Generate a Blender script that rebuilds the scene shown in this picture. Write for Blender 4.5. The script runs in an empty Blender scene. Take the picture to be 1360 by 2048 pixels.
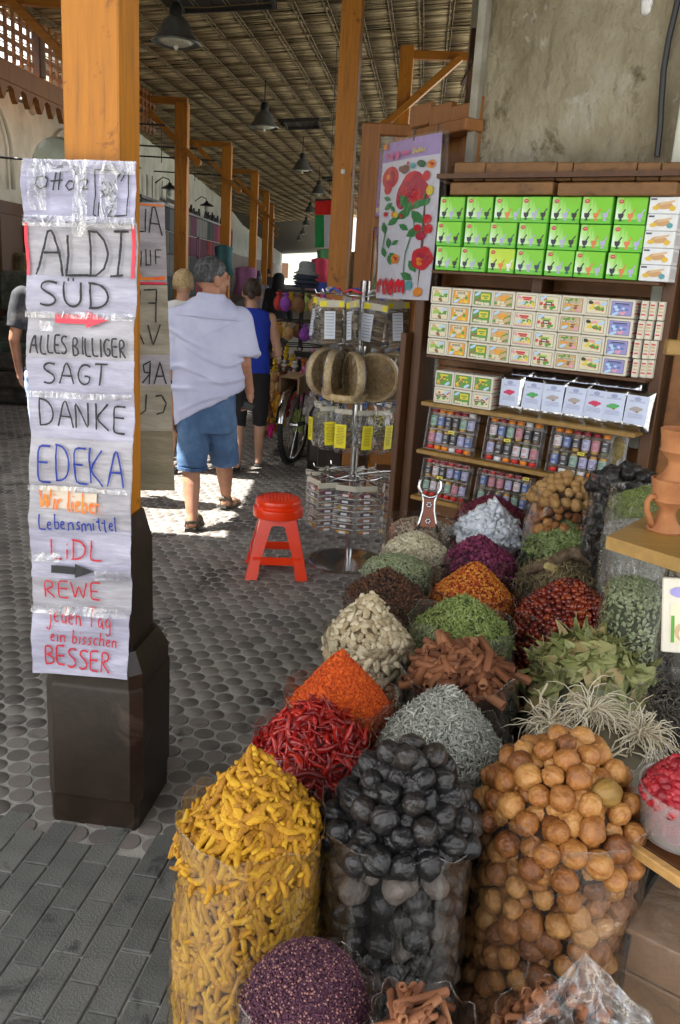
import bpy, math, random
import numpy as np
from mathutils import Vector, Matrix, noise
random.seed(7); rng = np.random.default_rng(7)
sc = bpy.context.scene
COL = sc.collection
rad = math.radians
# ------------------------------------------------------------------ camera
H = 1.65; PITCH = rad(15.5); ROLL = rad(3.5); FPX = 1716.0
_R0 = Vector((1, 0, 0)); _U0 = Vector((0, math.sin(PITCH), math.cos(PITCH))); FW = Vector((0, math.cos(PITCH), -math.sin(PITCH)))
CR = math.cos(ROLL) * _R0 + math.sin(ROLL) * _U0
CU = math.cos(ROLL) * _U0 - math.sin(ROLL) * _R0
CP = Vector((0, 0, H))
cam = bpy.data.cameras.new('camera'); camo = bpy.data.objects.new('camera', cam); COL.objects.link(camo)
cam.sensor_fit = 'AUTO'; cam.sensor_width = 36; cam.lens = 36 * FPX / 2048; cam.clip_start = .05; cam.clip_end = 500
camo.matrix_world = Matrix(((CR.x, CU.x, -FW.x, CP.x), (CR.y, CU.y, -FW.y, CP.y), (CR.z, CU.z, -FW.z, CP.z), (0, 0, 0, 1)))
sc.camera = camo
# ------------------------------------------------------------------ light
SUN_EL = rad(57); SUN_AZ = rad(-88)          # azimuth from +Y towards +X: the sun stands to the left
w = bpy.data.worlds.new('World'); sc.world = w; w.use_nodes = True
nt = w.node_tree; nt.nodes.clear()
sky = nt.nodes.new('ShaderNodeTexSky'); sky.sky_type = 'NISHITA'; sky.sun_disc = False
sky.ozone_density = .35; sky.dust_density = 3.5; sky.air_density = .8
sky.sun_elevation = SUN_EL; sky.sun_rotation = SUN_AZ
hs = nt.nodes.new('ShaderNodeHueSaturation'); hs.inputs['Saturation'].default_value = .12     # hazy, whitish desert sky
bg = nt.nodes.new('ShaderNodeBackground'); bg.inputs[1].default_value = .15
wo = nt.nodes.new('ShaderNodeOutputWorld'); nt.links.new(sky.outputs[0], hs.inputs['Color']); nt.links.new(hs.outputs[0], bg.inputs[0]); nt.links.new(bg.outputs[0], wo.inputs[0])
sun = bpy.data.lights.new('sun', 'SUN'); sun.energy = 5; sun.angle = rad(.5); sun.color = (1, .95, .87)
suno = bpy.data.objects.new('sun', sun); COL.objects.link(suno)
sdir = Vector((math.sin(SUN_AZ) * math.cos(SUN_EL), math.cos(SUN_AZ) * math.cos(SUN_EL), math.sin(SUN_EL)))
suno.rotation_euler = sdir.to_track_quat('Z', 'Y').to_euler(); suno.location = (0, 0, 20)
sc.view_settings.view_transform = 'Standard'; sc.view_settings.look = 'None'
sc.view_settings.exposure = 2.2; sc.view_settings.gamma = 1; sc.view_settings.use_curve_mapping = False
sc.render.engine = 'CYCLES'
cy = sc.cycles
cy.max_bounces = 10; cy.diffuse_bounces = 6; cy.glossy_bounces = 3; cy.transmission_bounces = 4; cy.transparent_max_bounces = 14
cy.use_denoising = True; cy.sample_clamp_indirect = 6; cy.caustics_reflective = False; cy.caustics_refractive = False

# ------------------------------------------------------------------ picture helpers (a pixel of the photo -> a point in the place)
def ray(x, y): return FW + CR * ((x - 680) / FPX) - CU * ((y - 1024) / FPX)
def PZ(x, y, z): d = ray(x, y); return CP + d * ((z - H) / d.z)
def PY(x, y, yd): d = ray(x, y); return CP + d * (yd / d.y)
def PP(x, y, o, n): d = ray(x, y); return CP + d * ((o - CP).dot(n) / d.dot(n))
def mpx(p): return (p - CP).dot(FW) / FPX

# ------------------------------------------------------------------ materials
def newmat(name):
    m = bpy.data.materials.new(name); m.use_nodes = True
    return m, m.node_tree, m.node_tree.nodes['Principled BSDF']
def lk(nt, a, b): nt.links.new(a, b)
def mat(name, cols, rough=.6, scale=8., bump=.0, bscale=40., metal=0., piece=0., spec=.5, stretch=(1, 1, 1), detail=5., coat=0., bdist=.01, sss=0., wear=None):
    """noise mix of the colours; piece>0 shifts the colour for each loose piece / object"""
    if not isinstance(cols[0], (tuple, list)): cols = [tuple(c * .82 for c in cols), tuple(min(1, c * 1.15) for c in cols)]
    m, nt, b = newmat(name); N = nt.nodes
    tc = N.new('ShaderNodeTexCoord'); mp = N.new('ShaderNodeMapping'); mp.inputs['Scale'].default_value = stretch
    lk(nt, tc.outputs['Object'], mp.inputs[0])
    nz = N.new('ShaderNodeTexNoise'); nz.inputs['Scale'].default_value = scale; nz.inputs['Detail'].default_value = detail; nz.inputs['Roughness'].default_value = .62
    lk(nt, mp.outputs[0], nz.inputs['Vector'])
    fac = nz.outputs[0]
    st = N.new('ShaderNodeMapRange'); st.inputs[1].default_value = .28; st.inputs[2].default_value = .72; lk(nt, fac, st.inputs[0]); fac = st.outputs[0]
    if piece > 0:
        g = N.new('ShaderNodeNewGeometry'); oi = N.new('ShaderNodeObjectInfo')
        a = N.new('ShaderNodeMath'); a.operation = 'ADD'; lk(nt, g.outputs['Random Per Island'], a.inputs[0]); lk(nt, oi.outputs['Random'], a.inputs[1])
        f = N.new('ShaderNodeMath'); f.operation = 'FRACT'; lk(nt, a.outputs[0], f.inputs[0])
        mx = N.new('ShaderNodeMix'); mx.inputs[0].default_value = piece; lk(nt, fac, mx.inputs[2]); lk(nt, f.outputs[0], mx.inputs[3]); fac = mx.outputs[0]
    cr = N.new('ShaderNodeValToRGB'); els = cr.color_ramp.elements
    n = len(cols)
    for i, c in enumerate(cols):
        e = els[i] if i < 2 else els.new(i / (n - 1))
        e.position = i / (n - 1); e.color = (c[0], c[1], c[2], 1)
    lk(nt, fac, cr.inputs[0]); outc = cr.outputs[0]
    if wear:       # scuffs and stains with ragged edges: (colour, size, share)
        for wc, wsc, wth in wear:
            gt = N.new('ShaderNodeNewGeometry'); wn = N.new('ShaderNodeTexNoise'); wn.inputs['Scale'].default_value = wsc; wn.inputs['Detail'].default_value = 9; wn.inputs['Roughness'].default_value = .7; wn.inputs['Distortion'].default_value = .6; lk(nt, gt.outputs['Position'], wn.inputs['Vector'])
            wr = N.new('ShaderNodeMapRange'); wr.inputs[1].default_value = wth; wr.inputs[2].default_value = wth + .07; lk(nt, wn.outputs[0], wr.inputs[0])
            wm = N.new('ShaderNodeMix'); wm.data_type = 'RGBA'; wm.inputs[7].default_value = (*wc, 1); lk(nt, wr.outputs[0], wm.inputs[0]); lk(nt, outc, wm.inputs[6]); outc = wm.outputs[2]
    lk(nt, outc, b.inputs['Base Color'])
    b.inputs['Roughness'].default_value = rough; b.inputs['Metallic'].default_value = metal; b.inputs['Specular IOR Level'].default_value = spec
    if coat: b.inputs['Coat Weight'].default_value = coat; b.inputs['Coat Roughness'].default_value = .12
    if sss: b.inputs['Subsurface Weight'].default_value = sss; b.inputs['Subsurface Radius'].default_value = (.01, .01, .012)
    if bump > 0:
        n2 = N.new('ShaderNodeTexNoise'); n2.inputs['Scale'].default_value = bscale; n2.inputs['Detail'].default_value = 6; lk(nt, mp.outputs[0], n2.inputs['Vector'])
        bp = N.new('ShaderNodeBump'); bp.inputs['Strength'].default_value = bump; bp.inputs['Distance'].default_value = bdist
        lk(nt, n2.outputs[0], bp.inputs['Height']); lk(nt, bp.outputs[0], b.inputs['Normal'])
    return m
def flat(name, c, rough=.5, **k): return mat(name, [tuple(x * .93 for x in c), tuple(min(1, x * 1.05) for x in c)], rough, scale=30, **k)
def plastic(name, tint=(1, 1, 1), haze=.06, gl=.5, rough=.1, bscale=18., bump=.9, hz=(.8, .8, .8)):
    m = bpy.data.materials.new(name); m.use_nodes = True; nt = m.node_tree; N = nt.nodes; N.clear()
    out = N.new('ShaderNodeOutputMaterial'); tr = N.new('ShaderNodeBsdfTransparent'); tr.inputs[0].default_value = (*tint, 1)
    g = N.new('ShaderNodeBsdfGlossy'); g.inputs['Roughness'].default_value = rough
    d = N.new('ShaderNodeBsdfDiffuse'); d.inputs[0].default_value = (*hz, 1)
    tc = N.new('ShaderNodeTexCoord'); mp = N.new('ShaderNodeMapping'); mp.inputs['Scale'].default_value = (1, 1, .55); lk(nt, tc.outputs['Object'], mp.inputs[0])
    n = N.new('ShaderNodeTexNoise'); n.inputs['Scale'].default_value = bscale; n.inputs['Detail'].default_value = 4; n.inputs['Distortion'].default_value = 1.2; lk(nt, mp.outputs[0], n.inputs['Vector'])
    bp = N.new('ShaderNodeBump'); bp.inputs['Strength'].default_value = bump; bp.inputs['Distance'].default_value = .02; lk(nt, n.outputs[0], bp.inputs['Height'])
    lk(nt, bp.outputs[0], g.inputs['Normal'])
    lw = N.new('ShaderNodeLayerWeight'); lw.inputs[0].default_value = .35; lk(nt, bp.outputs[0], lw.inputs['Normal'])
    mm = N.new('ShaderNodeMath'); mm.operation = 'MULTIPLY'; mm.inputs[1].default_value = gl; lk(nt, lw.outputs['Facing'], mm.inputs[0])
    m1 = N.new('ShaderNodeMixShader'); m1.inputs[0].default_value = haze; lk(nt, tr.outputs[0], m1.inputs[1]); lk(nt, d.outputs[0], m1.inputs[2])
    m2 = N.new('ShaderNodeMixShader'); lk(nt, mm.outputs[0], m2.inputs[0]); lk(nt, m1.outputs[0], m2.inputs[1]); lk(nt, g.outputs[0], m2.inputs[2])
    lk(nt, m2.outputs[0], out.inputs[0])
    return m
def woodmat(name, c, dark=.55, rough=.45, axis=2, scale=6., bump=.25, coat=0., wear=None):
    s = [9, 9, 9]; s[axis] = .7
    cols = [tuple(x * dark for x in c), tuple(x * .85 for x in c), c, tuple(min(1, x * 1.2) for x in c)]
    return mat(name, cols, rough, scale=scale, bump=bump, bscale=scale * 3, stretch=tuple(s), coat=coat, bdist=.004, piece=.12, wear=wear)

# ------------------------------------------------------------------ mesh builder
def frame(o, ex, ez=Vector((0, 0, 1))):
    ex = ex.normalized(); ez = ez.normalized(); ey = ez.cross(ex).normalized(); ez = ex.cross(ey)
    return Matrix(((ex.x, ey.x, ez.x, o[0]), (ex.y, ey.y, ez.y, o[1]), (ex.z, ey.z, ez.z, o[2]), (0, 0, 0, 1)))
class MB:
    def __init__(s): s.v = []; s.f = []; s.m = []; s.xf = None
    def add(s, vs, fs, mi=0):
        b = len(s.v)
        if s.xf is not None: vs = [s.xf @ Vector(p) for p in vs]
        s.v.extend([tuple(p) for p in vs]); s.f.extend([tuple(i + b for i in f) for f in fs]); s.m.extend([mi] * len(fs)); return s
    def box(s, c, d, mi=0, rot=None, taper=1.):
        hx, hy, hz = d[0] / 2, d[1] / 2, d[2] / 2
        vs = [Vector((x * hx * (taper if z > 0 else 1), y * hy * (taper if z > 0 else 1), z * hz)) for x in (-1, 1) for y in (-1, 1) for z in (-1, 1)]
        if rot is not None: vs = [rot @ v for v in vs]
        vs = [v + Vector(c) for v in vs]
        return s.add(vs, [(0, 1, 3, 2), (4, 6, 7, 5), (0, 4, 5, 1), (2, 3, 7, 6), (0, 2, 6, 4), (1, 5, 7, 3)], mi)
    def bbox(s, c, d, b=.004, mi=0, rot=None):
        """box with chamfered edges"""
        hx, hy, hz = d[0] / 2, d[1] / 2, d[2] / 2
        b = min(b, hx * .6, hy * .6, hz * .6)
        loop = lambda hx, hy, z, b: [(-hx + b, -hy, z), (hx - b, -hy, z), (hx, -hy + b, z), (hx, hy - b, z), (hx - b, hy, z), (-hx + b, hy, z), (-hx, hy - b, z), (-hx, -hy + b, z)]
        rings = [loop(hx - b, hy - b, -hz, b), loop(hx, hy, -hz + b, b), loop(hx, hy, hz - b, b), loop(hx - b, hy - b, hz, b)]
        return s.rings(rings, mi, True, c, rot)
    def rings(s, rings, mi=0, cap=True, c=(0, 0, 0), rot=None, closed=True):
        n = len(rings[0]); vs = [Vector(p) for r in rings for p in r]
        if rot is not None: vs = [rot @ v for v in vs]
        vs = [v + Vector(c) for v in vs]; fs = []
        for i in range(len(rings) - 1):
            for j in range(n if closed else n - 1):
                k = (j + 1) % n; fs.append((i * n + j, i * n + k, (i + 1) * n + k, (i + 1) * n + j))
        if cap: fs.append(tuple(range(n))[::-1]); fs.append(tuple((len(rings) - 1) * n + j for j in range(n)))
        return s.add(vs, fs, mi)
    def cyl(s, p0, p1, r0, r1=None, n=12, mi=0, cap=True, sq=1.):
        p0 = Vector(p0); p1 = Vector(p1); r1 = r0 if r1 is None else r1
        d = (p1 - p0).normalized(); a = d.orthogonal().normalized() if abs(d.z) < .999 else Vector((1, 0, 0)); b = d.cross(a)
        return s.rings([[p + (a * math.cos(t) + b * math.sin(t) * sq) * r for t in [2 * math.pi * k / n for k in range(n)]] for p, r in ((p0, r0), (p1, r1))], mi, cap)
    def tube(s, pts, r, n=6, mi=0, cap=True, flat=1.):
        pts = [Vector(p) for p in pts]; R = r if isinstance(r, (list, tuple)) else [r] * len(pts)
        a = None; rs = []
        for i, p in enumerate(pts):
            d = (pts[min(i + 1, len(pts) - 1)] - pts[max(i - 1, 0)]).normalized()
            if a is None: a = d.orthogonal().normalized()
            a = (a - d * a.dot(d)).normalized(); b = d.cross(a)
            rs.append([p + (a * math.cos(t) + b * math.sin(t) * flat) * R[i] for t in [2 * math.pi * k / n for k in range(n)]])
        return s.rings(rs, mi, cap)
    def lathe(s, prof, c=(0, 0, 0), n=24, mi=0, cap=True, jit=0.):
        rs = []
        for r, z in prof: rs.append([Vector((r * math.cos(2 * math.pi * k / n), r * math.sin(2 * math.pi * k / n), z)) for k in range(n)])
        return s.rings(rs, mi, cap, c)
    def ell(s, c, d, mi=0, nu=12, nv=8, rot=None):
        rs = []
        for j in range(1, nv):
            t = math.pi * j / nv
            rs.append([Vector((d[0] * math.sin(t) * math.cos(2 * math.pi * k / nu), d[1] * math.sin(t) * math.sin(2 * math.pi * k / nu), -d[2] * math.cos(t))) for k in range(nu)])
        vs = [v for r in rs for v in r] + [Vector((0, 0, -d[2])), Vector((0, 0, d[2]))]
        if rot is not None: vs = [rot @ v for v in vs]
        vs = [v + Vector(c) for v in vs]; fs = []
        for i in range(len(rs) - 1):
            for j in range(nu): k = (j + 1) % nu; fs.append((i * nu + j, i * nu + k, (i + 1) * nu + k, (i + 1) * nu + j))
        b = len(rs) * nu
        for j in range(nu): k = (j + 1) % nu; fs.append((b, k, j)); fs.append((b + 1, (len(rs) - 1) * nu + j, (len(rs) - 1) * nu + k))
        return s.add(vs, fs, mi)
    def poly(s, pts, mi=0): return s.add(pts, [tuple(range(len(pts)))], mi)
    def mesh(s, name, mats, smooth=False):
        me = bpy.data.meshes.new(name); me.from_pydata(s.v, [], s.f)
        for m in (mats if isinstance(mats, (list, tuple)) else [mats]): me.materials.append(m)
        me.polygons.foreach_set('material_index', s.m)
        if smooth: me.polygons.foreach_set('use_smooth', [True] * len(s.f))
        me.update(); return me
    def build(s, name, mats, parent=None, smooth=False, sharp=None):
        me = s.mesh(name, mats, smooth)
        if smooth and sharp: me.set_sharp_from_angle(angle=rad(sharp))
        return link(name, me, parent)
def link(name, me, parent=None, mw=None, **k):
    o = bpy.data.objects.new(name, me); COL.objects.link(o)
    if parent is not None: o.parent = parent
    if mw is not None: o.matrix_local = mw
    for a, b in k.items(): o[a] = b
    return o
def tag(o, label=None, cat=None, group=None, kind=None):
    if label: o['label'] = label
    if cat: o['category'] = cat
    if group: o['group'] = group
    if kind: o['kind'] = kind
    return o
def thing(name, label, cat, loc=(0, 0, 0), rz=0., group=None, mw=None):
    o = bpy.data.objects.new(name, None); COL.objects.link(o); o.empty_display_size = .1
    if mw is not None: o.matrix_world = mw
    else: o.location = loc; o.rotation_euler = (0, 0, rz)
    return tag(o, label, cat, group)
def smooth_by_angle(me, a=40): me.polygons.foreach_set('use_smooth', [True] * len(me.polygons)); me.set_sharp_from_angle(angle=rad(a))
def scatter(name, tmpl, P, Rm, S, mats, parent=None, kind='stuff', smooth=True, mi=None):
    """join many copies of small template meshes into one mesh. tmpl: list of (verts Nx3, faces list of equal-length tuples)"""
    V = []; Lp = []; Ls = []; off = 0; n = len(P); which = rng.integers(0, len(tmpl), n); MI = []
    for t, (tv, tf) in enumerate(tmpl):
        idx = np.nonzero(which == t)[0]
        if len(idx) == 0: continue
        tv = np.asarray(tv, float); sv = tv[None] * S[idx][:, None, :]
        vv = np.einsum('nij,nkj->nki', Rm[idx], sv) + P[idx][:, None, :]
        V.append(vv.reshape(-1, 3))
        flatf = np.concatenate([np.array(f) for f in tf]); ln = np.array([len(f) for f in tf])
        L = (flatf[None] + (off + np.arange(len(idx)) * len(tv))[:, None]).reshape(-1)
        Lp.append(L); Ls.append(np.tile(ln, len(idx)))
        off += len(idx) * len(tv)
        if mi is not None: MI.append(np.repeat(mi[idx], len(tf)))
    V = np.concatenate(V); Lp = np.concatenate(Lp); Ls = np.concatenate(Ls)
    me = bpy.data.meshes.new(name); me.vertices.add(len(V)); me.vertices.foreach_set('co', V.reshape(-1).astype(np.float32))
    me.loops.add(len(Lp)); me.loops.foreach_set('vertex_index', Lp.astype(np.int32))
    me.polygons.add(len(Ls)); me.polygons.foreach_set('loop_start', np.concatenate([[0], np.cumsum(Ls)[:-1]]).astype(np.int32))
    if mi is not None: me.polygons.foreach_set('material_index', np.concatenate(MI).astype(np.int32))
    if smooth: me.polygons.foreach_set('use_smooth', np.ones(len(Ls), bool))
    for m in (mats if isinstance(mats, (list, tuple)) else [mats]): me.materials.append(m)
    me.update(calc_edges=True); me.validate()
    o = link(name, me, parent)
    if kind: o['kind'] = kind
    return o
def remesh(mb, name, mats, vox=.01, parent=None, smooth_it=2, dec=None):
    me = mb.mesh(name + '_src', mats); o = bpy.data.objects.new('tmp_body', me); COL.objects.link(o)
    md = o.modifiers.new('r', 'REMESH'); md.mode = 'VOXEL'; md.voxel_size = vox; md.use_smooth_shade = True
    if smooth_it: s = o.modifiers.new('s', 'SMOOTH'); s.factor = .5; s.iterations = smooth_it
    dg = bpy.context.evaluated_depsgraph_get(); ev = o.evaluated_get(dg); nm = bpy.data.meshes.new_from_object(ev); nm.name = name
    bpy.data.objects.remove(o); bpy.data.meshes.remove(me)
    nm.materials.clear()
    for m in (mats if isinstance(mats, (list, tuple)) else [mats]): nm.materials.append(m)
    return link(name, nm, parent)

# ------------------------------------------------------------------ stroke lettering
G = {
 'A': (.8, [[(0, 0), (.32, .95), (.45, 1), (.75, 0)], [(.14, .38), (.68, .38)]]),
 'B': (.7, [[(.05, 0), (.05, 1), (.4, .98), (.55, .8), (.42, .58), (.05, .52), (.45, .48), (.64, .26), (.5, .04), (.05, 0)]]),
 'C': (.7, [[(.62, .85), (.4, 1), (.14, .86), (.02, .5), (.14, .14), (.4, 0), (.64, .12)]]),
 'D': (.75, [[(.08, 0), (.08, 1)], [(0, 1), (.35, .97), (.6, .78), (.68, .48), (.58, .18), (.32, .02), (0, 0)]]),
 'E': (.65, [[(.6, 1), (.05, 1), (.05, 0), (.6, 0)], [(.05, .52), (.5, .52)]]),
 'F': (.6, [[(.6, 1), (.05, 1), (.05, 0)], [(.05, .52), (.48, .52)]]),
 'G': (.75, [[(.62, .86), (.38, 1), (.12, .85), (.02, .5), (.12, .15), (.38, 0), (.62, .12), (.64, .42), (.36, .42)]]),
 'H': (.7, [[(.05, 0), (.05, 1)], [(.6, 0), (.6, 1)], [(.05, .5), (.6, .5)]]),
 'I': (.3, [[(.15, 0), (.15, 1)]]),
 'Q': (.5, [[(.22, 0), (.25, 1)], [(.02, 1), (.48, 1)], [(0, 0), (.45, 0)]]),
 'J': (.5, [[(.4, 1), (.4, .2), (.22, 0), (.02, .14)]]),
 'K': (.7, [[(.05, 0), (.05, 1)], [(.62, 1), (.05, .42), (.66, 0)]]),
 'L': (.6, [[(.05, 1), (.05, 0), (.58, 0)]]),
 'M': (.9, [[(.02, 0), (.08, 1), (.42, .3), (.78, 1), (.85, 0)]]),
 'N': (.75, [[(.04, 0), (.04, 1), (.62, 0), (.62, 1)]]),
 'O': (.75, [[(.36, 1), (.1, .84), (.02, .5), (.1, .14), (.36, 0), (.6, .14), (.68, .5), (.6, .84), (.36, 1)]]),
 'R': (.7, [[(.05, 0), (.05, 1), (.4, .98), (.56, .78), (.42, .56), (.05, .5), (.62, 0)]]),
 'S': (.7, [[(.62, .92), (.34, 1), (.1, .9), (.06, .7), (.25, .56), (.5, .42), (.6, .22), (.44, .04), (.2, 0), (.02, .08)]]),
 'T': (.65, [[(0, 1), (.62, 1)], [(.3, 1), (.28, 0)]]),
 'U': (.7, [[(.05, 1), (.05, .25), (.2, .02), (.42, .02), (.58, .25), (.6, 1)]]),
 'V': (.7, [[(0, 1), (.32, 0), (.64, 1)]]),
 'W': (1., [[(0, 1), (.22, 0), (.46, .8), (.7, 0), (.95, 1)]]),
 'a': (.5, [[(.4, .5), (.2, .55), (.04, .3), (.14, .02), (.36, .15), (.4, .5), (.42, .05), (.5, 0)]]),
 'b': (.48, [[(.05, 1), (.05, 0), (.3, 0), (.42, .25), (.3, .52), (.06, .42)]]),
 'c': (.42, [[(.38, .46), (.2, .55), (.04, .3), (.14, .02), (.38, .06)]]),
 'd': (.5, [[(.4, .48), (.2, .55), (.04, .3), (.14, .02), (.4, .12), (.42, 1), (.42, 0)]]),
 'e': (.45, [[(.04, .28), (.36, .34), (.3, .52), (.14, .52), (.03, .26), (.14, .02), (.38, .06)]]),
 'g': (.5, [[(.4, .48), (.2, .55), (.04, .3), (.14, .04), (.4, .2), (.42, .5), (.4, -.3), (.2, -.42), (.04, -.28)]]),
 'h': (.5, [[(.05, 1), (.05, 0)], [(.05, .36), (.24, .54), (.4, .42), (.42, 0)]]),
 'i': (.2, [[(.1, .52), (.1, 0)], [(.1, .74), (.1, .8)]]),
 'j': (.3, [[(.0, .52), (.22, .52), (.2, -.28), (.04, -.4), (-.1, -.25)], [(.22, .72), (.22, .78)]]),
 'l': (.2, [[(.1, 1), (.08, .06), (.16, 0)]]),
 'm': (.75, [[(.04, .52), (.04, 0)], [(.04, .36), (.2, .54), (.34, .42), (.35, 0)], [(.35, .36), (.5, .54), (.64, .42), (.66, 0)]]),
 'n': (.5, [[(.04, .52), (.04, 0)], [(.04, .36), (.24, .54), (.4, .42), (.42, 0)]]),
 'o': (.45, [[(.2, .54), (.04, .3), (.12, .02), (.3, .02), (.4, .3), (.3, .52), (.2, .54)]]),
 'r': (.36, [[(.04, .52), (.04, 0)], [(.04, .34), (.18, .54), (.34, .48)]]),
 's': (.4, [[(.34, .5), (.16, .54), (.06, .4), (.3, .2), (.26, .02), (.02, .04)]]),
 't': (.32, [[(.14, .86), (.14, .04), (.28, 0)], [(0, .56), (.3, .58)]]),
 ' ': (.3, []),
 '-': (.4, [[(.05, .45), (.35, .45)]]),
}
def text_strokes(txt, x0, y0, x1, y1, jit=.012, slant=0.):
    """polylines for txt filling the box x0..x1, baseline y0 up to cap height y1"""
    W = sum(G[c][0] for c in txt) + .12 * (len(txt) - 1); sx = (x1 - x0) / W; h = y1 - y0; X = x0; out = []
    for c in txt:
        wd, st = G[c]
        for pl in st:
            q = []
            for k in range(len(pl) - 1):
                a, b = pl[k], pl[k + 1]; n = max(2, int(math.hypot(a[0] - b[0], a[1] - b[1]) * 6))
                q += [(a[0] + (b[0] - a[0]) * t / n, a[1] + (b[1] - a[1]) * t / n) for t in range(n)]
            q.append(pl[-1])
            if len(q) > 6:   # round the corners a little, as a felt pen does
                q = [q[0]] + [((q[i - 1][0] + 2 * q[i][0] + q[i + 1][0]) / 4, (q[i - 1][1] + 2 * q[i][1] + q[i + 1][1]) / 4) for i in range(1, len(q) - 1)] + [q[-1]]
            dx, dy = random.uniform(-jit, jit) * 2, random.uniform(-jit, jit) * 2
            out.append([(X + (px + dx + slant * py) * sx, y0 + (py + dy) * h) for px, py in q])
        X += (wd + .12) * sx
    return out
def ribbon(mb, pl, wd, surf, mi=0):
    """flat pen stroke along polyline pl (2-D) on the surface surf(u,v)->Vector"""
    n = len(pl)
    L, Rr = [], []
    for i, p in enumerate(pl):
        a = pl[max(0, i - 1)]; b = pl[min(n - 1, i + 1)]; dx, dy = b[0] - a[0], b[1] - a[1]; l = math.hypot(dx, dy) or 1
        ww = wd * (.85 + .3 * noise.noise(Vector((p[0] * 3, p[1] * 3, 1.7)))) / 2
        nx, ny = -dy / l * ww, dx / l * ww
        L.append(surf(p[0] + nx, p[1] + ny)); Rr.append(surf(p[0] - nx, p[1] - ny))
    mb.add(L + Rr, [(i, i + 1, n + i + 1, n + i) for i in range(n - 1)], mi)

# ================================================================== SETTING
E1 = Vector((math.cos(rad(7)), -math.sin(rad(7)), 0)); E2 = Vector((math.sin(rad(7)), math.cos(rad(7)), 0)); UP = Vector((0, 0, 1))
M = {}
M['mortar'] = mat('mortar', [(.2, .2, .185), (.33, .33, .30), (.42, .41, .38)], .9, 5, .5, 160, bdist=.004)
M['paver'] = mat('paver_stone', [(.10, .094, .085), (.155, .138, .125), (.20, .178, .16), (.24, .225, .205)], .8, 3, .5, 220, piece=.75, bdist=.003, wear=[((.06, .055, .05), 2.2, .56), ((.26, .25, .23), 9, .66)])
M['brick'] = mat('brick_stone', [(.075, .078, .07), (.11, .115, .105), (.14, .143, .13), (.175, .175, .16)], .85, 9, .6, 180, piece=.5, bdist=.004, wear=[((.05, .052, .05), 4, .56), ((.2, .2, .19), 22, .64)])
M['post'] = woodmat('orange_varnished_wood', (.47, .170, .005), .42, .5, 2, 5, .35, 0., [((.2, .06, .004), 7, .60), ((.10, .04, .01), 30, .66), ((.62, .33, .06), 18, .66)])
M['postx'] = woodmat('orange_varnished_beam', (.38, .138, .005), .42, .5, 0, 5, .3, 0.)
M['brownpaint'] = mat('brown_gloss_paint', [(.012, .007, .004), (.02, .012, .007), (.03, .019, .011)], .38, 6, .3, 40, bdist=.003, wear=[((.10, .075, .05), 26, .68), ((.05, .035, .025), 6, .60), ((.12, .05, .02), 60, .73)])
M['whitewall'] = mat('whitewash', [(.42, .43, .35), (.58, .59, .50), (.68, .68, .60)], .9, 2.2, .3, 30)
M['stucco'] = mat('rough_stucco', [(.075, .06, .035), (.2, .165, .10), (.33, .29, .2), (.46, .44, .37)], .95, 1.9, 1., 16, detail=12, bdist=.05, stretch=(1, 1, .6), wear=[((.12, .095, .05), 2.4, .57), ((.45, .44, .39), 3.1, .60), ((.07, .055, .03), 14, .68)])
M['darkwood'] = woodmat('dark_shop_wood', (.095, .036, .010), .5, .5, 2, 4, .3)
M['door'] = woodmat('red_brown_door_wood', (.27, .098, .014), .5, .5, 2, 4, .3, 0.)
M['shelfwood'] = woodmat('shelf_back_wood', (.24, .09, .018), .5, .5, 0, 3, .25)
M['crown'] = woodmat('worn_plank_wood', (.22, .105, .035), .3, .6, 0, 3, .4)
M['edge'] = woodmat('pale_shelf_edge', (.33, .19, .045), .6, .45, 0, 4, .2)
M['mat'] = mat('reed_mat', [(.17, .125, .06), (.33, .25, .13), (.50, .40, .23)], .85, 14, .4, 50, piece=.75)
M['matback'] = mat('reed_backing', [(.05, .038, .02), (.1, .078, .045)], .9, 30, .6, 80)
M['black'] = flat('black_enamel', (.02, .02, .02), .4)
M['steel'] = mat('chrome_steel', [(.45, .45, .46), (.7, .7, .7)], .18, 6, .1, 20, metal=1.)
M['ink'] = flat('black_marker', (.018, .018, .02), .6)
M['inkblue'] = flat('blue_marker', (.01, .03, .28), .6)
M['inkred'] = flat('red_marker', (.5, .01, .03), .6)
M['inkor'] = mat('orange_marker', [(.75, .3, .02), (.8, .08, .02)], .6, 30)
M['rust'] = flat('rust_stain', (.5, .18, .04), .8)

# ground: one sheet reaching past the far end of the lane
g = MB(); g.add([(-60, -8, 0), (60, -8, 0), (60, 300, 0), (-60, 300, 0)], [(0, 1, 2, 3)])
tag(g.build('ground', M['mortar']), kind='structure')
ground = bpy.data.objects['ground']
# rectangular bricks near the camera, round pavers beyond
BD = Vector((math.sin(rad(8.5)), math.cos(rad(8.5)), 0)); BX = Vector((BD.y, -BD.x, 0))
def edge_y(x): return 2.13 - .12 * (x + .6)            # border between the two kinds of paving
def inview(p, m=60):
    d = p - CP; z = d.dot(FW)
    if z < .2: return False
    x = 680 + FPX * d.dot(CR) / z; y = 1024 - FPX * d.dot(CU) / z
    return -m < x < 1360 + m and -m < y < 2048 + m
bw, bl = .079, .19; bricks = []
bm = []
for k in range(4):
    b = MB(); b.bbox((0, 0, 0), (bw - .004, bl - .0045, .03), .003); me = b.mesh('brick', M['brick']); bm.append(me)
pavement = thing('brick_pavement', None, None, (0, 0, 0)); pavement['kind'] = 'structure'
for i in range(-30, 26):
    for j in range(-12, 12):
        c = Vector((-.55, 1.55, 0)) + BX * (i * bw) + BD * ((j + (.5 if i % 2 else 0) + .13 * math.sin(i * 2.1)) * bl)
        if c.y - bl * .3 > edge_y(c.x) or c.y < .9: continue
        if inview(c, 150): bricks.append(c)
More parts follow.
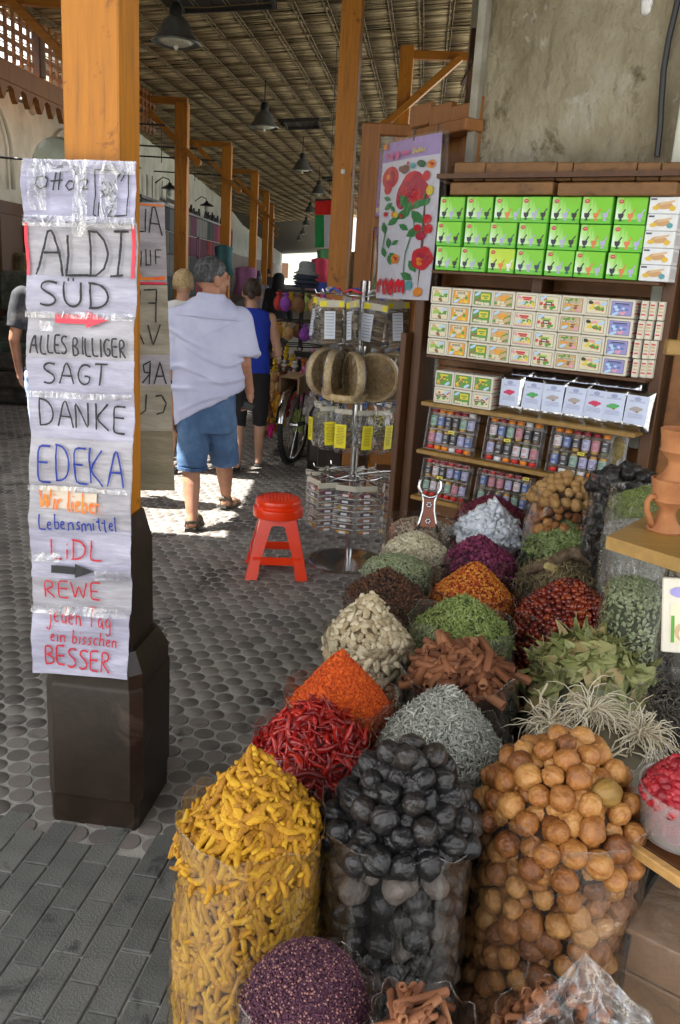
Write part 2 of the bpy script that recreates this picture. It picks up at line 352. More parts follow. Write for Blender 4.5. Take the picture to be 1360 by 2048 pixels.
bricks.sort(key=lambda c: (c - CP).length)
for c in bricks[:300]:
    tilt = Matrix.Rotation(random.uniform(-.012, .012), 4, 'X') @ Matrix.Rotation(random.uniform(-.014, .014), 4, 'Y') @ Matrix.Rotation(random.uniform(-.02, .02), 4, 'Z')
    link('brick', random.choice(bm), pavement, frame(c + Vector((0, 0, -.009 + random.uniform(-.0015, .0015))), BX) @ tilt)
pv = .0815; pts = []
x0 = -6.5
rowh = pv * .875
for r in range(0, 190):
    for q in range(0, 110):
        p = Vector((0, 2.1, 0)) + E1 * ((q - 70 + (.5 if r % 2 else 0)) * pv) + E2 * ((r - 6) * rowh)
        if p.y < edge_y(p.x) + .025 + .015 * math.sin(p.x * 9) or p.x > 1.6: continue
        if inview(p, 50): pts.append(p)
pts.sort(key=lambda c: (c - CP).length)
def disc(n, R, h):
    top = [(math.cos(2 * math.pi * k / n) * (R - .004), math.sin(2 * math.pi * k / n) * (R - .004), h) for k in range(n)]
    mid = [(math.cos(2 * math.pi * k / n) * R, math.sin(2 * math.pi * k / n) * R, h - .004) for k in range(n)]
    low = [(math.cos(2 * math.pi * k / n) * R, math.sin(2 * math.pi * k / n) * R, -.01) for k in range(n)]
    f = [tuple(range(n))] + [(n + j, n + (j + 1) % n, (j + 1) % n, j) for j in range(n)] + [(2 * n + j, 2 * n + (j + 1) % n, n + (j + 1) % n, n + j) for j in range(n)]
    return top + mid + low, f
pm = []
for k in range(3):
    v, f = disc(18, pv * .489, .0035); b = MB(); b.add(v, f); pm.append(b.mesh('round_paver', M['paver']))
lane = thing('lane_paving', None, None); lane['kind'] = 'structure'
vis = [p for p in pts if inview(p, 0)]
near = vis[:300]; nearset = set(id(p) for p in near)
for p in near:
    link('round_paver', random.choice(pm), lane, Matrix.Translation(p + Vector((0, 0, random.uniform(-.002, .0015)))) @ Matrix.Rotation(random.uniform(-.015, .015), 4, 'X'))
rest = [p for p in pts if id(p) not in nearset]
v, f = disc(12, pv * .489, .0035)
P = np.array([[p.x, p.y, random.uniform(-.0025, .0015)] for p in rest]); n = len(P)
def eyes(n): return np.repeat(np.eye(3)[None], n, 0)
f = [q for q in f if len(q) == 12] + [q for q in f if len(q) == 4]
o = scatter('round_pavers', [(v, f)], P, eyes(n), np.ones((n, 3)), M['paver'], lane, smooth=False)

# ---- columns
def column(c, label, shaft=.15, base=.28, top=4.6):
    t = thing('column', label, 'column', mw=frame(c, E1), group='wooden columns along the lane')
    h = base / 2; b = MB()
    def oct(r, ch, z): return [(-r + ch, -r, z), (r - ch, -r, z), (r, -r + ch, z), (r, r - ch, z), (r - ch, r, z), (-r + ch, r, z), (-r, r - ch, z), (-r, -r + ch, z)]
    b.rings([oct(h * .93, .012, -.01), oct(h * .94, .012, .085), oct(h * .97, .02, .098), oct(h, .03, .104), oct(h, .03, .455), oct(h * .985, .03, .462), oct(h * .975, .03, .47), oct(h * .98, .03, .51), oct(h * .79, .02, .57)])
    b.build('base_block', M['brownpaint'], t, True, 25)
    b = MB(); r = h * .70
    b.rings([oct(r, .014, .56), oct(r * .98, .014, .86), oct(r * .8, .014, .95), oct(r * .62, .01, .951)])
    b.build('base_neck', M['brownpaint'], t, True, 25)
    b = MB(); s = shaft / 2
    b.rings([oct(s, .004, .94), oct(s, .004, top)]); b.build('shaft', M['post'], t)
    return t
C1 = Vector((-.668, 2.374, 0)); C2 = Vector((-.133, 7.29, 0)); C3 = Vector((.50, 12.1, 0))
t1 = column(C1, 'thick orange wooden column behind the hand-lettered banner, on a brown base', .145, .295)
t2 = column(C2, 'orange wooden column on a brown base between the bicycle and the wire display stand', .155, .33)
b = MB(); b.bbox((.005, -.09, 2.42), (.03, .03, .035), .004); b.build('switch_box', flat('white_plastic', (.75, .75, .72)), t2)
def bracket(t, side, zt, L=.95, ext=.22, drop=.85):
    b = MB(); b.bbox((side * (L / 2 - .08), 0, zt), (L, .1, .1), .006); b.build('beam', M['postx'], t)
    p0 = Vector((side * L * .72, -.09, zt - .03)); p1 = Vector((-side * ext, -.09, zt - drop)); d = (p1 - p0).normalized()
    b = MB(); q = frame(p0, d, Vector((0, 1, 0))); b.xf = q; L2 = (p1 - p0).length
    b.bbox((L2 / 2, 0, 0), (L2, .085, .1), .006); b.cyl((L2, 0, -.055), (L2, 0, .055), .06, n=16); b.build('brace', M['postx'], t)
t3 = column(C3, 'orange column with a diagonal brace, rising behind the glazed shop door', .17, .33, 4.5)
bracket(t3, 1, 4.38)
LP = [(-2.78, 9.2), (-2.74, 14.04), (-2.7, 18.52), (-2.68, 23.3), (-2.95, 29), (-3.3, 34.4), (-3.75, 39.6), (-4.2, 44.5)]
for i, (x, y) in enumerate(LP):
    lab = ['braced wooden post hidden behind the banner column', 'nearest braced post along the left shopfronts, right of the banner', 'second braced post along the left, above the walking man', 'third braced post along the left shopfronts', 'fourth braced post along the left shopfronts', 'fifth braced post along the left, further down the lane', 'sixth braced post along the left, far down the lane', 'last braced post on the left, at the bright end of the lane'][i]
    t = thing('braced_post', lab, 'post', mw=frame((x, y, 0), Vector((1, 0, 0))), group='braced posts along the left shopfronts')
    b = MB(); b.bbox((0, 0, 1.98), (.19, .19, 4.0), .008); b.build('post', M['post'], t)
    b = MB(); b.bbox((0, 0, .3), (.3, .3, .6), .02); b.build('base_block', M['brownpaint'], t)
    bracket(t, -1, 4.0, .9, .25, .85)
# far right-hand posts where the lane bends
for i, (x, y) in enumerate([(.2, 24), (-.25, 31), (-1.0, 38.5)]):
    t = thing('wooden_post', ['wooden post far down the right side, behind the hat stack', 'second wooden post far down the right side', 'wooden post at the bright far end, right side'][i], 'post', mw=frame((x, y, 0), Vector((1, 0, 0))), group='far posts on the right side')
    b = MB(); b.bbox((0, 0, 2.1), (.2, .2, 4.2), .01); b.build('post', M['post'], t)

# ---- roof of reed matting
def roofz(x): return 4.42 + .1 * x
roof = thing('roof', 'long shed roof lined with woven reed matting over the lane', 'roof')
RB = Vector((math.sin(rad(4.5)), math.cos(rad(4.5)), 0)); RX = Vector((RB.y, -RB.x, 0))
hatches = [PZ(450, 4, 4.22), PZ(604, 254, 4.22), PZ(672, 362, 4.25), PZ(640, 420, 4.2)]
hw = [(.95, .55), (.62, .85), (.6, .8), (.5, .9)]
b = MB()
SL = .13
def slab(y0, y1, xl, xr):
    """roof deck between y0..y1 from xl to xr, 6 cm thick"""
    zl, zr = roofz(xl), roofz(xr)
    b.add([(xl, y0, zl + .02), (xr, y0, zr + .02), (xr, y1, zr + .02), (xl, y1, zl + .02), (xl, y0, zl + SL), (xr, y0, zr + SL), (xr, y1, zr + SL), (xl, y1, zl + SL)],
          [(0, 3, 2, 1), (4, 5, 6, 7), (0, 1, 5, 4), (2, 3, 7, 6), (1, 2, 6, 5), (3, 0, 4, 7)])
slab(-.6, 5.28, -6.0, 4.2); slab(5.28, 7.35, -3.38, 4.2); slab(7.35, 7.65, -3.8, 4.2); slab(7.65, 8.0, -3.62, 4.2); slab(8.0, 9.6, -4.4, 3.4); slab(9.6, 12.6, -3.75, 3.2); slab(12.6, 24, -4.9, 3.2); slab(24, 33, -4.9, 2.6); slab(33, 42, -6.2, .9); slab(42, 70, -8.2, -.9); slab(70, 110, -10.5, -2.2)  # hidden left-edge gaps cut to admit sun, near slab widened to block it
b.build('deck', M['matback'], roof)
# reed slats across, real pieces: one joined part (thousands of them)
S_ = []
u = -3.9
Pn = []; Rn = []; Sn = []
stepx = .33
for r in range(0, 760):
    y = 8.6 + r * .036 * (1 + r * .0022)
    if y > 46: break
    wdt = .03 * (1 + r * .0022)
    for q in range(-26, 11):
        xc = q * stepx + .55 + (y * .0787)
        if xc < -4.3 - max(0, y - 16) * .07 or xc > 3.6: continue
        p = Vector((xc, y, roofz(xc) + .006))
        if 9.6 < y < 12.6 and xc < -3.7: continue
        if not inview(p, 60): continue
        if any(abs(p.x - h.x) < w_[0] / 2 + .1 and abs(p.y - h.y) < w_[1] / 2 for h, w_ in zip(hatches, hw)): continue
        Pn.append((p.x, p.y + random.uniform(-.006, .006), p.z - random.uniform(0, .012)))
        a = random.uniform(-.035, .035); e = math.atan(.1) + random.uniform(-.03, .03)
        Rn.append(np.array((Matrix.Rotation(a - rad(4.5), 3, 'Z') @ Matrix.Rotation(-e, 3, 'Y') @ Matrix.Rotation(random.uniform(-.35, .35), 3, 'X'))))
        Sn.append((stepx * 1.04, wdt, .006))
cube = ([(x, y, z) for x in (-.5, .5) for y in (-.5, .5) for z in (-.5, .5)], [(0, 1, 3, 2), (4, 6, 7, 5), (0, 4, 5, 1), (2, 3, 7, 6), (0, 2, 6, 4), (1, 5, 7, 3)])
scatter('reed_slats', [cube], np.array(Pn), np.array(Rn), np.array(Sn), M['mat'], roof, smooth=False)
bat = woodmat('batten_wood', (.20, .145, .07), .5, .7, 1, 6, .2)
for q in range(-20, 11):
    x_ = q * stepx + .55 + stepx / 2
    b = MB(); n = 14; pts_ = []
    for dx in (-.022, .022):
        pl = []
        for k in range(n + 1):
            y = 8.6 + (47 - 8.6) * (k / n) ** 1.5; xx = x_ + y * .0787 + dx + random.uniform(-.006, .006)
            pl.append((max(xx, -4.2 - max(0, y - 16) * .07), y, roofz(max(xx, -4.2 - max(0, y - 16) * .07)) - .014))
        b.tube(pl, .007, 5)
    if x_ < 2.6: b.build('batten', bat, roof)
for k, y in enumerate([9.9, 11.2, 12.5, 13.9, 15.4, 17, 18.8, 20.8, 23, 25.5, 28.3, 31.5, 35, 39]):
    b = MB(); b.tube([(x, y + .06 * math.sin(x * 3 + k), roofz(x) - .022) for x in np.linspace(-3.6 if y < 13 else -4.2 - max(0, y - 16) * .05, 3.4, 12)], .009, 5); b.build('crosspiece', bat, roof)
for h, (a_, c_) in zip(hatches, hw):
    b = MB(); b.xf = frame((h.x, h.y, roofz(h.x) - .03), Vector((1, 0, .1)))
    for k in range(6): b.box((-a_ / 2 + a_ * (k + .5) / 6, 0, .02), (a_ / 6 - .012, c_, .016))
    for s in (-1, 1): b.box((0, s * c_ / 2, 0), (a_ + .05, .035, .07)); b.box((s * a_ / 2, 0, 0), (.035, c_ - .036, .07))
    b.build('hatch', flat('hatch_shade_board', (.022, .018, .014), .7), roof)  # near-black boards: the shade of the hatch recess put into the colour

# ---- left building: whitewashed wall, dark shopfronts below
lb = thing('left_shop_building', 'whitewashed wall of the shop row on the left with dark shopfronts below', 'building')
WL = [(-4.25, 2.5), (-4.25, 12.6), (-4.25, 12.6001), (-4.2, 16), (-4.35, 21), (-4.8, 32), (-6.1, 48), (-9.0, 110)]
def wallrun(a, z0, z1, mi, name, th=.25, off=0.):
    b = MB()
    for i in range(len(a) - 1):
        p, q = Vector((*a[i], 0)), Vector((*a[i + 1], 0)); d = (q - p); L = d.length
        if L < .01: continue
        b.xf = frame(p, d)
        b.box((L / 2, th / 2 - off, (z0 + z1) / 2), (L, th, z1 - z0))
    return b.build(name, mi, lb)
wallrun(WL[:2], 2.25, 3.72, M['whitewall'], 'wall'); wallrun(WL[3:] if False else [(-4.25, 12.6), (-4.2, 16), (-4.35, 21), (-4.8, 32), (-6.1, 48), (-9.0, 110)], 2.25, 4.3, M['whitewall'], 'wall')
wallrun([(-4.25, 2.5), (-4.2, 16), (-4.35, 21), (-4.8, 32), (-6.1, 48), (-9.0, 110)], 0, 2.249, M['darkwood'], 'shopfront', .25, .02)
# blind arches, wall brackets and rods on the white wall
for k, y in enumerate([4.2, 7.1, 10.2, 13.2, 16.2]):
    b = MB(); n = 14; pl = [(-4.19, y - .8, 2.4)] + [(-4.19, y - .8 * math.cos(math.pi * j / n), 2.75 + .62 * math.sin(math.pi * j / n)) for j in range(n + 1)] + [(-4.19, y + .8, 2.4)]
    b.tube(pl, .028, 5); b.build('arch_moulding', M['whitewall'], lb, True)
for k, y in enumerate([5.6, 8.8, 12.0, 14.3, 17.0]):
    b = MB(); b.box((-4.2, y, 2.28), (.12, .12, .06)); b.box((-4.2, y, 2.25 / 2), (.13, .16, 2.24)); b.build('door_frame', M['door'], lb)
for k in range(16):
    y = 3.1 + k * .85; b = MB(); b.bbox((-4.18, y, 1.1), (.07, .62, 2.0), .01); b.build('shutter', [M['darkwood'], flat('dark_green_paint', (.02, .03, .025))][0], lb)
# tie rods across and cables
rods = thing('tie_rods', 'thin black iron rods stretched out from the white left wall', 'rods')
for k, y in enumerate([12.2, 13.1, 15.2, 16.4, 18.6]):
    z = 3.55 - .03 * k; b = MB(); b.cyl((-4.2, y, z), (-2.9 + .1 * k, y, z), .014, n=6); b.cyl((-2.95 + .1 * k, y, z), (-2.95 + .1 * k, y, z - .5), .006, n=5); b.build('rod', M['black'], rods)
def wall_lantern(y, z, lab):
    t = thing('wall_lantern', lab, 'lantern', (-4.15, y, z), group='wall lanterns on the left wall'); b = MB()
    b.tube([(0, 0, 0), (.16, 0, .12), (.28, 0, .08), (.3, 0, 0)], .012, 6); b.build('arm', M['black'], t)
    b = MB(); b.lathe([(.03, .02), (.05, -.02), (.17, -.08), (.18, -.1), (.16, -.1)], (.3, 0, 0), 16); b.build('shade', M['black'], t, True, 40)
    b = MB(); b.lathe([(.05, -.1), (.06, -.16), (.04, -.22), (.01, -.24)], (.3, 0, 0), 10); b.build('bulb_glass', flat('frosted_glass', (.5, .5, .45), .3), t, True)
wall_lantern(10.8, 3.45, 'black wall lantern on the white wall left of the banner column')
wall_lantern(15.3, 3.25, 'black wall lantern beside the nearest left post')
wall_lantern(18.5, 3.2, 'black wall lantern above the hanging shawls')
wall_lantern(23, 3.2, 'small black wall lantern further down the white wall')
t = thing('wall_lamp', 'round pale green disc lamp on the wall left of the orange column', 'lamp', PY(112, 322, 9.2))
b = MB(); b.xf = Matrix.Rotation(rad(80), 4, 'X'); b.lathe([(.03, -.05), (.2, -.03), (.24, 0), (.2, .03), (.05, .05)], (0, 0, 0), 24); b.build('shade', flat('pale_glass', (.55, .62, .5), .3), t, True)
b = MB(); b.cyl((-.9, .1, .02), (0, .1, 0), .012, n=6); b.build('arm', M['black'], t)

# lattice clerestory over a scalloped valance, between the banner column and the left wall
lt = thing('lattice_screen', 'carved wooden lattice screen above a scalloped valance, sky showing through', 'screen')
q0 = PY(60, 116, 10); LD = Vector((math.sin(rad(5)), math.cos(rad(5)), 0)); fr = frame(q0, LD); # local x along the lane, local y to the left
lw = M['door']
b = MB(); b.xf = fr; b.bbox((.2, 0, -.25), (6.4, .08, .2), .01)
b.bbox((.2, 0, .92), (6.4, .08, .12), .01); b.build('rail', lw, lt)
for k in range(22):
    b = MB(); b.xf = fr; x = -3.0 + k * .29; n = 8
    prof = [(x - .145, -.34), (x - .145, -.37), (x - .08, -.39), (x - .05, -.46), (x, -.52), (x + .05, -.46), (x + .08, -.39), (x + .145, -.37), (x + .145, -.34)]
    b.rings([[(px_, yy, pz_) for px_, pz_ in prof] for yy in (-.03, .03)]); b.build('scallop', lw, lt)
for k in range(7):
    x = -2.95 + k * 1.05; b = MB(); b.xf = fr; b.bbox((x, 0, .35), (.12, .1, 1.0), .01); b.build('mullion', M['darkwood'], lt)
    b = MB(); b.xf = fr; b.box((x + .525, 0, .62), (.92, .06, .07)); b.build('transom', M['darkwood'], lt)
    for j in range(5):
        b = MB(); b.xf = fr; xx = x + .1 + .17 * j + .04
        b.box((xx, 0, .22), (.035, .03, .72))
        for m_ in range(6): b.box((xx + .065, 0, -.06 + m_ * .115), (.09, .025, .03 if m_ % 2 else .045)); b.box((xx, 0, -.06 + m_ * .115), (.07, .035, .03))
        b.box((xx, 0, .77), (.035, .03, .22)); b.build('lattice_bar', lw, lt)

# ---- right side of the lane (mostly hidden): wall with a small opening, and the far shops
rb = thing('right_shop_building', 'wall of the shop row on the right behind the open doors', 'building')
def rwall(p, q, z0, z1, name, m_, th=.2):
    p = Vector((*p, 0)); q = Vector((*q, 0)); d = q - p; b = MB(); b.xf = frame(p, d); b.box((d.length / 2, -th / 2, (z0 + z1) / 2), (d.length, th, z1 - z0)); return b.build(name, m_, rb)
w0 = PY(956, 170, 8.5); w1 = PY(926, 170, 10.0)
rwall((1.0, 6.2), (w0.x, 8.5), 0, 4.7, 'wall', M['whitewall'])
rwall((w1.x + .02, 10.0), (2.6, 16), 0, 1.1, 'wall', M['whitewall']); rwall((2.6, 16), (2.5, 24), 0, 1.1, 'wall', M['whitewall'])  # unseen walls cut low to let outside light into the lane
rwall((w0.x, 8.5), (w1.x + .02, 10.0), 0, PY(940, 200, 9.2).z, 'wall', M['whitewall']); rwall((w0.x, 8.5), (w1.x + .02, 10.0), PY(940, 118, 9.2).z, 4.7, 'wall', M['whitewall'])
rwall((2.5, 24), (.9, 33), 0, 2.4, 'wall', M['whitewall']); rwall((.9, 33), (-1.5, 47), 0, 2.6, 'wall', M['whitewall']); rwall((-1.5, 47), (-3.6, 110), 0, 2.8, 'wall', M['whitewall'])
b = MB(); pm_ = PY(940, 160, 9.25); b.box((pm_.x, 9.25, pm_.z), (.06, .06, .9)); b.box((pm_.x, 9.25, pm_.z + .1), (.04, 1.4, .04)); b.build('window_bars', M['darkwood'], rb)

# ================================================================== SHOP: wall, doors, shelves
SD = Vector((.82, -.57, 0)).normalized(); SN = Vector((-SD.y, SD.x, 0)); SN = SN if SN.y < 0 else -SN     # along the shelf, and towards the lane
SL0 = Vector((PY(860, 540, 4.15).x, 4.15, 0))
def sp(px, py, off=0.):
    """pixel -> (s along the shelf, z) on the plane `off` metres in front of the shelf front"""
    p = PP(px, py, SL0 + SN * off, SN); return (p - SL0).dot(SD), p.z
def sfr(s, off, z): return frame(SL0 + SD * s + SN * off + UP * z, SD)     # local -y faces the lane
M['redbox'] = flat('sticker_red', (.6, .02, .02), .4)
sw = thing('stucco_wall', 'rough plastered stucco wall above the wooden shelving', 'wall')
b = MB(); sL, _ = sp(966, 200, -.2)
b.xf = sfr(0, -.2, 0); b.box(((sL + 3.2) / 2, .15, 2.35), (3.2 - sL, .3, 4.7)); o = b.build('plaster', M['stucco'], sw)
b = MB(); b.xf = sfr(0, -.2, 0); b.box((sL - .02, .1, 3.3), (.038, .3, 2.5)); b.build('corner_post', mat('pale_plaster_edge', [(.2, .18, .13), (.4, .38, .32)], .9, 6, .5, 30), sw)
b = MB(); q = sp(1345, 5, -.18); q2 = sp(1293, 315, -.18); P3 = lambda s, z, o: SL0 + SD * s + SN * o + UP * z
b.tube([P3(q[0] + .02 + .012 * math.sin(k), q[1] + .3 - (q[1] + .3 - q2[1]) * k / 8, -.165) for k in range(9)], .012, 6); tag(b.build('cable', M['black']), 'black cable running down the stucco wall at the right', 'cable')
b = MB(); q = sp(1352, 100, -.1); b.xf = sfr(q[0] + .03, -.12, 0); b.bbox((.06, 0, 2.7), (.09, .05, 3.4), .006); b.build('edge_trim', M['whitewall'], sw)
# bulb at the top right
p = PY(1293, 8, 2.6); t = thing('light_bulb', 'clear glass bulb hanging at the top right corner of the stucco wall', 'bulb', p)
b = MB(); b.lathe([(.003, -.03), (.013, -.022), (.016, 0), (.015, .05), (.012, .06)], (0, 0, 0), 14); b.build('glass', plastic('bulb_glass', haze=.35, gl=.9), t, True)
b = MB(); b.cyl((0, 0, .06), (0, 0, .1), .014, n=12); b.cyl((0, 0, .1), (0, 0, 1.0), .004, n=6); b.build('socket', M['black'], t)

# --- the wooden shelving
shl = thing('wall_shelf', 'tall wooden shelving stocked with green mortar boxes, soaps and spice jars', 'shelf')
sR = sp(1345, 480)[0]; zt = sp(1100, 322)[1]
# planks of the crown, two rows
def crown(y0, y1, xs, off, th, m_):
    for a, c_ in zip(xs[:-1], xs[1:]):
        s0, z0 = sp(a, y1, off); s1, _ = sp(c_, y1, off); z1 = sp((a + c_) / 2, y0, off)[1]; z0 = sp((a + c_) / 2, y1, off)[1]
        b = MB(); b.xf = sfr((s0 + s1) / 2, off, (z0 + z1) / 2); b.bbox((0, th / 2, 0), (s1 - s0 - .004, th, z1 - z0), .004); b.build('crown_board', m_, shl)
crown(324, 362, [905, 968, 1110, 1142, 1270, 1318, 1372], .05, .03, M['crown'])
crown(364, 389, [898, 1104], .12, .12, M['crown']); crown(364, 391, [1112, 1352], .12, .12, M['crown'])
b = MB(); b.xf = sfr(0, 0, 0); b.box((sR / 2 + .04, .02, 2.09), (sR, .2, .02)); b.build('top_board', M['darkwood'], shl)
# back boards (horizontal planks), uprights
zz = .0
k = 0
while zz < 2.06:
    hh = .125; b = MB(); b.xf = sfr(0, -.125, 0)
    for a, c_ in ((.02, .52), (.56, sR - .02)): b.bbox(((a + c_) / 2, 0, zz + hh / 2), (c_ - a, .02, hh - .006), .003)
    b.build('back_board', M['shelfwood'], shl); zz += hh
for s in (-.03, .54, sR + .02):
    b = MB(); b.xf = sfr(0, 0, 0); b.bbox((s, .06, 1.04), (.05, .15, 2.08), .004); b.build('upright', M['darkwood'], shl)
b = MB(); b.xf = sfr(0, 0, 0); b.bbox((sR + .12, .05, 1.1), (.11, .03, 2.2), .004); b.build('side_board', M['shelfwood'], shl)
b = MB(); b.xf = sfr(0, 0, 0); b.bbox((sR + .2, .03, 1.1), (.035, .03, 2.2), .004); b.build('side_strip', M['edge'], shl)
shelf_y = [((862, 542), (1318, 569), .10, 'darkwood', .014), ((852, 708), (1290, 767), .10, 'darkwood', .014), ((842, 802), (1268, 877), .13, 'edge', .02), ((832, 904), (1228, 974), .13, 'edge', .02), ((820, 997), (1075, 1047), .13, 'edge', .02)]
SZ = []
for (a, c_, off, mm_, th) in shelf_y:
    s0, z0 = sp(*a, off - .0); s1, z1 = sp(*c_, off); z = (z0 + z1) / 2; SZ.append((s0, s1, z, off))
    b = MB(); b.xf = sfr(0, 0, 0); b.bbox(((s0 + s1) / 2, -off + (off + .115) / 2, z), (s1 - s0, off + .115, th), .003); b.build('shelf_board', M[mm_], shl)
print('shelves', SZ, 'sR', sR, 'zt', zt)
# left side panel of the unit & board under
b = MB(); b.xf = sfr(0, 0, 0); b.bbox((-.075, .03, .70), (.03, .2, 1.40), .004); b.build('side_panel', M['darkwood'], shl)

# --- goods: green mortar boxes
gm = [flat('box_green', (.13, .55, .02), .35), flat('box_green_mid', (.36, .72, .2), .35), flat('box_mint', (.66, .86, .6), .35), flat('print_black', (.02, .02, .03), .4), flat('print_lilac', (.45, .45, .68), .4),
      flat('print_orange', (.75, .22, .06), .4), flat('print_red', (.6, .02, .03), .4), flat('box_side', (.1, .42, .03), .35), flat('box_yellowgreen', (.5, .68, .02), .35), flat('print_navy', (.03, .05, .12), .4), flat('print_white', (.85, .85, .85), .4)]
def gradmat(name, ca, cb, cc):
    """printed front of a box: pale lower left running into green at the upper right (ink on card)"""
    m, nt, b = newmat(name); N = nt.nodes; tc = N.new('ShaderNodeTexCoord'); sx = N.new('ShaderNodeSeparateXYZ'); lk(nt, tc.outputs['Object'], sx.inputs[0])
    wv = N.new('ShaderNodeTexNoise'); wv.inputs['Scale'].default_value = 3; mp = N.new('ShaderNodeMapping'); mp.inputs['Scale'].default_value = (14, 1, 3); mp.inputs['Rotation'].default_value = (0, .5, 0); lk(nt, tc.outputs['Object'], mp.inputs[0]); lk(nt, mp.outputs[0], wv.inputs[0])
    a = N.new('ShaderNodeMath'); a.operation = 'MULTIPLY_ADD'; a.inputs[1].default_value = 5.; a.inputs[2].default_value = .2; lk(nt, sx.outputs[0], a.inputs[0])
    c = N.new('ShaderNodeMath'); c.operation = 'MULTIPLY_ADD'; c.inputs[1].default_value = 5.; lk(nt, sx.outputs[2], c.inputs[0]); lk(nt, a.outputs[0], c.inputs[2])
    d = N.new('ShaderNodeMath'); d.operation = 'MULTIPLY_ADD'; d.inputs[1].default_value = .8; lk(nt, wv.outputs[0], d.inputs[0]); lk(nt, c.outputs[0], d.inputs[2])
    cr = N.new('ShaderNodeValToRGB'); e = cr.color_ramp.elements; e[0].position = .42; e[0].color = (*ca, 1); e[1].position = .98; e[1].color = (*cc, 1); x = e.new(.7); x.color = (*cb, 1)
    lk(nt, d.outputs[0], cr.inputs[0]); lk(nt, cr.outputs[0], b.inputs['Base Color']); b.inputs['Roughness'].default_value = .35; return m
gfront = gradmat('box_front_print', (.78, .92, .8), (.45, .8, .25), (.2, .62, .01)); gfront2 = gradmat('box_front_print_yellow', (.7, .85, .6), (.6, .8, .1), (.5, .72, .02))
def mortar(b, x, z, h, mi, y):
    """mortar and pestle silhouette printed on the box"""
    pr = [(-.22, 0), (.22, 0), (.18, .1), (.09, .16), (.1, .24), (.26, .36), (.32, .62), (.33, .72), (-.33, .72), (-.32, .62), (-.26, .36), (-.1, .24), (-.09, .16), (-.18, .1)]
    b.poly([(x + px_ * h, y, z + pz_ * h) for px_, pz_ in pr], mi)
    b.poly([(x + .0 * h, y - .0003, z + .66 * h), (x + .1 * h, y - .0003, z + .6 * h), (x + .5 * h, y - .0003, z + 1.05 * h), (x + .46 * h, y - .0003, z + 1.16 * h), (x + .36 * h, y - .0003, z + 1.12 * h)], mi)
def disc_(b, x, z, rx, rz, y, mi, n=12): b.poly([(x + rx * math.cos(2 * math.pi * k / n), y, z + rz * math.sin(2 * math.pi * k / n)) for k in range(n)], mi)
GW, GD, GH = .142, .1, .104
def gbox(cols, front):
    b = MB(); b.bbox((0, 0, GH / 2), (GW, GD, GH - .001), .002, 7); y = -GD / 2
    b.poly([(-GW / 2 + .003, y - .0004, .02), (GW / 2 - .003, y - .0004, .02), (GW / 2 - .003, y - .0004, GH - .003), (-GW / 2 + .003, y - .0004, GH - .003)], 11)
    b.poly([(-GW / 2 + .003, y - .0005, .003), (GW / 2 - .003, y - .0005, .003), (GW / 2 - .003, y - .0005, .02), (-GW / 2 + .003, y - .0005, .02)], 0)
    for x, c_ in zip((-.043, 0, .043), cols): mortar(b, x, .012, .04, c_, y - .0012)
    disc_(b, -.048, GH - .018, .012, .008, y - .0012, 6); ribbon(b, [(-.055, .085), (-.05, .089), (-.048, .083), (-.045, .089), (-.041, .085)], .0018, lambda u, v: Vector((u, y - .0018, v)), 10)
    return b.mesh('mortar_box', gm + [front])
gA = [gbox((3, 4, 3), gfront), gbox((3, 5, 4), gfront), gbox((3, 4, 9), gfront), gbox((3, 5, 10), gfront2), gbox((9, 4, 9), gfront)]
gdesc = ['black, lilac and black mortars', 'black, orange and grey mortars', 'black, lilac and navy mortars', 'black, orange and white mortars on yellow green', 'navy, lilac and navy mortars']
NUM = ['first', 'second', 'third', 'fourth', 'fifth', 'sixth', 'seventh', 'eighth', 'ninth', 'tenth']
layout = [[0, 0, 3, 4, 2, 1, 1], [0, 0, 2, 0, 0, 1, 1], [0, 0, 1, 0, 0, 1, 1]]
sA, zA = sp(868, 520, .1)[0], SZ[0][2] + .008; sB = sp(1282, 500, .1)[0]
dg_ = (sB - sA) / 7; GWs = dg_ / GW
for r in range(3):
    for c in range(7):
        v = layout[r][c]; sv = sA + dg_ * (c + .5) + random.uniform(-.003, .003)
        o = link('mortar_box', gA[v], None, sfr(sv, .045 + random.uniform(-.008, .008), zA + r * GH) @ Matrix.Rotation(random.uniform(-.045, .045), 4, 'Z') @ Matrix.Diagonal((GWs * .95, 1, 1, 1)))
        tag(o, 'green box with %s, %s in %s row' % (gdesc[v], NUM[c], ['bottom', 'middle', 'top'][r]), 'box', 'green mortar boxes on the top shelf')
# white boxes at the right end, stacked five high
def wbox(k):
    b = MB(); b.bbox((0, 0, .031), (.115, .1, .061), .002, 0); y = -.0505
    disc_(b, .0, .03, .032, .013, y - .001, 1, 14); b.poly([(x_, y - .0013, z_) for x_, z_ in ((-.02, .03), (.035, .042), (.04, .05), (-.012, .042))], 2); disc_(b, -.03, .022, .014, .008, y - .0012, 3); disc_(b, .032, .02, .012, .01, y - .0014, 4 if k else 3)
    b.poly([(x_, y - .001, z_) for x_, z_ in ((-.052, .05), (-.03, .05), (-.03, .056), (-.052, .056))], 5)
    b.poly([(.0577, y_, z_) for y_, z_ in ((-.035, .012), (.035, .012), (.035, .05), (-.035, .05))], 6)
    return b.mesh('spice_box', [flat('card_white', (.78, .8, .82), .4), flat('print_tan', (.62, .36, .16), .5), flat('print_tan2', (.7, .5, .3), .5), flat('print_gold', (.75, .5, .05), .5), flat('print_teal', (.1, .35, .38), .5), flat('print_dark', (.05, .06, .1), .5), flat('print_grey', (.6, .6, .62), .5)])
wb = [wbox(0), wbox(1)]
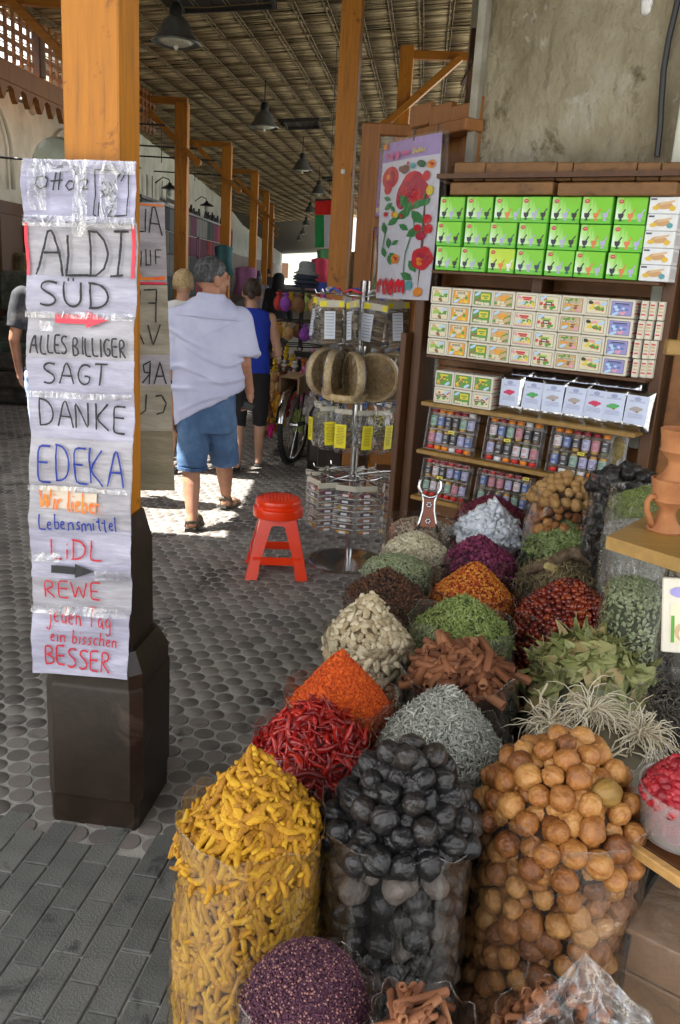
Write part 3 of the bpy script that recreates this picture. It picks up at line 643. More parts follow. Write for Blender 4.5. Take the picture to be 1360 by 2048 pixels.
for k in range(5):
    tag(link('spice_box', wb[[1, 0, 0, 1, 0][k]], None, sfr(sB + .064, .05, zA + k * .0622) @ Matrix.Rotation(random.uniform(-.04, .04), 4, 'Z')), 'small white box with a %s spice picture, %s from the bottom of its stack' % (['teal', 'tan', 'tan', 'teal', 'tan'][k], NUM[k]), 'box', 'white spice boxes stacked beside the green ones')
# soaps: nine designs in columns, four high
cs = {k: flat('soap_' + k, c, .4) for k, c in dict(card=(.70, .66, .55), cream=(.74, .68, .48), green=(.1, .32, .04), lime=(.3, .55, .06), yellow=(.8, .62, .03), orange=(.8, .35, .02), red=(.6, .04, .05), black=(.03, .03, .03), lilac=(.32, .3, .62), blue=(.12, .22, .55), brown=(.28, .12, .04), paleblue=(.48, .68, .9), pink=(.75, .35, .45), tanl=(.6, .42, .22)).items()}
ck = list(cs); ci = {k: i for i, k in enumerate(ck)}
KW, KD, KH = .104, .085, .078
def soap(design, seed):
    b = MB(); b.bbox((0, 0, KH / 2), (KW, KD, KH - .001), .003, 0); y = -KD / 2 - .0006; R_ = random.Random(seed)
    q = lambda x0, z0, x1, z1, c, dy=0: b.poly([(x0, y - dy, z0), (x1, y - dy, z0), (x1, y - dy, z1), (x0, y - dy, z1)], ci[c])
    e = lambda x, z, rx, rz, c, dy=.001: disc_(b, x, z, rx, rz, y - dy, ci[c], 10)
    bgc, blobs, bar, st = design
    q(-.043, .01, .043, .068, 'black'); q(-.0415, .0115, .0415, .0665, bgc, .0004)
    n_ = 0
    for c, cnt, zone in blobs:
        for _ in range(cnt):
            n_ += 1
            x = R_.uniform(zone[0], zone[2]); z = R_.uniform(zone[1], zone[3]); r_ = R_.uniform(.004, .009); e(x, z, r_, r_ * R_.uniform(.6, 1), c, .0008 + n_ * .00005)
    for (x0, z0, x1, z1, c) in bar: n_ += 1; q(x0, z0, x1, z1, c, .0012 + n_ * .00005)
    for (x0, z0, x1, z1, t_) in [d_ for d_ in st[1:]]:
        for pl in text_strokes(t_, x0, z0, x1, z1): ribbon(b, pl, .0022, lambda u, v: Vector((u, y - .0032, v)), ci['black'])
    b.poly([(st[0][0] + .016 * math.cos(a_) * .9 + .004 * math.sin(a_), y - .0036, st[0][1] + .0085 * math.sin(a_) + .004 * math.cos(a_)) for a_ in [2 * math.pi * k / 12 for k in range(12)]], ci['paleblue'])
    for zz_ in (.018, .032, .046, .058): b.poly([(KW / 2 + .0006, -.03, zz_), (KW / 2 + .0006, .03, zz_), (KW / 2 + .0006, .03, zz_ + .006), (KW / 2 + .0006, -.03, zz_ + .006)], ci['red'] if zz_ in (.018, .058) else ci['tanl'])
    return b.mesh('soap_box', [cs[k] for k in ck])
D = [
 ('cream', [('tanl', 5, (-.03, .045, .0, .06)), ('green', 9, (.0, .02, .035, .05)), ('lime', 4, (-.03, .035, 0, .05)), ('brown', 2, (.0, .015, .015, .025))], [(-.03, .036, .0, .05, 'lime')], [(.022, .056)]),
 ('orange', [('yellow', 8, (-.036, .016, .036, .035)), ('green', 4, (-.03, .03, .03, .04))], [(-.03, .05, .03, .064, 'cream'), (-.018, .038, .018, .05, 'cream'), (-.008, .03, .008, .038, 'cream')], [(-.022, .02), (-.02, .052, .02, .062, 'HONEY') if False else (-.02, .052, .02, .061, 'NOUR')]),
 ('green', [('brown', 8, (-.036, .016, .0, .04)), ('cream', 8, (-.03, .014, .036, .022))], [(-.008, .034, .036, .06, 'yellow'), (-.002, .047, .03, .053, 'green'), (.006, .038, .024, .044, 'green')], [(-.024, .058)]),
 ('tanl', [('green', 8, (-.036, .02, .036, .05)), ('cream', 7, (-.03, .014, .03, .03)), ('brown', 2, (.02, .016, .03, .022))], [(-.02, .044, .024, .056, 'orange'), (-.012, .033, .012, .044, 'orange')], [(-.026, .06)]),
 ('cream', [('pink', 3, (-.036, .05, -.026, .06)), ('green', 8, (-.03, .02, .036, .042)), ('yellow', 8, (-.03, .018, .036, .04))], [(-.02, .052, .024, .06, 'red'), (-.012, .045, .02, .051, 'red'), (-.038, .012, .038, .017, 'pink')], [(-.018, .03)]),
 ('cream', [('red', 9, (-.036, .02, .036, .058)), ('green', 7, (-.03, .018, .03, .03))], [(-.02, .046, .02, .054, 'lime'), (-.014, .03, .014, .046, 'black'), (-.01, .035, .01, .041, 'cream')], [(-.026, .06)]),
 ('tanl', [('green', 6, (-.036, .056, .036, .062)), ('orange', 6, (-.03, .03, -.0, .04)), ('pink', 4, (.02, .016, .034, .028)), ('brown', 5, (-.0, .026, .03, .042))], [(-.038, .045, .038, .054, 'cream')], [(-.02, .024), (-.034, .046, .034, .053, 'MANGO') if False else (-.034, .046, .034, .053, 'LEMON')]),
 ('cream', [('yellow', 10, (-.036, .03, .03, .056)), ('red', 4, (.0, .022, .03, .034)), ('green', 7, (-.02, .028, .03, .04)), ('black', 3, (-.034, .05, -.022, .06))], [(-.01, .05, .012, .06, 'pink')], [(.03, .052)]),
 ('lilac', [('blue', 9, (-.036, .018, .036, .045)), ('pink', 4, (0, .018, .03, .03)), ('paleblue', 4, (-.03, .03, .03, .05))], [(-.034, .05, .034, .054, 'blue'), (-.028, .056, .03, .06, 'black')], [(-.022, .016)]),
 ('green', [('yellow', 9, (-.036, .018, .036, .05)), ('brown', 5, (-.03, .03, .0, .05)), ('orange', 2, (-.034, .014, -.02, .02))], [(-.022, .054, .022, .062, 'yellow')], [(.022, .02)]),
 ('cream', [('red', 12, (-.03, .03, .036, .06)), ('green', 5, (-.03, .018, .03, .03))], [(-.036, .034, .018, .044, 'black'), (-.034, .0375, .014, .041, 'cream')], [(.022, .056)]),
]
dn = ['green olive branches', 'oranges behind a cream triangle', 'a yellow plaque on green', 'orange lettering on tan', 'lemons under a red title', 'a black roundel among red fruit', 'a cream title band and cinnamon', 'yellow flowers and red petals', 'lilac and blue lavender', 'yellow blossoms on green', 'red roses']
mats_soap = [soap(d, i * 3 + 1) for i, d in enumerate(D)]
sA, sB2 = sp(860, 600, .1)[0], sp(1272, 600, .1)[0]; z1 = SZ[1][2] + .008; ds = (sB2 - sA) / 9; KHs = 1.0
kh = (sp(1000, 585, .1)[1] - sp(1000, 729, .1)[1]) / 4
for r in range(4):
    for c in range(9):
        o = link('soap_box', mats_soap[c], None, sfr(sA + ds * (c + .5) + random.uniform(-.002, .002), .05 + random.uniform(-.004, .004), z1 + r * kh) @ Matrix.Diagonal((ds / KW * .985, 1, kh / KH * .985, 1)))
        tag(o, 'soap carton with %s, %s row' % (dn[c], ['bottom', 'second', 'third', 'top'][r]), 'soap box', 'soap cartons on the second shelf')
for k in range(3):
    for r in range(4):
        o = link('soap_box', mats_soap[8], None, sfr(sB2 + .02 + k * .028 + .01 * random.random(), .04 - k * .02, z1 + r * kh) @ Matrix.Rotation(rad(-90), 4, 'Z') @ Matrix.Diagonal((.75, .28, kh / KH * .97, 1)))
        tag(o, 'thin pale carton edge-on right of the lavender soaps, %s of three, %s row' % (NUM[k], ['bottom', 'second', 'third', 'top'][r]), 'soap box', 'thin cartons edge-on at the end of the second shelf')
z2 = SZ[2][2] + .011; sA = sp(862, 800, .13)[0]; dsx = (sp(985, 800, .1)[0] - sA) / 3; kk = [[10, 2, 10], [9, 9, 9]]
for r in range(2):
    for c in range(3):
        o = link('soap_box', mats_soap[kk[r][c]], None, sfr(sA + dsx * (c + .5), .07, z2 + r * kh * .98) @ Matrix.Diagonal((dsx / KW * .985, 1, kh / KH * .97, 1)))
        tag(o, 'soap carton with %s, third shelf, %s of the %s row' % (dn[kk[r][c]], ['left', 'middle', 'right'][c], ['lower', 'upper'][r]), 'soap box', 'soap cartons on the third shelf')
# silver pouches
foil = mat('silver_foil', [(.55, .56, .58), (.8, .81, .84)], .16, 8, .8, 45, metal=1., bdist=.004)
lbl = mat('pouch_label', [(.55, .62, .82), (.66, .72, .9)], .45, 30)
def pouch(c1):
    b = MB(); n, m_ = 10, 12; W_, H_ = .118, .165
    for sgn, in ((-1,), (1,)):
        vs = []
        for j in range(m_ + 1):
            for i in range(n + 1):
                u = i / n * 2 - 1; v = j / m_; puff = (1 - abs(u) ** 4) * (1 - abs(2 * v - 1) ** 6) * .02
                vs.append((u * W_ / 2 * (1 - .06 * math.sin(v * math.pi)), sgn * (puff + .001) + .003 * noise.noise(Vector((u * 4, v * 6, c1 + sgn))), v * H_))
        b.add(vs, [((j * (n + 1) + i), (j * (n + 1) + i + 1), ((j + 1) * (n + 1) + i + 1), ((j + 1) * (n + 1) + i)) for j in range(m_) for i in range(n)], 0)
    f_ = lambda x, z: Vector((x, -.0215 - .004 * (1 - (x / .05) ** 2), z))
    gx = [-.045, -.022, 0, .022, .045]
    for a_, c_ in zip(gx[:-1], gx[1:]): b.poly([f_(a_, .03), f_(c_, .03), f_(c_, .145), f_(a_, .145)], 1)
    g2 = lambda x, z, d: f_(x, z) + Vector((0, -.002 - d, 0))
    for x, z, r_, mi in ((0, .09, .02, 2 + c1), (.016, .092, .011, 2 + c1), (-.018, .088, .01, 2 + c1), (.005, .079, .006, 5)): b.poly([g2(x + r_ * math.cos(2 * math.pi * k / 10), z + r_ * .55 * math.sin(2 * math.pi * k / 10), .001 * (mi == 5)) for k in range(10)], mi)
    for z in (.118, .122, .055, .06, .065, .07): b.poly([g2(-.03, z, 0), g2(.03, z, 0), g2(.03, z + .0016, 0), g2(-.03, z + .0016, 0)], 6)
    b.poly([g2(.014 * math.cos(2 * math.pi * k / 10), .131 + .008 * math.sin(2 * math.pi * k / 10), 0) for k in range(10)], 7)
    return b.mesh('foil_pouch', [foil, lbl, flat('print_rose', (.65, .03, .12)), flat('print_leaf', (.08, .42, .12)), flat('print_olive', (.42, .38, .36)), flat('print_brown', (.4, .15, .03)), flat('print_greyblue', (.28, .32, .5)), flat('print_greyblue2', (.35, .4, .62))], True)
pch = [pouch(0), pouch(1), pouch(2)]
for k, xx in enumerate([1010, 1053, 1094, 1136, 1176, 1216, 1260]):
    s, _ = sp(xx, 830 + (xx - 1010) * .14, .13); v = [0, 1, 2, 2, 0, 1, 2][k]
    o = link('foil_pouch', pch[v], None, sfr(s, .085, z2) @ Matrix.Rotation(random.uniform(-.12, .12), 4, 'Z') @ Matrix.Rotation(random.uniform(-.17, -.08), 4, 'X') @ Matrix.Rotation(random.uniform(-.06, .06), 4, 'Y'))
    tag(o, 'silver foil pouch with a pale blue label and %s picture, %s from the left' % (['red rose', 'green leaf', 'grey olive'][v], NUM[k]), 'pouch', 'silver pouches on the third shelf')
for k, xx in enumerate([1030, 1074, 1115, 1156, 1200, 1238]):
    s, _ = sp(xx, 830 + (xx - 1010) * .14, .06)
    o = link('foil_pouch', pch[2], None, sfr(s, .03, z2 + .003) @ Matrix.Rotation(random.uniform(-.2, .2), 4, 'Z') @ Matrix.Rotation(-.02, 4, 'X') @ Matrix.Diagonal((.97, 1, 1.12, 1)))
    tag(o, 'silver pouch in the back row, behind the %s gap between front pouches' % NUM[k], 'pouch', 'silver pouches in the back row of the third shelf')
# jar trays
jarglass = plastic('jar_glass', haze=.05, gl=.7, rough=.06, bscale=8, bump=.15, hz=(.6, .55, .45))
capc = [flat('cap_red', (.62, .03, .02), .35), flat('cap_orange', (.8, .25, .02), .35), flat('cap_white', (.75, .75, .78), .35), flat('cap_purple', (.2, .05, .4), .35), flat('cap_darkred', (.3, .02, .03), .35)]
fillc = [flat('spice_brown', (.16, .08, .03), .9), flat('spice_gold', (.55, .3, .05), .9), flat('spice_dark', (.05, .04, .03), .9), flat('spice_green', (.14, .16, .07), .9), flat('spice_tan', (.36, .28, .14), .9)]
labc = [flat('label_white', (.62, .62, .66), .4), flat('label_lilac', (.45, .44, .62), .4), flat('label_blue', (.1, .16, .35), .4), flat('label_rosy', (.5, .25, .3), .4), flat('label_greenish', (.3, .42, .36), .4), flat('label_black', (.05, .05, .06), .4)]
tray_m = plastic('tray_plastic', haze=.08, gl=.75, rough=.12, bscale=14, bump=.4, hz=(.75, .75, .75))
jr, jh = .0175, .092
bj = MB(); bj.lathe([(jr * .9, .0), (jr, .005), (jr, .066), (jr * .8, .073), (jr * .8, .078)], (0, 0, 0), 12); 
jm = bj.mesh('jar', jarglass, True)
fm = []
for m_ in fillc: b = MB(); b.lathe([(jr * .8, .002), (jr * .9, .006), (jr * .9, .055), (jr * .5, .062)], (0, 0, 0), 8); fm.append(b.mesh('spice', m_, True))
cm = []
for m_ in capc: b = MB(); b.lathe([(jr * .92, .074), (jr * .96, .077), (jr * .96, .09), (jr * .8, .092)], (0, 0, 0), 12); cm.append(b.mesh('cap', m_, True))
lm = []
for i_, m_ in enumerate(labc):
    b = MB(); R_ = jr * 1.02
    for k in range(8):
        a0, a1 = [rad(-170 + 160 * t_ / 8) for t_ in (k, k + 1)]
        b.add([(R_ * math.cos(a0), R_ * math.sin(a0), .014), (R_ * math.cos(a1), R_ * math.sin(a1), .014), (R_ * math.cos(a1), R_ * math.sin(a1), .058), (R_ * math.cos(a0), R_ * math.sin(a0), .058)], [(0, 1, 2, 3)], 0)
    for zc in ((.05, .054), (.022, .025), (.028, .030), (.033, .035)):
        a0, a1 = rad(-120), rad(-60); b.add([(R_ * 1.03 * math.cos(a), R_ * 1.03 * math.sin(a), z_) for a, z_ in ((a0, zc[0]), (rad(-90), zc[0]), (a1, zc[0]), (a1, zc[1]), (rad(-90), zc[1]), (a0, zc[1]))], [(0, 1, 4, 5), (1, 2, 3, 4)], 1)
    lm.append(b.mesh('label', [m_, flat('label_print%d' % i_, [(.5, .05, .05), (.1, .1, .3), (.6, .6, .7), (.4, .02, .05), (.05, .2, .1), (.6, .6, .6)][i_])]))
yl = flat('yellow_sticker', (.85, .75, .02), .4)
def tray(x0, x1, yb, shelf, n, caps, lab, small=1., sticker=(.5, .5), lean=-.16):
    s0, s1 = sp(x0, yb, .12)[0], sp(x1, yb, .12)[0]; W_ = s1 - s0; z = SZ[shelf][2] + .011; Hh = .195 * small
    t = thing('jar_tray', lab, 'spice set', mw=sfr((s0 + s1) / 2, .085, z) @ Matrix.Rotation(lean, 4, 'X'), group='clear trays of small spice jars')
    b = MB(); b.bbox((0, .024, Hh / 2), (W_, .004, Hh), .001)
    for s in (-1, 1): b.bbox((s * (W_ / 2 - .003), 0, Hh / 2), (.005, .044, Hh), .001)
    b.bbox((0, 0, .0025), (W_ - .012, .044, .005), .001); b.bbox((0, 0, Hh - .0025), (W_ - .012, .044, .005), .001); b.build('tray', tray_m, t)
    for r in range(2):
        for k in range(6):
            x = (k - 2.5) * (W_ - .018) / 6; R_ = random.Random(n * 100 + r * 10 + k)
            up = r == 1
            mw = Matrix.Translation((x, 0, (.1 * small + .002) if up else .096 * small)) @ (Matrix.Identity(4) if up else Matrix.Rotation(math.pi, 4, 'Y')) @ Matrix.Rotation(0 if up else 0, 4, 'Z') @ Matrix.Diagonal((small, small, small, 1))
            j = link('jar', jm, t, mw); link('spice', R_.choice(fm), j); c_ = caps[(r * 6 + k) % len(caps)]; link('cap', cm[c_], j); link('label', R_.choice(lm), j)
    b = MB(); b.bbox(((sticker[0] - .5) * W_, -.024, sticker[1] * Hh), (.03, .0015, .013), .0004); b.build('price_sticker', yl, t)
    for q in range(4):
        bb = MB(); bb.box(((sticker[0] - .5) * W_ - .008 + q * .0055, -.0252, sticker[1] * Hh), (.003, .0006, .006)); bb.build('digit', M['ink'], t)
tray(842, 938, 900, 3, 1, [0, 1, 1, 2, 0, 1, 4, 1, 1, 4, 4, 2], 'upper left tray of spice jars with green glints, below the soap cartons', 1., (.55, .48))
tray(958, 1072, 920, 3, 2, [0, 2, 1, 0, 1, 0, 1, 4, 1, 1, 2, 1], 'upper middle tray of spice jars, red and orange caps at its foot', 1., (.42, .52))
tray(1085, 1210, 945, 3, 3, [0, 2, 2, 2, 1, 3, 1, 1, 4, 4, 4, 1], 'upper right tray of spice jars with one purple cap', 1., (.55, .5))
tray(832, 926, 990, 4, 4, [0, 0, 0, 0, 0, 0, 0, 4, 4, 0, 4, 4], 'lower left tray of red-capped spice jars beside the display stand', .92, (.42, .55))
tray(940, 1050, 1010, 4, 5, [0, 0, 0, 0, 0, 0, 4, 0, 4, 0, 4, 0], 'lower right tray of red-capped spice jars half hidden by the rock salt', .92, (.9, .95))
# packets right of the trays
for k, (px_, py_) in enumerate([(1225, 925), (1240, 905)]):
    s, z = sp(px_, py_, .0); b = MB(); b.xf = sfr(s, .02, z - .1); b.bbox((0, 0, .1), (.07, .03, .2), .008); b.ell((0, -.012, .12), (.03, .01, .05), 1)
    tag(b.build('herb_packet', [plastic('packet_film%d' % k, haze=.2, gl=.6), mat('dried_herb%d' % k, [(.09, .06, .03), (.3, .24, .08)], .9, 60)]), 'clear packet of dried herbs beside the shelf end, %s of two' % ['left', 'right'][k], 'packet')

# --- doors left of the shelving
dl = thing('glazed_door', 'open red-brown shop door with glass panes behind the rose poster', 'door')
yD = 5.9; dw = M['door']
def dbox(name, x0, y0, x1, y1, th=.05, m_=None, yd=yD, par=None, c=.006):
    a = PY(x0, y1, yd); c_ = PY(x1, y0, yd); xm = PY((x0 + x1) / 2, (y0 + y1) / 2, yd)
    zb = PY((x0 + x1) / 2, y1, yd).z; zt_ = PY((x0 + x1) / 2, y0, yd).z; xa = PY(x0, (y0 + y1) / 2, yd).x; xb = PY(x1, (y0 + y1) / 2, yd).x
    b = MB(); b.bbox(((xa + xb) / 2, yd, (zb + zt_) / 2), (xb - xa, th, zt_ - zb), c); return b.build(name, m_ or dw, par or dl)
za, zb_ = PY(720, 245, yD), PY(700, 690, yD); xl, xr = PY(722, 300, yD).x, PY(850, 300, yD).x
dbox('stile', 704, 246, 738, 932, .062); dbox('stile', 838, 246, 858, 932, .062)
for y0, y1 in ((248, 272), (436, 458), (640, 670), (880, 930)): dbox('rail', 739, y0, 837, y1)
dbox('panel', 739, 671, 837, 879, .025); 
for y0, y1 in ((273, 435), (459, 639)): dbox('pane', 739, y0, 837, y1, .006, plastic('door_glass', haze=.04, gl=.8, rough=.05, bscale=2, bump=.05))
for y0, y1 in ((273, 435), (459, 639)):
    for x in (741, 751): dbox('bead', x, y0, x + 5, y1, .02)
# brown boards left of the door, down to the ground behind the display stand
wp = thing('shop_plinth', 'brown panelled plinth of the shopfront behind the display stand', 'wall')
for k, (x0, x1, m_) in enumerate([(640, 690, M['brownpaint']), (691, 742, M['darkwood']), (743, 762, M['post']), (763, 800, M['darkwood']), (801, 850, M['door'])]):
    a = PY(x0, 800, 6.1); c_ = PY(x1, 800, 6.1); b = MB(); b.bbox(((a.x + c_.x) / 2, 6.1, .62), (c_.x - a.x - .004, .06, 1.24), .006); b.build('board', m_, wp)
b = MB(); a = PY(700, 690, 6.0); b.bbox((.3, 6.05, 1.27), (.85, .12, .06), .008); b.build('ledge', M['door'], wp)
# goods behind the glass
for k, (px_, py_, c) in enumerate([(748, 395, (.25, .12, .3)), (760, 520, (.02, .25, .08)), (775, 560, (.3, .2, .4)), (768, 600, (.15, .1, .5)), (785, 540, (.55, .4, .25)), (745, 480, (.5, .4, .3))]):
    p = PY(px_, py_, 6.4); b = MB(); b.xf = Matrix.Translation(p); b.tube([(0, 0, .32), (.01, 0, .2), (-.01, .01, 0), (.01, 0, -.2), (0, 0, -.34)], [.02, .045, .055, .06, .03], 8)
    tag(b.build('scarf', mat('scarf_cloth%d' % k, [tuple(x * .5 for x in c), c, tuple(min(1, x * 1.6) for x in c)], .9, 12, .4, 30), None, True), '%s scarf hanging behind the glass of the shop door' % ['plum', 'dark green', 'mauve', 'blue violet', 'sandy', 'beige'][k], 'scarf')
# door leaf beside the shelf with crown boards, carries the poster
LN_o = Vector((PY(945, 250, 4.35).x, 4.35, 0)); LDv = Vector((-.44, .9, 0)).normalized(); LN = Vector((-LDv.y, LDv.x, 0)); LN = LN if LN.y < 0 else -LN
def lp(px, py, off=0.): p = PP(px, py, LN_o + LN * off, LN); return (p - LN_o).dot(LDv), p.z
lfr = frame(LN_o, -LDv)      # local +x towards the camera side, -y to the lane
leaf = thing('wooden_door', 'solid brown wooden shop door with stepped cornice, left of the shelving', 'door')
def lbox(name, x0, y0, x1, y1, off, th, m_, par, c=.005):
    s0 = -lp(x0, (y0 + y1) / 2, off)[0]; s1 = -lp(x1, (y0 + y1) / 2, off)[0]; z0 = lp((x0 + x1) / 2, y1, off)[1]; z1_ = lp((x0 + x1) / 2, y0, off)[1]
    b = MB(); b.xf = lfr; b.bbox(((s0 + s1) / 2, -off + th / 2, (z0 + z1_) / 2), (s1 - s0, th, z1_ - z0), c); return b.build(name, m_, par)
for x0, x1 in ((821, 858), (859, 900), (901, 944)): lbox('cornice_board', x0, 208, x1, 252, .05, .04, M['door'], leaf)
lbox('cornice_beam', 815, 248, 930, 272, .11, .1, M['door'], leaf)
lbox('stile', 905, 274, 929, 700, .02, .05, M['door'], leaf); lbox('stile', 931, 196, 952, 400, .03, .06, M['door'], leaf)
lbox('panel', 842, 274, 904, 690, .0, .03, M['door'], leaf); lbox('stile', 815, 274, 841, 690, .02, .05, M['door'], leaf)
for k, (y0, y1) in enumerate(((330, 372), (373, 420), (421, 470))):
    lbox('plank', 899, y0, 930, y1, .07, .02, M['crown'], leaf)
# poster of roses
post_n = LN; po = Vector((PY(830, 430, 4.25).x, 4.25, 0))
def pp_(px, py): return PP(px, py, po, LN)
quad = [pp_(769, 290), pp_(886, 265), pp_(858, 601), pp_(750, 596)]
def PS(u, v, d=0.):
    top = quad[0].lerp(quad[1], u); bot = quad[3].lerp(quad[2], u); p = top.lerp(bot, v)
    return p + LN * (.012 * math.sin(u * 3.1) + .006 * math.sin(v * 5 + u * 2) + d)
ps = thing('rose_sticker_poster', 'hanging sheet of red rose stickers with a purple header', 'poster')
pc = {k: flat('poster_' + k, c, .35) for k, c in dict(white=(.72, .73, .85), purple=(.42, .3, .65), deep=(.2, .1, .45), red=(.65, .01, .03), crim=(.45, .0, .05), green=(.03, .25, .07), orange=(.85, .3, .02), yellow=(.85, .65, .05), brown=(.2, .08, .06), pink=(.7, .12, .35), dgreen=(.01, .1, .04), teal=(.1, .4, .45)).items()}
pk = list(pc); pi_ = {k: i for i, k in enumerate(pk)}
b = MB(); n = 8; m_ = 16
def sheet(u0, v0, u1, v1, mi, d, n=8, m_=10):
    vs = [PS(u0 + (u1 - u0) * i / n, v0 + (v1 - v0) * j / m_, d) for j in range(m_ + 1) for i in range(n + 1)]
    b.add(vs, [(j * (n + 1) + i, (j + 1) * (n + 1) + i, (j + 1) * (n + 1) + i + 1, j * (n + 1) + i + 1) for j in range(m_) for i in range(n)], mi)
sheet(0, 0, 1, 1, pi_['white'], 0); sheet(0, 0, 1, 1, pi_['white'], -.003)
sheet(0, 0, 1, .12, pi_['purple'], .001, 8, 3)
lay = [0.0015]
def ell_(u, v, ru, rv, c, rot=0., n=14, wob=0.):
    lay[0] += .00012
    ca, sa = math.cos(rot), math.sin(rot)
    pts_ = []
    for k in range(n):
        a = 2 * math.pi * k / n; r_ = 1 + wob * math.sin(a * 5 + u * 9); x = ru * math.cos(a) * r_; y_ = rv * math.sin(a) * r_
        pts_.append(PS(u + x * ca - y_ * sa * 2.6 / 1., v + x * sa / 2.6 + y_ * ca, lay[0]))
    b.poly(pts_, pi_[c])
def leaf_(u, v, L, rot, c='green'):
    lay[0] += .00012; pr = [(0, 0), (.3, .22), (.6, .25), (1, 0), (.6, -.25), (.3, -.22)]
    b.poly([PS(u + L * (x * math.cos(rot) - y_ * math.sin(rot)), v + L / 2.7 * (x * math.sin(rot) + y_ * math.cos(rot)), lay[0]) for x, y_ in pr], pi_[c])
def rose(u, v, r, c='red'):
    ell_(u, v, r, r * .42, c, 0, 18, .07); 
    for k, (a, q, cc) in enumerate([(0, .6, 'crim'), (2, .55, 'orange'), (4, .5, 'crim'), (1, .35, 'red'), (3, .3, 'orange'), (5, .2, 'crim')]): ell_(u + r * .3 * math.cos(a), v + r * .13 * math.sin(a), r * q * .7, r * q * .22, cc, a)
ell_(.2, .22, .17, .07, 'red', .2, 16); ell_(.2, .25, .09, .04, 'crim', .4); ell_(.17, .29, .08, .035, 'red', .1); ell_(.24, .2, .05, .02, 'crim'); ell_(.16, .215, .04, .02, 'orange')
ell_(.62, .30, .2, .1, 'red', .1, 16); ell_(.47, .34, .12, .09, 'crim', .2); ell_(.76, .33, .12, .08, 'crim', -.2); ell_(.6, .36, .16, .08, 'red'); ell_(.66, .27, .08, .06, 'crim', .3); ell_(.58, .33, .05, .06, 'crim')
for u, v, L, r in [(.62, .44, .35, -2.2), (.62, .44, .3, .9), (.62, .43, .3, 2.6), (.62, .43, .25, -.6), (.1, .34, .16, .4), (.12, .42, .2, -.6), (.25, .4, .14, .9), (.1, .5, .22, 1.3), (.2, .52, .24, -.5), (.42, .52, .2, .6), (.55, .6, .3, -.5), (.22, .6, .2, 1.5), (.1, .66, .2, 1.2), (.25, .7, .2, .6), (.63, .75, .25, 1.), (.5, .83, .25, .5), (.42, .62, .15, 2.6), (.78, .42, .18, -.8), (.3, .78, .2, -1.9)]: leaf_(u, v, L, r)
for pl in ([(.66, .46), (.68, .55), (.62, .62), (.56, .7), (.55, .8), (.6, .97)], [(.14, .5), (.15, .58), (.11, .68)], [(.8, .38), (.84, .33)]): 
    lay[0] += .0002; ribbon(b, pl, .02, lambda u, v: PS(u, v, lay[0]), pi_['green'])
rose(.84, .74, .17); rose(.38, .74, .075, 'orange'); ell_(.88, .5, .06, .03, 'red'); ell_(.74, .55, .06, .022, 'red'); ell_(.8, .6, .08, .028, 'crim'); ell_(.9, .56, .07, .03, 'red'); ell_(.16, .45, .04, .015, 'red'); ell_(.46, .47, .03, .012, 'red')
rose(.9, .175, .06, 'orange'); ell_(.84, .24, .05, .03, 'red'); ell_(.5, .185, .07, .028, 'brown', .5); ell_(.43, .18, .04, .02, 'brown', -.5); ell_(.63, .17, .04, .018, 'teal'); ell_(.76, .165, .07, .02, 'dgreen', .6)
ell_(.33, .455, .05, .018, 'orange', .6); ell_(.37, .46, .04, .018, 'yellow', -.6); ell_(.84, .95, .07, .03, 'orange', .3); ell_(.68, .91, .06, .03, 'teal'); ell_(.88, .68, .04, .015, 'red')
ell_(.9, .33, .05, .03, 'yellow'); ell_(.55, .15, .02, .01, 'red'); ell_(.08, .02, .05, .02, 'orange')
for (txt, box, wd, c) in (('room', (.1, -.105, .58, -.055), .022, 'pink'), ('Decor' if False else 'DeCor', (.62, -.095, .82, -.07), .01, 'yellow'), ('room', (.06, -.96, .62, -.82), .05, 'red')):
    for pl in text_strokes(txt.replace('D', 'D'), *box): lay[0] += .00005; ribbon(b, [(x, -y_) for x, y_ in pl], wd, lambda u, v: PS(u, v, lay[0] + .0006), pi_[c])
b.build('printed_sheet', [pc[k] for k in pk], ps)
b = MB(); sheet(-.02, -.01, 1.05, 1.0, 0, .012); sheet(.2, -.01, 1.07, 1.0, 0, -.012); b.build('clear_sleeve', plastic('sleeve_film', haze=.02, gl=.55, rough=.08, bscale=6, bump=.5), ps, True)
b = MB(); b.tube([PS(.6, -.05), PS(.6, 0.02, .004)], .004, 5); b.tube([PS(.95, -.05), PS(.95, 0.0, .004)], .003, 5); b.build('hook', M['black'], ps)

# ================================================================== SACKS OF SPICES
film = plastic('sack_film', haze=.012, gl=.7, rough=.09, bscale=9, bump=1.0, hz=(.6, .58, .52))
film2 = plastic('sack_film_cloudy', haze=.1, gl=.5, rough=.2, bscale=12, bump=.7, hz=(.6, .6, .57))
def tmpl(b): return (np.array([tuple(p) for p in b.v]), sorted(b.f, key=len))
def t_tube(L, r, n=6, seg=5, bend=.2, taper=.6, lump=.0, seed=0, flat=1.):
    R_ = random.Random(seed); b = MB(); pts_ = []; rr = []
    for k in range(seg + 1):
        t = k / seg; pts_.append((L * (t - .5), bend * L * (4 * (t - .5) ** 2 - .5) * .5, R_.uniform(-.03, .03) * L)); rr.append(r * (1 - taper * abs(2 * t - 1) ** 3) * (1 + R_.uniform(-lump, lump)))
    b.tube(pts_, rr, n, 0, True, flat); return b
def t_blob(r, seed, nu=8, nv=6, am=.25, sq=(1, 1, 1), fr_=1.3):
    b = MB(); b.ell((0, 0, 0), (r * sq[0], r * sq[1], r * sq[2]), 0, nu, nv)
    b.v = [tuple(Vector(p) * (1 + am * noise.noise(Vector(p) / r * fr_ + Vector((seed * 7.3, 0, 0))))) for p in b.v]; return b
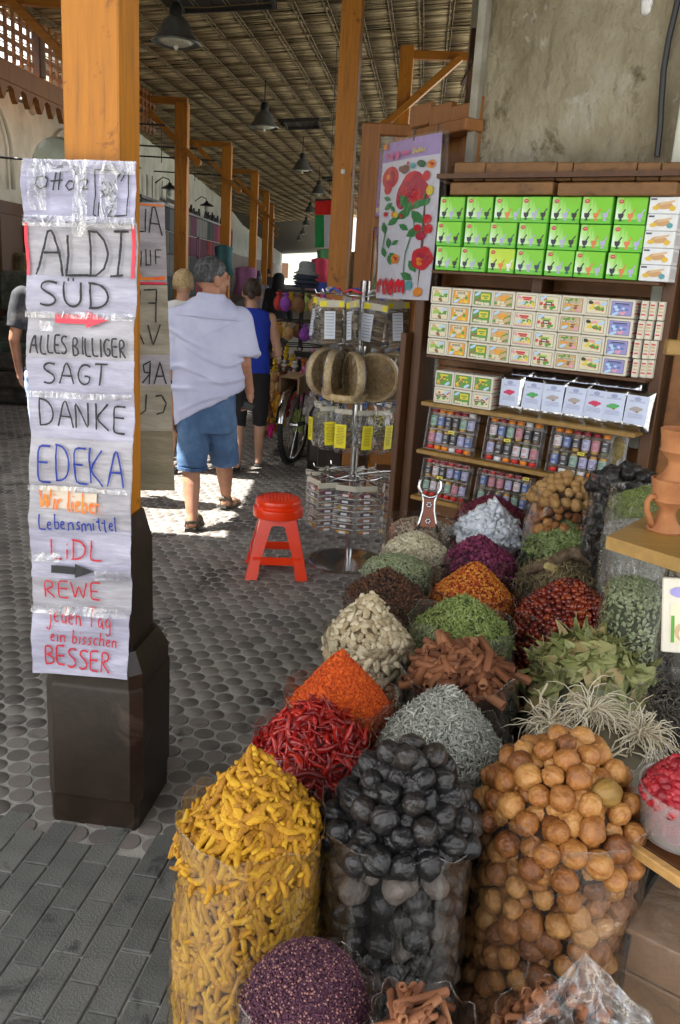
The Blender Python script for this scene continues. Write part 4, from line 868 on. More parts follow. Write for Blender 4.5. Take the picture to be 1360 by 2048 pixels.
def t_leaf(L, W_, seed, curl=.25, fold=.3):
    R_ = random.Random(seed); b = MB(); n = 7; vs = []
    for k in range(n + 1):
        t = k / n; x = L * (t - .5); w_ = W_ / 2 * math.sin(math.pi * min(1, t * .97 + .03)) ** .75; z = curl * L * (t - .5) ** 2 * (1 + R_.uniform(-.3, .3))
        vs += [(x, -w_, z + fold * w_), (x, 0, z), (x, w_, z + fold * w_ * R_.uniform(.6, 1.3))]
    fs = []
    for k in range(n):
        a = k * 3; fs += [(a, a + 3, a + 4, a + 1), (a + 1, a + 4, a + 5, a + 2)]
    b.add(vs, fs)
    b.add([(x, y, z - .0006) for x, y, z in vs], [f[::-1] for f in fs]); b.tube([(L * (t_ - .5) , 0, curl * L * (t_ - .5) ** 2 + .0006) for t_ in (-.12, .2, .6, .98)], [.0009, .0009, .0006, .0003], 3); return b
def t_lime(r, seed, ridges=9, depth=.06, dent=.25):
    b = MB(); nu, nv = 34, 18; b.ell((0, 0, 0), (r, r, r * 1.04), 0, nu, nv); out = []; R_ = random.Random(seed)
    dirs = [Vector((R_.uniform(-1, 1), R_.uniform(-1, 1), R_.uniform(-1, 1))).normalized() for _ in range(2)]
    for p in b.v:
        q = Vector(p); d = q.normalized(); th = math.atan2(d.y, d.x); s = math.sqrt(max(0, 1 - d.z ** 2))
        f = 1 + depth * s * (.5 * math.cos(ridges * th + 1.2 * math.sin(th * 2 + seed) + 1.5 * d.z) - .2) + .1 * noise.noise(d * 1.4 + Vector((seed * 3.1, 0, 0)))
        for dd in dirs: f -= dent * max(0, d.dot(dd) - .72) ** 1.0
        if d.z > .93: f += .05
        out.append(tuple(q * f))
    b.v = out; return b
def rotmats(N_, yaw, tilt):
    """local z -> N_, random yaw, random tilt"""
    out = []
    for k in range(len(N_)):
        q = Vector(N_[k]).to_track_quat('Z', 'Y').to_matrix()
        out.append(np.array(q @ Matrix.Rotation(yaw[k], 3, 'Z') @ Matrix.Rotation(tilt[k], 3, 'Y')))
    return np.array(out)
def heap_z(S, x, y):
    rho = min(1.2, math.hypot(x - S['px'], y - S['py']) / S['R']); e = S['e']
    rr = min(1.05, math.hypot(x, y) / S['R'])
    return S['z'] - .012 + S['h'] * (1 - rho ** e) * (1 if rr < 1 else .9) - .02 * max(0, rr - .85) / .15 + S['lump'] * noise.noise(Vector((x * 9, y * 9, S['seed'])))
def heap_pts(S, n, rmax=.99, poisson=0., tries=30, lift=0.):
    P = []; N_ = []; k = 0; e = .004
    lim = n * (tries if poisson else 1)
    for _ in range(lim):
        if len(P) >= n: break
        r = S['R'] * rmax * math.sqrt(random.random()); a = random.uniform(0, 2 * math.pi); x, y = r * math.cos(a), r * math.sin(a); z = heap_z(S, x, y)
        p = np.array((x, y, z))
        if poisson and P and (np.sum((np.array(P) - p) ** 2, 1) < poisson ** 2).any(): continue
        dx = (heap_z(S, x + e, y) - z) / e; dy = (heap_z(S, x, y + e) - z) / e; nn = Vector((-dx, -dy, 1)).normalized()
        P.append(p); N_.append(np.array(nn))
    P = np.array(P); N_ = np.array(N_); return P + N_ * lift, N_
def side_pts(S, n, depth, poisson=0., tries=30, front=False, top=0.):
    P = []; N_ = []
    for _ in range(n * (tries if poisson else 1)):
        if len(P) >= n: break
        a = random.uniform(-math.pi, 0) if front else random.uniform(0, 2 * math.pi)
        z = random.uniform(S['z'] - depth, S['z'] - top); r = bagR(S, a, z) - S['inset']
        p = np.array((r * math.cos(a), r * math.sin(a), z))
        if poisson and P and (np.sum((np.array(P) - p) ** 2, 1) < poisson ** 2).any(): continue
        P.append(p); N_.append(np.array((math.cos(a), math.sin(a), 0.)))
    return np.array(P), np.array(N_)
def bagR(S, a, z):
    t = z / S['z']; return S['R'] * (1 + .05 * math.sin(t * math.pi) - .02 * t) + .010 * noise.noise(Vector((math.cos(a) * 1.6 + S['seed'] * 5, math.sin(a) * 1.6, z * 7)))
def sack(name, label, px, py, wpx, peak, z=.6, group='clear sacks of spices on the paving', seed=0, e=1.15, lump=.012, pk=(0, 0), collar=.03, cl=None, core=None, inset=.01, hscale=1., flm=None, R=None):
    c = PZ(px, py, z); r = (wpx * mpx(c) / 2) if R is None else R; h = (py - peak) * mpx(c) / math.cos(math.asin(min(.9, (H - z) / (c - CP).length))) * hscale
    S = dict(z=z, R=r, h=h, e=e, lump=lump, px=pk[0] * r, py=pk[1] * r, seed=seed + .37, inset=inset)
    t = thing(name, label, 'spice sack', (c.x, c.y, 0), group=group); S['t'] = t
    # solid heart of the filling; dark core colours paint in shade between pieces
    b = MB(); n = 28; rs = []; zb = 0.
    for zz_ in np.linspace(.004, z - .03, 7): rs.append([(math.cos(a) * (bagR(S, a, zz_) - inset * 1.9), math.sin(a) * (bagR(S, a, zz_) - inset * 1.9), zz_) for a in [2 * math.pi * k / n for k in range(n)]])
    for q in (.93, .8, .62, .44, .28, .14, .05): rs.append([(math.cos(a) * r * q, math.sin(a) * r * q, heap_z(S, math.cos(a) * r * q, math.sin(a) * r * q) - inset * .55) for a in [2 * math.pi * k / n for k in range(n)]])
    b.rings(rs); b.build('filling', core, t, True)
    # the film
    b = MB(); n = 64; rs = []
    for zz_ in list(np.linspace(.0, z, 15)) + [z + collar * .5, z + collar]:
        ring = []
        for k in range(n):
            a = 2 * math.pi * k / n; q = max(0, zz_ - z) / max(collar, 1e-4)
            rr = bagR(S, a, min(zz_, z)) + .003 + (.012 * noise.noise(Vector((math.cos(a) * 3, math.sin(a) * 3, zz_ * 14 + seed))) + .006 * max(0, noise.noise(Vector((math.cos(a) * 9, math.sin(a) * 9, zz_ * 4 + seed * 2)))) if zz_ < z else q * (.004 + .012 * noise.noise(Vector((math.cos(a) * 4, math.sin(a) * 4, seed + 2.)))))
            ring.append((math.cos(a) * rr, math.sin(a) * rr, zz_ + (q * collar * 1.1 * noise.noise(Vector((math.cos(a) * 2.2, math.sin(a) * 2.2, seed * 3.)))) + .001))
        rs.append(ring)
    b.rings(rs, 0, False); b.tube(rs[-1] + [rs[-1][0]], .0013, 5); b.build('plastic_film', flm or film, t, True)
    return S
def put(S, pname, tm, mats, P, N_, parts, yaw=None, tilt=.3, smin=.8, smax=1.2, sstretch=.15, smooth=True, stuffname=None):
    """the largest-showing pieces become objects of their own, the rest one joined mesh"""
    n = len(P); yaw = rng.uniform(0, 2 * math.pi, n) if yaw is None else yaw; tl = rng.normal(0, tilt, n)
    Rm = rotmats(N_, yaw, tl); s0 = rng.uniform(smin, smax, n); Sc = np.stack([s0 * rng.uniform(1 - sstretch, 1 + sstretch, n) for _ in range(3)], 1)
    base = S['t'].location; Q = P + np.array(base); d = np.array([(Vector(q) - CP).length for q in Q])
    facing = np.array([(CP - Vector(Q[k])).normalized().dot(Vector(N_[k])) > -.15 for k in range(n)]); order = np.argsort(d + np.where(facing, 0, 5)); sel = order[:parts]; rest = order[parts:]
    if parts:
        mats_l = mats if isinstance(mats, (list, tuple)) else [mats]; ms = []
        for b in tm:
            for m_ in mats_l: me = b.mesh(pname, m_, smooth); ms.append(me)
        for k in sel:
            mw = Matrix.Translation(P[k].tolist()) @ Matrix(Rm[k].tolist()).to_4x4() @ Matrix.Diagonal((*Sc[k].tolist(), 1)); link(pname, random.choice(ms), S['t'], mw)
    if len(rest): scatter(stuffname or pname + '_layer', [tmpl(b) for b in tm], P[rest], Rm[rest], Sc[rest], mats if not isinstance(mats, (list, tuple)) else mats, S['t'], smooth=smooth, mi=rng.integers(0, len(mats), len(rest)) if isinstance(mats, (list, tuple)) else None)
def tm_ok(tms):
    return tms
DK = lambda c, k=.45: tuple(x * k for x in c)
# --- turmeric fingers
m_tur = mat('turmeric_root', [(.17, .065, .004), (.40, .18, .006), (.56, .30, .010), (.62, .38, .03)], .75, 45, .8, 190, piece=.55, bdist=.004)
S = sack('turmeric_sack', 'clear sack heaped with yellow turmeric fingers, front left of the spice display', 500, 1655, 292, 1508, seed=1, core=mat('turmeric_core', [(.16, .08, .004), (.3, .16, .01)], .9, 30), inset=.012, lump=.02, e=.9, pk=(.05, .1))
tt = [t_tube(.043 + .006 * (k % 4), .0064 + .0006 * (k % 3), 7, 6, .26 * (-1) ** k, .5, .16, k) for k in range(8)]
for k, b in enumerate(tt[:3]): b.ell((.008 * (k - 2), .008, .002), (.005, .009, .005), 0, 6, 4)
P, N_ = heap_pts(S, 300, poisson=.0105, lift=.003); P1, N1 = heap_pts(S, 260, lift=-.006)
Ps, Ns = side_pts(S, 1500, .6, poisson=.0112)
put(S, 'turmeric_root', tt, m_tur, P, N_, 300, tilt=.3)
put(S, 'turmeric_root', tt, m_tur, np.concatenate([P1, Ps]), np.concatenate([N1, Ns]), 0, yaw=np.concatenate([rng.uniform(0, 6.28, len(P1)), math.pi / 2 + rng.normal(0, .6, len(Ps))]), tilt=.12)
put(S, 'turmeric_root', tt, m_tur, *heap_pts(dict(S, R=S['R'] * .3, h=S['h'] * 1.0, z=S['z'] + S['h'] * .02), 8, lift=.012), 0, tilt=1.0, stuffname='turmeric_root_tip')
# --- black limes
m_bl = mat('black_lime', [(.004, .004, .004), (.009, .009, .010), (.018, .016, .016), (.032, .022, .016)], .36, 22, .8, 80, piece=.6, bdist=.006, spec=.5)
m_bl2 = mat('grey_lime', [(.06, .045, .035), (.16, .13, .11)], .6, 22, .5, 90, piece=.5)
tl_ = [t_lime(.0265, k, 7 + k % 4, .10, .45) for k in range(6)]
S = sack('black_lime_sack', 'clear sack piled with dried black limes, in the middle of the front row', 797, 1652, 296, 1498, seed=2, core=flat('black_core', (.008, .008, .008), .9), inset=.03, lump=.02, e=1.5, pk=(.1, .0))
P, N_ = heap_pts(S, 75, .93, poisson=.041, tries=200, lift=.004); Ps, Ns = side_pts(S, 225, .6, poisson=.041, tries=200, top=.0)
put(S, 'black_lime', tl_, m_bl, P, N_, 75, tilt=1.2, smin=.82, smax=1.12, sstretch=.06); put(S, 'black_lime', tl_, [m_bl, m_bl, m_bl, m_bl, m_bl, m_bl2], Ps, Ns, 240, tilt=1.2)
P, N_ = heap_pts(S, 60, .95, poisson=.04, tries=100, lift=-.02); put(S, 'black_lime', tl_, m_bl, P, N_, 0, tilt=1.)
# --- tan limes
m_tl = mat('tan_lime', [(.06, .02, .008), (.19, .066, .017), (.34, .135, .033), (.48, .24, .07), (.25, .088, .028)], .42, 34, .9, 80, piece=.6, bdist=.006, spec=.45)
m_tl2 = mat('olive_lime', [(.14, .08, .02), (.28, .16, .035), (.34, .2, .05)], .5, 16, .5, 120, piece=.5, bdist=.003)
tl3 = [t_lime(.0258, 20 + k, 11 + k % 4, .085, .22) for k in range(7)]
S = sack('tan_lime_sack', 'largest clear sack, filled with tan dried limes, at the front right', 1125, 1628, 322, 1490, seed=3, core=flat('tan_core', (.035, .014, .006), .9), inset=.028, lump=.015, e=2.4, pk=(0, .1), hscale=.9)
P, N_ = heap_pts(S, 80, .95, poisson=.042, tries=200, lift=.006); Ps, Ns = side_pts(S, 280, .6, poisson=.039, tries=300, top=.0)
put(S, 'tan_lime', tl3, [m_tl] * 10 + [m_tl2], P, N_, 80, tilt=1.2, smin=.82, smax=1.12, sstretch=.06); put(S, 'tan_lime', tl3, m_tl, Ps, Ns, 220, tilt=1.2, smin=.8, smax=1.1, sstretch=.06)
P, N_ = heap_pts(S, 90, .95, poisson=.04, tries=100, lift=-.022); put(S, 'tan_lime', tl3, m_tl, P, N_, 0, tilt=1.)
Ps, Ns = side_pts(dict(S, inset=.062), 200, .6, poisson=.042, tries=100); put(S, 'tan_lime', tl3[:3], m_tl, Ps, Ns, 0, tilt=1.2, stuffname='tan_lime_inner')
# --- chillies
m_ch = mat('dried_chilli', [(.07, .002, .002), (.2, .004, .004), (.36, .009, .005), (.46, .03, .007)], .34, 20, .6, 70, piece=.6, coat=.06, bdist=.006)
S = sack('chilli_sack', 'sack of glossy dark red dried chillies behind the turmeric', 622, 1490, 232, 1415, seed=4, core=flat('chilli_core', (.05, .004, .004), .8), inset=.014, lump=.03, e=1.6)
tc_ = [t_tube(.07, .0072, 6, 7, .5 * (1 if k % 2 else -.6), .85, .3, 40 + k, .6) for k in range(6)]
P, N_ = heap_pts(S, 170, poisson=.009, lift=.004); put(S, 'dried_chilli', tc_, m_ch, P, N_, 170, tilt=.35); P, N_ = heap_pts(S, 250, lift=-.004); put(S, 'dried_chilli', tc_, m_ch, P, N_, 0, tilt=.3)
Ps, Ns = side_pts(S, 250, .22); put(S, 'dried_chilli', tc_, m_ch, Ps, Ns, 0, tilt=.1, stuffname='dried_chilli_side')
# generic fine filling
def fine(S, pname, tm, m_, n, tilt=.4, side=300, sd=.2, lift=.0, smin=.7, smax=1.3, nside=None, smooth=True):
    P, N_ = heap_pts(S, n, 1.0, lift=lift); put(S, pname, tm, m_, P, N_, 0, tilt=tilt, smin=smin, smax=smax, smooth=smooth)
    if side: Ps, Ns = side_pts(S, side, sd); put(S, pname, tm, m_, Ps, Ns, 0, tilt=.15, smin=smin, smax=smax, stuffname=pname + '_side', smooth=smooth)
# --- grey twisted herb
m_gh = mat('grey_herb', [(.12, .125, .10), (.24, .25, .21), (.38, .39, .34), (.52, .52, .46)], .85, 60, .4, 200, piece=.75)
S = sack('grey_herb_sack', 'sack heaped with pale grey curled dried herb, behind the black limes', 885, 1495, 268, 1370, seed=5, core=flat('grey_core', (.07, .075, .07), .9), inset=.008, e=1.25, lump=.018)
tg = [t_tube(.026, .0024, 4, 5, .8 * (-1) ** k, .5, .4, 60 + k, .5) for k in range(6)]
fine(S, 'herb_curl', tg, m_gh, 3600, .55, 500, .15)
# --- orange chilli flakes / ground
m_or = mat('orange_chilli_powder', [(.36, .035, .002), (.58, .075, .003), (.74, .15, .006)], .85, 70, .9, 160, piece=.5, bdist=.006)
S = sack('orange_spice_sack', 'sack with a steep cone of bright orange chilli powder', 680, 1405, 224, 1292, seed=6, core=m_or, inset=.004, e=1.15, lump=.035)
tf_ = [t_blob(.0035, 80 + k, 5, 4, .4, (1.4, 1, .5)) for k in range(4)]
fine(S, 'chilli_flake', tf_, m_or, 3800, .5, 1200, .2, smin=.5, smax=1.3)
# --- cinnamon
m_ci = mat('cinnamon_bark', [(.09, .03, .013), (.2, .07, .028), (.3, .12, .05), (.38, .18, .085)], .7, 14, .5, 120, piece=.6, stretch=(.25, 1, 1), bdist=.003)
def t_quill(L, r, seed):
    b = MB(); R_ = random.Random(seed); rs = []; n = 12
    for x in (-L / 2, -L * .17, L * .17, L / 2):
        ring = []
        for k in range(n + 1):
            t = k / n; a = t * 2 * math.pi * 1.55; rr = r * (1 - .38 * t) * (1 + R_.uniform(-.05, .05)); ring.append((x, rr * math.cos(a), rr * math.sin(a)))
        for k in range(n, -1, -1):
            t = k / n; a = t * 2 * math.pi * 1.55; rr = r * (1 - .38 * t) - .0014; ring.append((x, rr * math.cos(a), rr * math.sin(a)))
        rs.append(ring)
    b.rings(rs, 0, False)
    m2 = 2 * (n + 1)
    for e_ in (0, 3):
        for k in range(n): b.f.append((e_ * m2 + k, e_ * m2 + k + 1, e_ * m2 + m2 - 2 - k, e_ * m2 + m2 - 1 - k)); b.m.append(0)
    return b
S = sack('cinnamon_sack', 'sack of long rolled cinnamon sticks between the green pods and grey herb', 918, 1352, 236, 1305, seed=7, core=flat('cinnamon_core', (.04, .016, .008), .9), inset=.016, e=1.8, lump=.01)
tq = [t_quill(.10 + .02 * k, .0095 + .0012 * k, k) for k in range(4)]
P, N_ = heap_pts(S, 90, .62, poisson=.011, lift=.004); put(S, 'cinnamon_stick', tq, m_ci, P, N_, 90, tilt=.22, yaw=rng.normal(1.2, .65, len(P))); P, N_ = heap_pts(S, 60, .8, lift=-.012); put(S, 'cinnamon_stick', tq, m_ci, P, N_, 0, tilt=.2)
# --- bay leaves
m_bay = mat('bay_leaf', [(.085, .10, .022), (.17, .19, .055), (.28, .29, .11), (.34, .29, .13)], .6, 18, .3, 70, piece=.65, bdist=.003)
S = sack('bay_leaf_sack', 'wide clear sack overflowing with big green bay leaves', 1182, 1352, 236, 1275, seed=8, core=flat('bay_core', (.05, .055, .02), .9), inset=.012, e=1.8, lump=.03, collar=.05)
tb = [t_leaf(.082 + .008 * (k % 3), .036 + .004 * (k % 2), k, (.4 + .5 * (k % 3)) * (-1) ** k, .12 + .08 * (k % 4)) for k in range(10)]
P, N_ = heap_pts(S, 150, 1.02, poisson=.012, lift=.008); put(S, 'bay_leaf', tb, [m_bay, m_bay, m_bay, mat('dry_bay_leaf', [(.2, .14, .05), (.36, .29, .13)], .6, 18, piece=.6)], P, N_, 150, tilt=.26, smin=.65); P, N_ = heap_pts(S, 150, lift=-.002); put(S, 'bay_leaf', tb, m_bay, P, N_, 0, tilt=.35)
Ps, Ns = side_pts(S, 110, .3); put(S, 'bay_leaf', tb, mat('brown_bay_leaf', [(.2, .17, .08), (.32, .27, .15)], .6, 18, piece=.5), Ps, Ns, 110, tilt=.1)
# --- dried ginger
m_gi = mat('dried_ginger', [(.2, .145, .07), (.40, .32, .19), (.56, .48, .32), (.64, .57, .42)], .85, 40, .7, 120, piece=.6, bdist=.004)
S = sack('ginger_sack', 'sack heaped with knobbly cream dried ginger roots', 738, 1278, 180, 1186, seed=9, core=flat('ginger_core', (.16, .12, .06), .9), inset=.012, e=1.1, lump=.02)
tgi = [t_blob(.0115, 100 + k, 8, 6, .55, (1.7, .85, .6), 1.1) for k in range(6)]
P, N_ = heap_pts(S, 230, poisson=.0125, tries=60, lift=.003); put(S, 'ginger_root', tgi, m_gi, P, N_, 230, tilt=.4); Ps, Ns = side_pts(S, 450, .3, poisson=.011); put(S, 'ginger_root', tgi, m_gi, Ps, Ns, 70, tilt=.1); P, N_ = heap_pts(S, 250, lift=-.006); put(S, 'ginger_root', tgi, m_gi, P, N_, 0, tilt=.4)
# --- green pods (centre)
m_gr = mat('green_pods', [(.08, .12, .025), (.19, .26, .06), (.32, .40, .12), (.44, .5, .2)], .8, 60, .3, 200, piece=.75)
S = sack('green_herb_sack', 'sack heaped with bright green dried lemon grass between ginger and rose hips', 925, 1258, 208, 1182, seed=10, core=flat('green_core', (.05, .07, .025), .9), inset=.006, e=1.15, lump=.014, flm=film2)
tgr = [t_tube(.024, .0026, 4, 3, .25 * (-1) ** k, .7, .2, 120 + k, .4) for k in range(5)]
fine(S, 'herb_blade', tgr, m_gr, 2400, .5, 900, .3)
# --- rose hips
m_rh = mat('rose_hip', [(.04, .004, .004), (.12, .010, .006), (.24, .026, .007), (.38, .08, .012)], .25, 25, .5, 90, piece=.7, coat=.3, bdist=.004)
S = sack('rose_hip_sack', 'sack of shiny dark red rose hips right of centre', 1138, 1235, 214, 1158, seed=11, core=flat('rosehip_core', (.04, .006, .005), .8), inset=.01, e=1.5, lump=.012)
trh = [t_blob(.0098, 140 + k, 8, 6, .25, (1.25, 1, .9)) for k in range(5)]
P, N_ = heap_pts(S, 420, poisson=.0145, tries=40, lift=.003); put(S, 'rose_hip', trh, m_rh, P, N_, 300, tilt=.8); Ps, Ns = side_pts(S, 900, .45, poisson=.0135); put(S, 'rose_hip', trh, m_rh, Ps, Ns, 0, tilt=.5); P, N_ = heap_pts(S, 350, lift=-.007); put(S, 'rose_hip', trh, m_rh, P, N_, 0, tilt=.8, stuffname='rose_hip_under')
# --- cloves
m_cl = mat('cloves', [(.025, .012, .007), (.06, .026, .014), (.12, .05, .024), (.2, .085, .035)], .7, 60, .4, 200, piece=.8)
S = sack('clove_sack', 'sack of dark brown cloves behind the ginger', 772, 1192, 166, 1138, seed=12, core=flat('clove_core', (.02, .01, .006), .9), inset=.006, e=1.2, lump=.016)
tcl = []
for k in range(4):
    b = t_tube(.018, .0024, 4, 2, .1, .2, .2, 160 + k); b.ell((.009, 0, 0), (.0045, .005, .005), 0, 5, 4); tcl.append(b)
fine(S, 'clove', tcl, m_cl, 1500, .6, 300, .15)
# --- red flakes with gold seeds
m_rf = mat('chilli_flakes', [(.22, .012, .003), (.46, .07, .005), (.62, .2, .015), (.74, .42, .07)], .6, 60, .3, 200, piece=.85)
S = sack('chilli_flake_sack', 'sack of orange red chilli flakes speckled with golden seeds', 945, 1188, 174, 1118, seed=13, core=flat('flake_core', (.2, .03, .008), .9), inset=.006, e=1.3, lump=.01)
trf = [t_blob(.0052, 180 + k, 5, 3, .4, (1.2, 1, .3)) for k in range(4)]
fine(S, 'flake', trf, m_rf, 2600, .5, 600, .2)
# --- green leaf left
S = sack('crushed_leaf_sack', 'sack of crushed pale green leaves between the cloves and the cream herb', 795, 1135, 146, 1100, seed=14, core=flat('green_core2', (.06, .08, .035), .9), inset=.006, e=1.5, lump=.016)
fine(S, 'leaf_bit', [t_blob(.0065, 200 + k, 5, 3, .4, (1.5, .8, .25)) for k in range(4)], mat('crushed_leaf', [(.14, .17, .08), (.27, .32, .17), (.42, .47, .3)], .85, 50, piece=.75), 1700, .5, 400, .2)
# --- purple petals
S = sack('petal_sack', 'sack of purple dried rose petals in front of the rock salt', 958, 1115, 152, 1068, seed=15, core=flat('petal_core', (.05, .008, .02), .9), inset=.006, e=1.3, lump=.02)
fine(S, 'petal', [t_blob(.0085, 220 + k, 6, 4, .5, (1.1, .9, .35)) for k in range(4)], mat('purple_petal', [(.05, .006, .02), (.13, .015, .05), (.26, .03, .12), (.3, .09, .08)], .7, 40, piece=.8), 950, .8, 250, .15)
# --- cream flowers
S = sack('cream_flower_sack', 'sack of small cream coloured dried blossoms beside the display stand', 832, 1098, 140, 1062, seed=16, core=flat('cream_core', (.3, .26, .17), .9), inset=.006, e=1.6, lump=.012)
fine(S, 'blossom', [t_blob(.007, 240 + k, 6, 4, .4, (1.1, .9, .7)) for k in range(4)], mat('cream_blossom', [(.36, .3, .17), (.55, .5, .34), (.72, .68, .54)], .85, 40, piece=.8), 1400, .6, 900, .35)
# --- mixed
S = sack('mixed_herb_sack', 'sack of mixed brown and cream herbs with a metal scoop standing in it', 845, 1052, 132, 1035, z=.6, seed=17, core=flat('mix_core', (.12, .09, .06), .9), inset=.006, e=1.8, lump=.012, R=.14)
fine(S, 'herb_bit', [t_blob(.007, 260 + k, 6, 4, .5, (1.3, .8, .5)) for k in range(4)], mat('mixed_herbs', [(.09, .06, .035), (.24, .18, .1), (.55, .5, .4), (.35, .08, .03)], .85, 40, piece=.95), 1300, .6, 300, .2)
# scoop standing in it
p = PZ(856, 1040, .66); sc_ = thing('scoop', 'ornate silver scoop with a red brown inlaid handle, upright in the mixed herbs', 'scoop', p)
b = MB(); b.xf = Matrix.Rotation(rad(-12), 4, 'X')
for s in (-1, 1): b.tube([(s * .045, 0, -.05), (s * .036, 0, -.01), (s * .025, 0, .04), (s * .024, 0, .08), (s * .034, 0, .115), (s * .047, 0, .135), (s * .045, 0, .165), (s * .036, 0, .18)], [.009, .007, .006, .006, .007, .009, .007, .003], 8)
b.tube([(-.034, 0, .115), (-.02, 0, .1), (0, 0, .095), (.02, 0, .1), (.034, 0, .115)], .008, 8); b.build('silver_frame', M['steel'], sc_, True)
b = MB(); b.xf = Matrix.Rotation(rad(-12), 4, 'X'); b.rings([[(x, y_, z_) for x, z_ in ((-.034, -.03), (.034, -.03), (.022, .04), (.022, .08), (.03, .1), (-.03, .1), (-.022, .08), (-.022, .04))] for y_ in (-.004, .004)]); b.build('inlay', mat('inlay_wood', [(.2, .05, .02), (.36, .1, .04)], .35, 12), sc_)
b = MB(); b.xf = Matrix.Rotation(rad(-12), 4, 'X')
for z_ in (-.005, .065):
    for k in range(6): a = k * math.pi / 3; b.ell((.009 * math.cos(a), -.006, z_ + .009 * math.sin(a)), (.0055, .002, .0055), 0, 6, 4)
b.build('flower_stud', M['steel'], sc_, True)
# --- rock salt and dark red petals behind
S = sack('dark_petal_sack', 'tall sack of dark crimson petals behind the rock salt', 985, 1022, 142, 985, z=.66, seed=18, core=flat('petal_core2', (.06, .006, .015), .9), inset=.006, e=1.3, lump=.012)
fine(S, 'petal', [t_blob(.007, 280 + k, 5, 3, .5, (1.1, .9, .4)) for k in range(4)], mat('crimson_petal', [(.06, .006, .015), (.15, .015, .035), (.26, .03, .06)], .7, 40, piece=.8), 1100, .7, 300, .2)
m_sa = mat('rock_salt', [(.6, .66, .74), (.72, .77, .83), (.82, .86, .9)], .3, 12, .5, 30, piece=.5, sss=.4, bdist=.006)
S = sack('rock_salt_sack', 'sack heaped with pale bluish lumps of rock salt', 978, 1062, 136, 1000, seed=19, core=m_sa, inset=.012, e=1.15, lump=.02)
tsa = [t_blob(.019, 300 + k, 8, 6, .9, (1.2, .9, .75), 1.5) for k in range(5)]
P, N_ = heap_pts(S, 170, poisson=.016, tries=60, lift=.002); put(S, 'salt_lump', tsa, m_sa, P, N_, 170, tilt=.8, smin=.5, smax=1.25, smooth=True)
P, N_ = heap_pts(S, 250, .98, lift=.004); put(S, 'salt_crumb', [t_blob(.008, 310 + k, 6, 4, .6) for k in range(3)], m_sa, P, N_, 0)
# --- gnarled roots
S = sack('root_sack', 'sack of thin pale roots with one thick gnarled brown root on top', 1124, 1150, 182, 1118, seed=20, core=flat('root_core', (.1, .08, .04), .9), inset=.008, e=1.5, lump=.015)
m_ro = mat('pale_root', [(.12, .085, .04), (.26, .2, .1), (.42, .35, .19)], .9, 40, .4, 150, piece=.7)
fine(S, 'root_bit', [t_tube(.045, .003, 4, 4, .4 * (-1) ** k, .5, .3, 320 + k) for k in range(4)], m_ro, 900, .4, 300, .2)
m_gn = mat('gnarled_bark', [(.07, .045, .025), (.16, .11, .065), (.3, .23, .15)], .9, 24, 1., 60, bdist=.01)
for pts_, r_ in (([(-.06, -.03, .06), (-.02, -.01, .085), (.03, .0, .10), (.08, -.01, .095), (.12, -.03, .06), (.135, -.04, .04)], [.018, .022, .024, .024, .02, .012]), ([(-.15, -.05, .03), (-.11, -.05, .05), (-.075, -.05, .06)], [.014, .018, .016])):
    b = MB(); b.xf = Matrix.Translation((0, 0, S['z'] - .01)); pp = [Vector(p) for p in pts_]; fine_p = []; fr_ = []
    for k in range(len(pp) - 1):
        for j in range(4): t = j / 4; fine_p.append(pp[k].lerp(pp[k + 1], t)); fr_.append((r_[k] * (1 - t) + r_[k + 1] * t) * (1 + .18 * noise.noise(Vector((k * 4 + j, 1, 3)) * .9)))
    fine_p.append(pp[-1]); fr_.append(r_[-1]); b.tube(fine_p, fr_, 12); o = b.build('gnarled_root', m_gn, S['t'], True)
b = MB(); b.xf = Matrix.Translation((-.06, -.055, S['z'] + .045)) @ Matrix.Rotation(.3, 4, 'Y'); b.bbox((0, 0, 0), (.06, .04, .03), .01); b.build('split_root', mat('split_root', [(.4, .3, .1), (.62, .52, .24)], .8, 20, .5, 60), S['t'])
# --- senna
S = sack('senna_sack', 'sack heaped with green senna leaves behind the gnarled roots', 1130, 1085, 170, 1020, z=.66, seed=21, core=flat('green_core3', (.05, .07, .02), .9), inset=.006, e=1.2, lump=.012)
fine(S, 'senna_leaf', [t_blob(.0095, 340 + k, 6, 3, .3, (1.6, .6, .2)) for k in range(4)], mat('senna_leaf', [(.1, .14, .04), (.2, .27, .09), (.33, .4, .17)], .8, 40, piece=.8), 2000, .45, 600, .3)
# --- rose buds
S = sack('rosebud_sack', 'sack of pinkish brown dried rosebuds below the small tan limes', 1130, 1032, 150, 990, z=.74, seed=22, core=flat('bud_core', (.12, .06, .05), .9), inset=.006, e=1.4, lump=.012)
fine(S, 'rosebud', [t_blob(.008, 360 + k, 6, 4, .4, (1.3, .9, .8)) for k in range(4)], mat('rosebud', [(.2, .09, .07), (.36, .22, .13), (.45, .2, .24), (.5, .4, .26)], .8, 40, piece=.85), 1200, .6, 500, .3)
# --- small tan limes at the back
S = sack('small_lime_sack', 'tall sack of small tan limes against the jar trays', 1132, 990, 142, 945, z=.84, seed=23, core=flat('tan_core2', (.05, .02, .01), .9), inset=.02, e=1.3, lump=.01)
P, N_ = heap_pts(S, 90, .96, poisson=.031, tries=150, lift=.004); put(S, 'tan_lime', [t_lime(.0205, 50 + k, 8, .07, .3) for k in range(4)], mat('small_tan_lime', [(.26, .13, .04), (.42, .24, .08), (.55, .36, .15)], .55, 20, .4, 100, piece=.6), P, N_, 90, tilt=1.2)
Ps, Ns = side_pts(S, 200, .3, poisson=.032, tries=60); put(S, 'tan_lime', [t_lime(.0205, 50 + k, 8, .07, .3) for k in range(2)], m_tl, Ps, Ns, 60, tilt=1.)
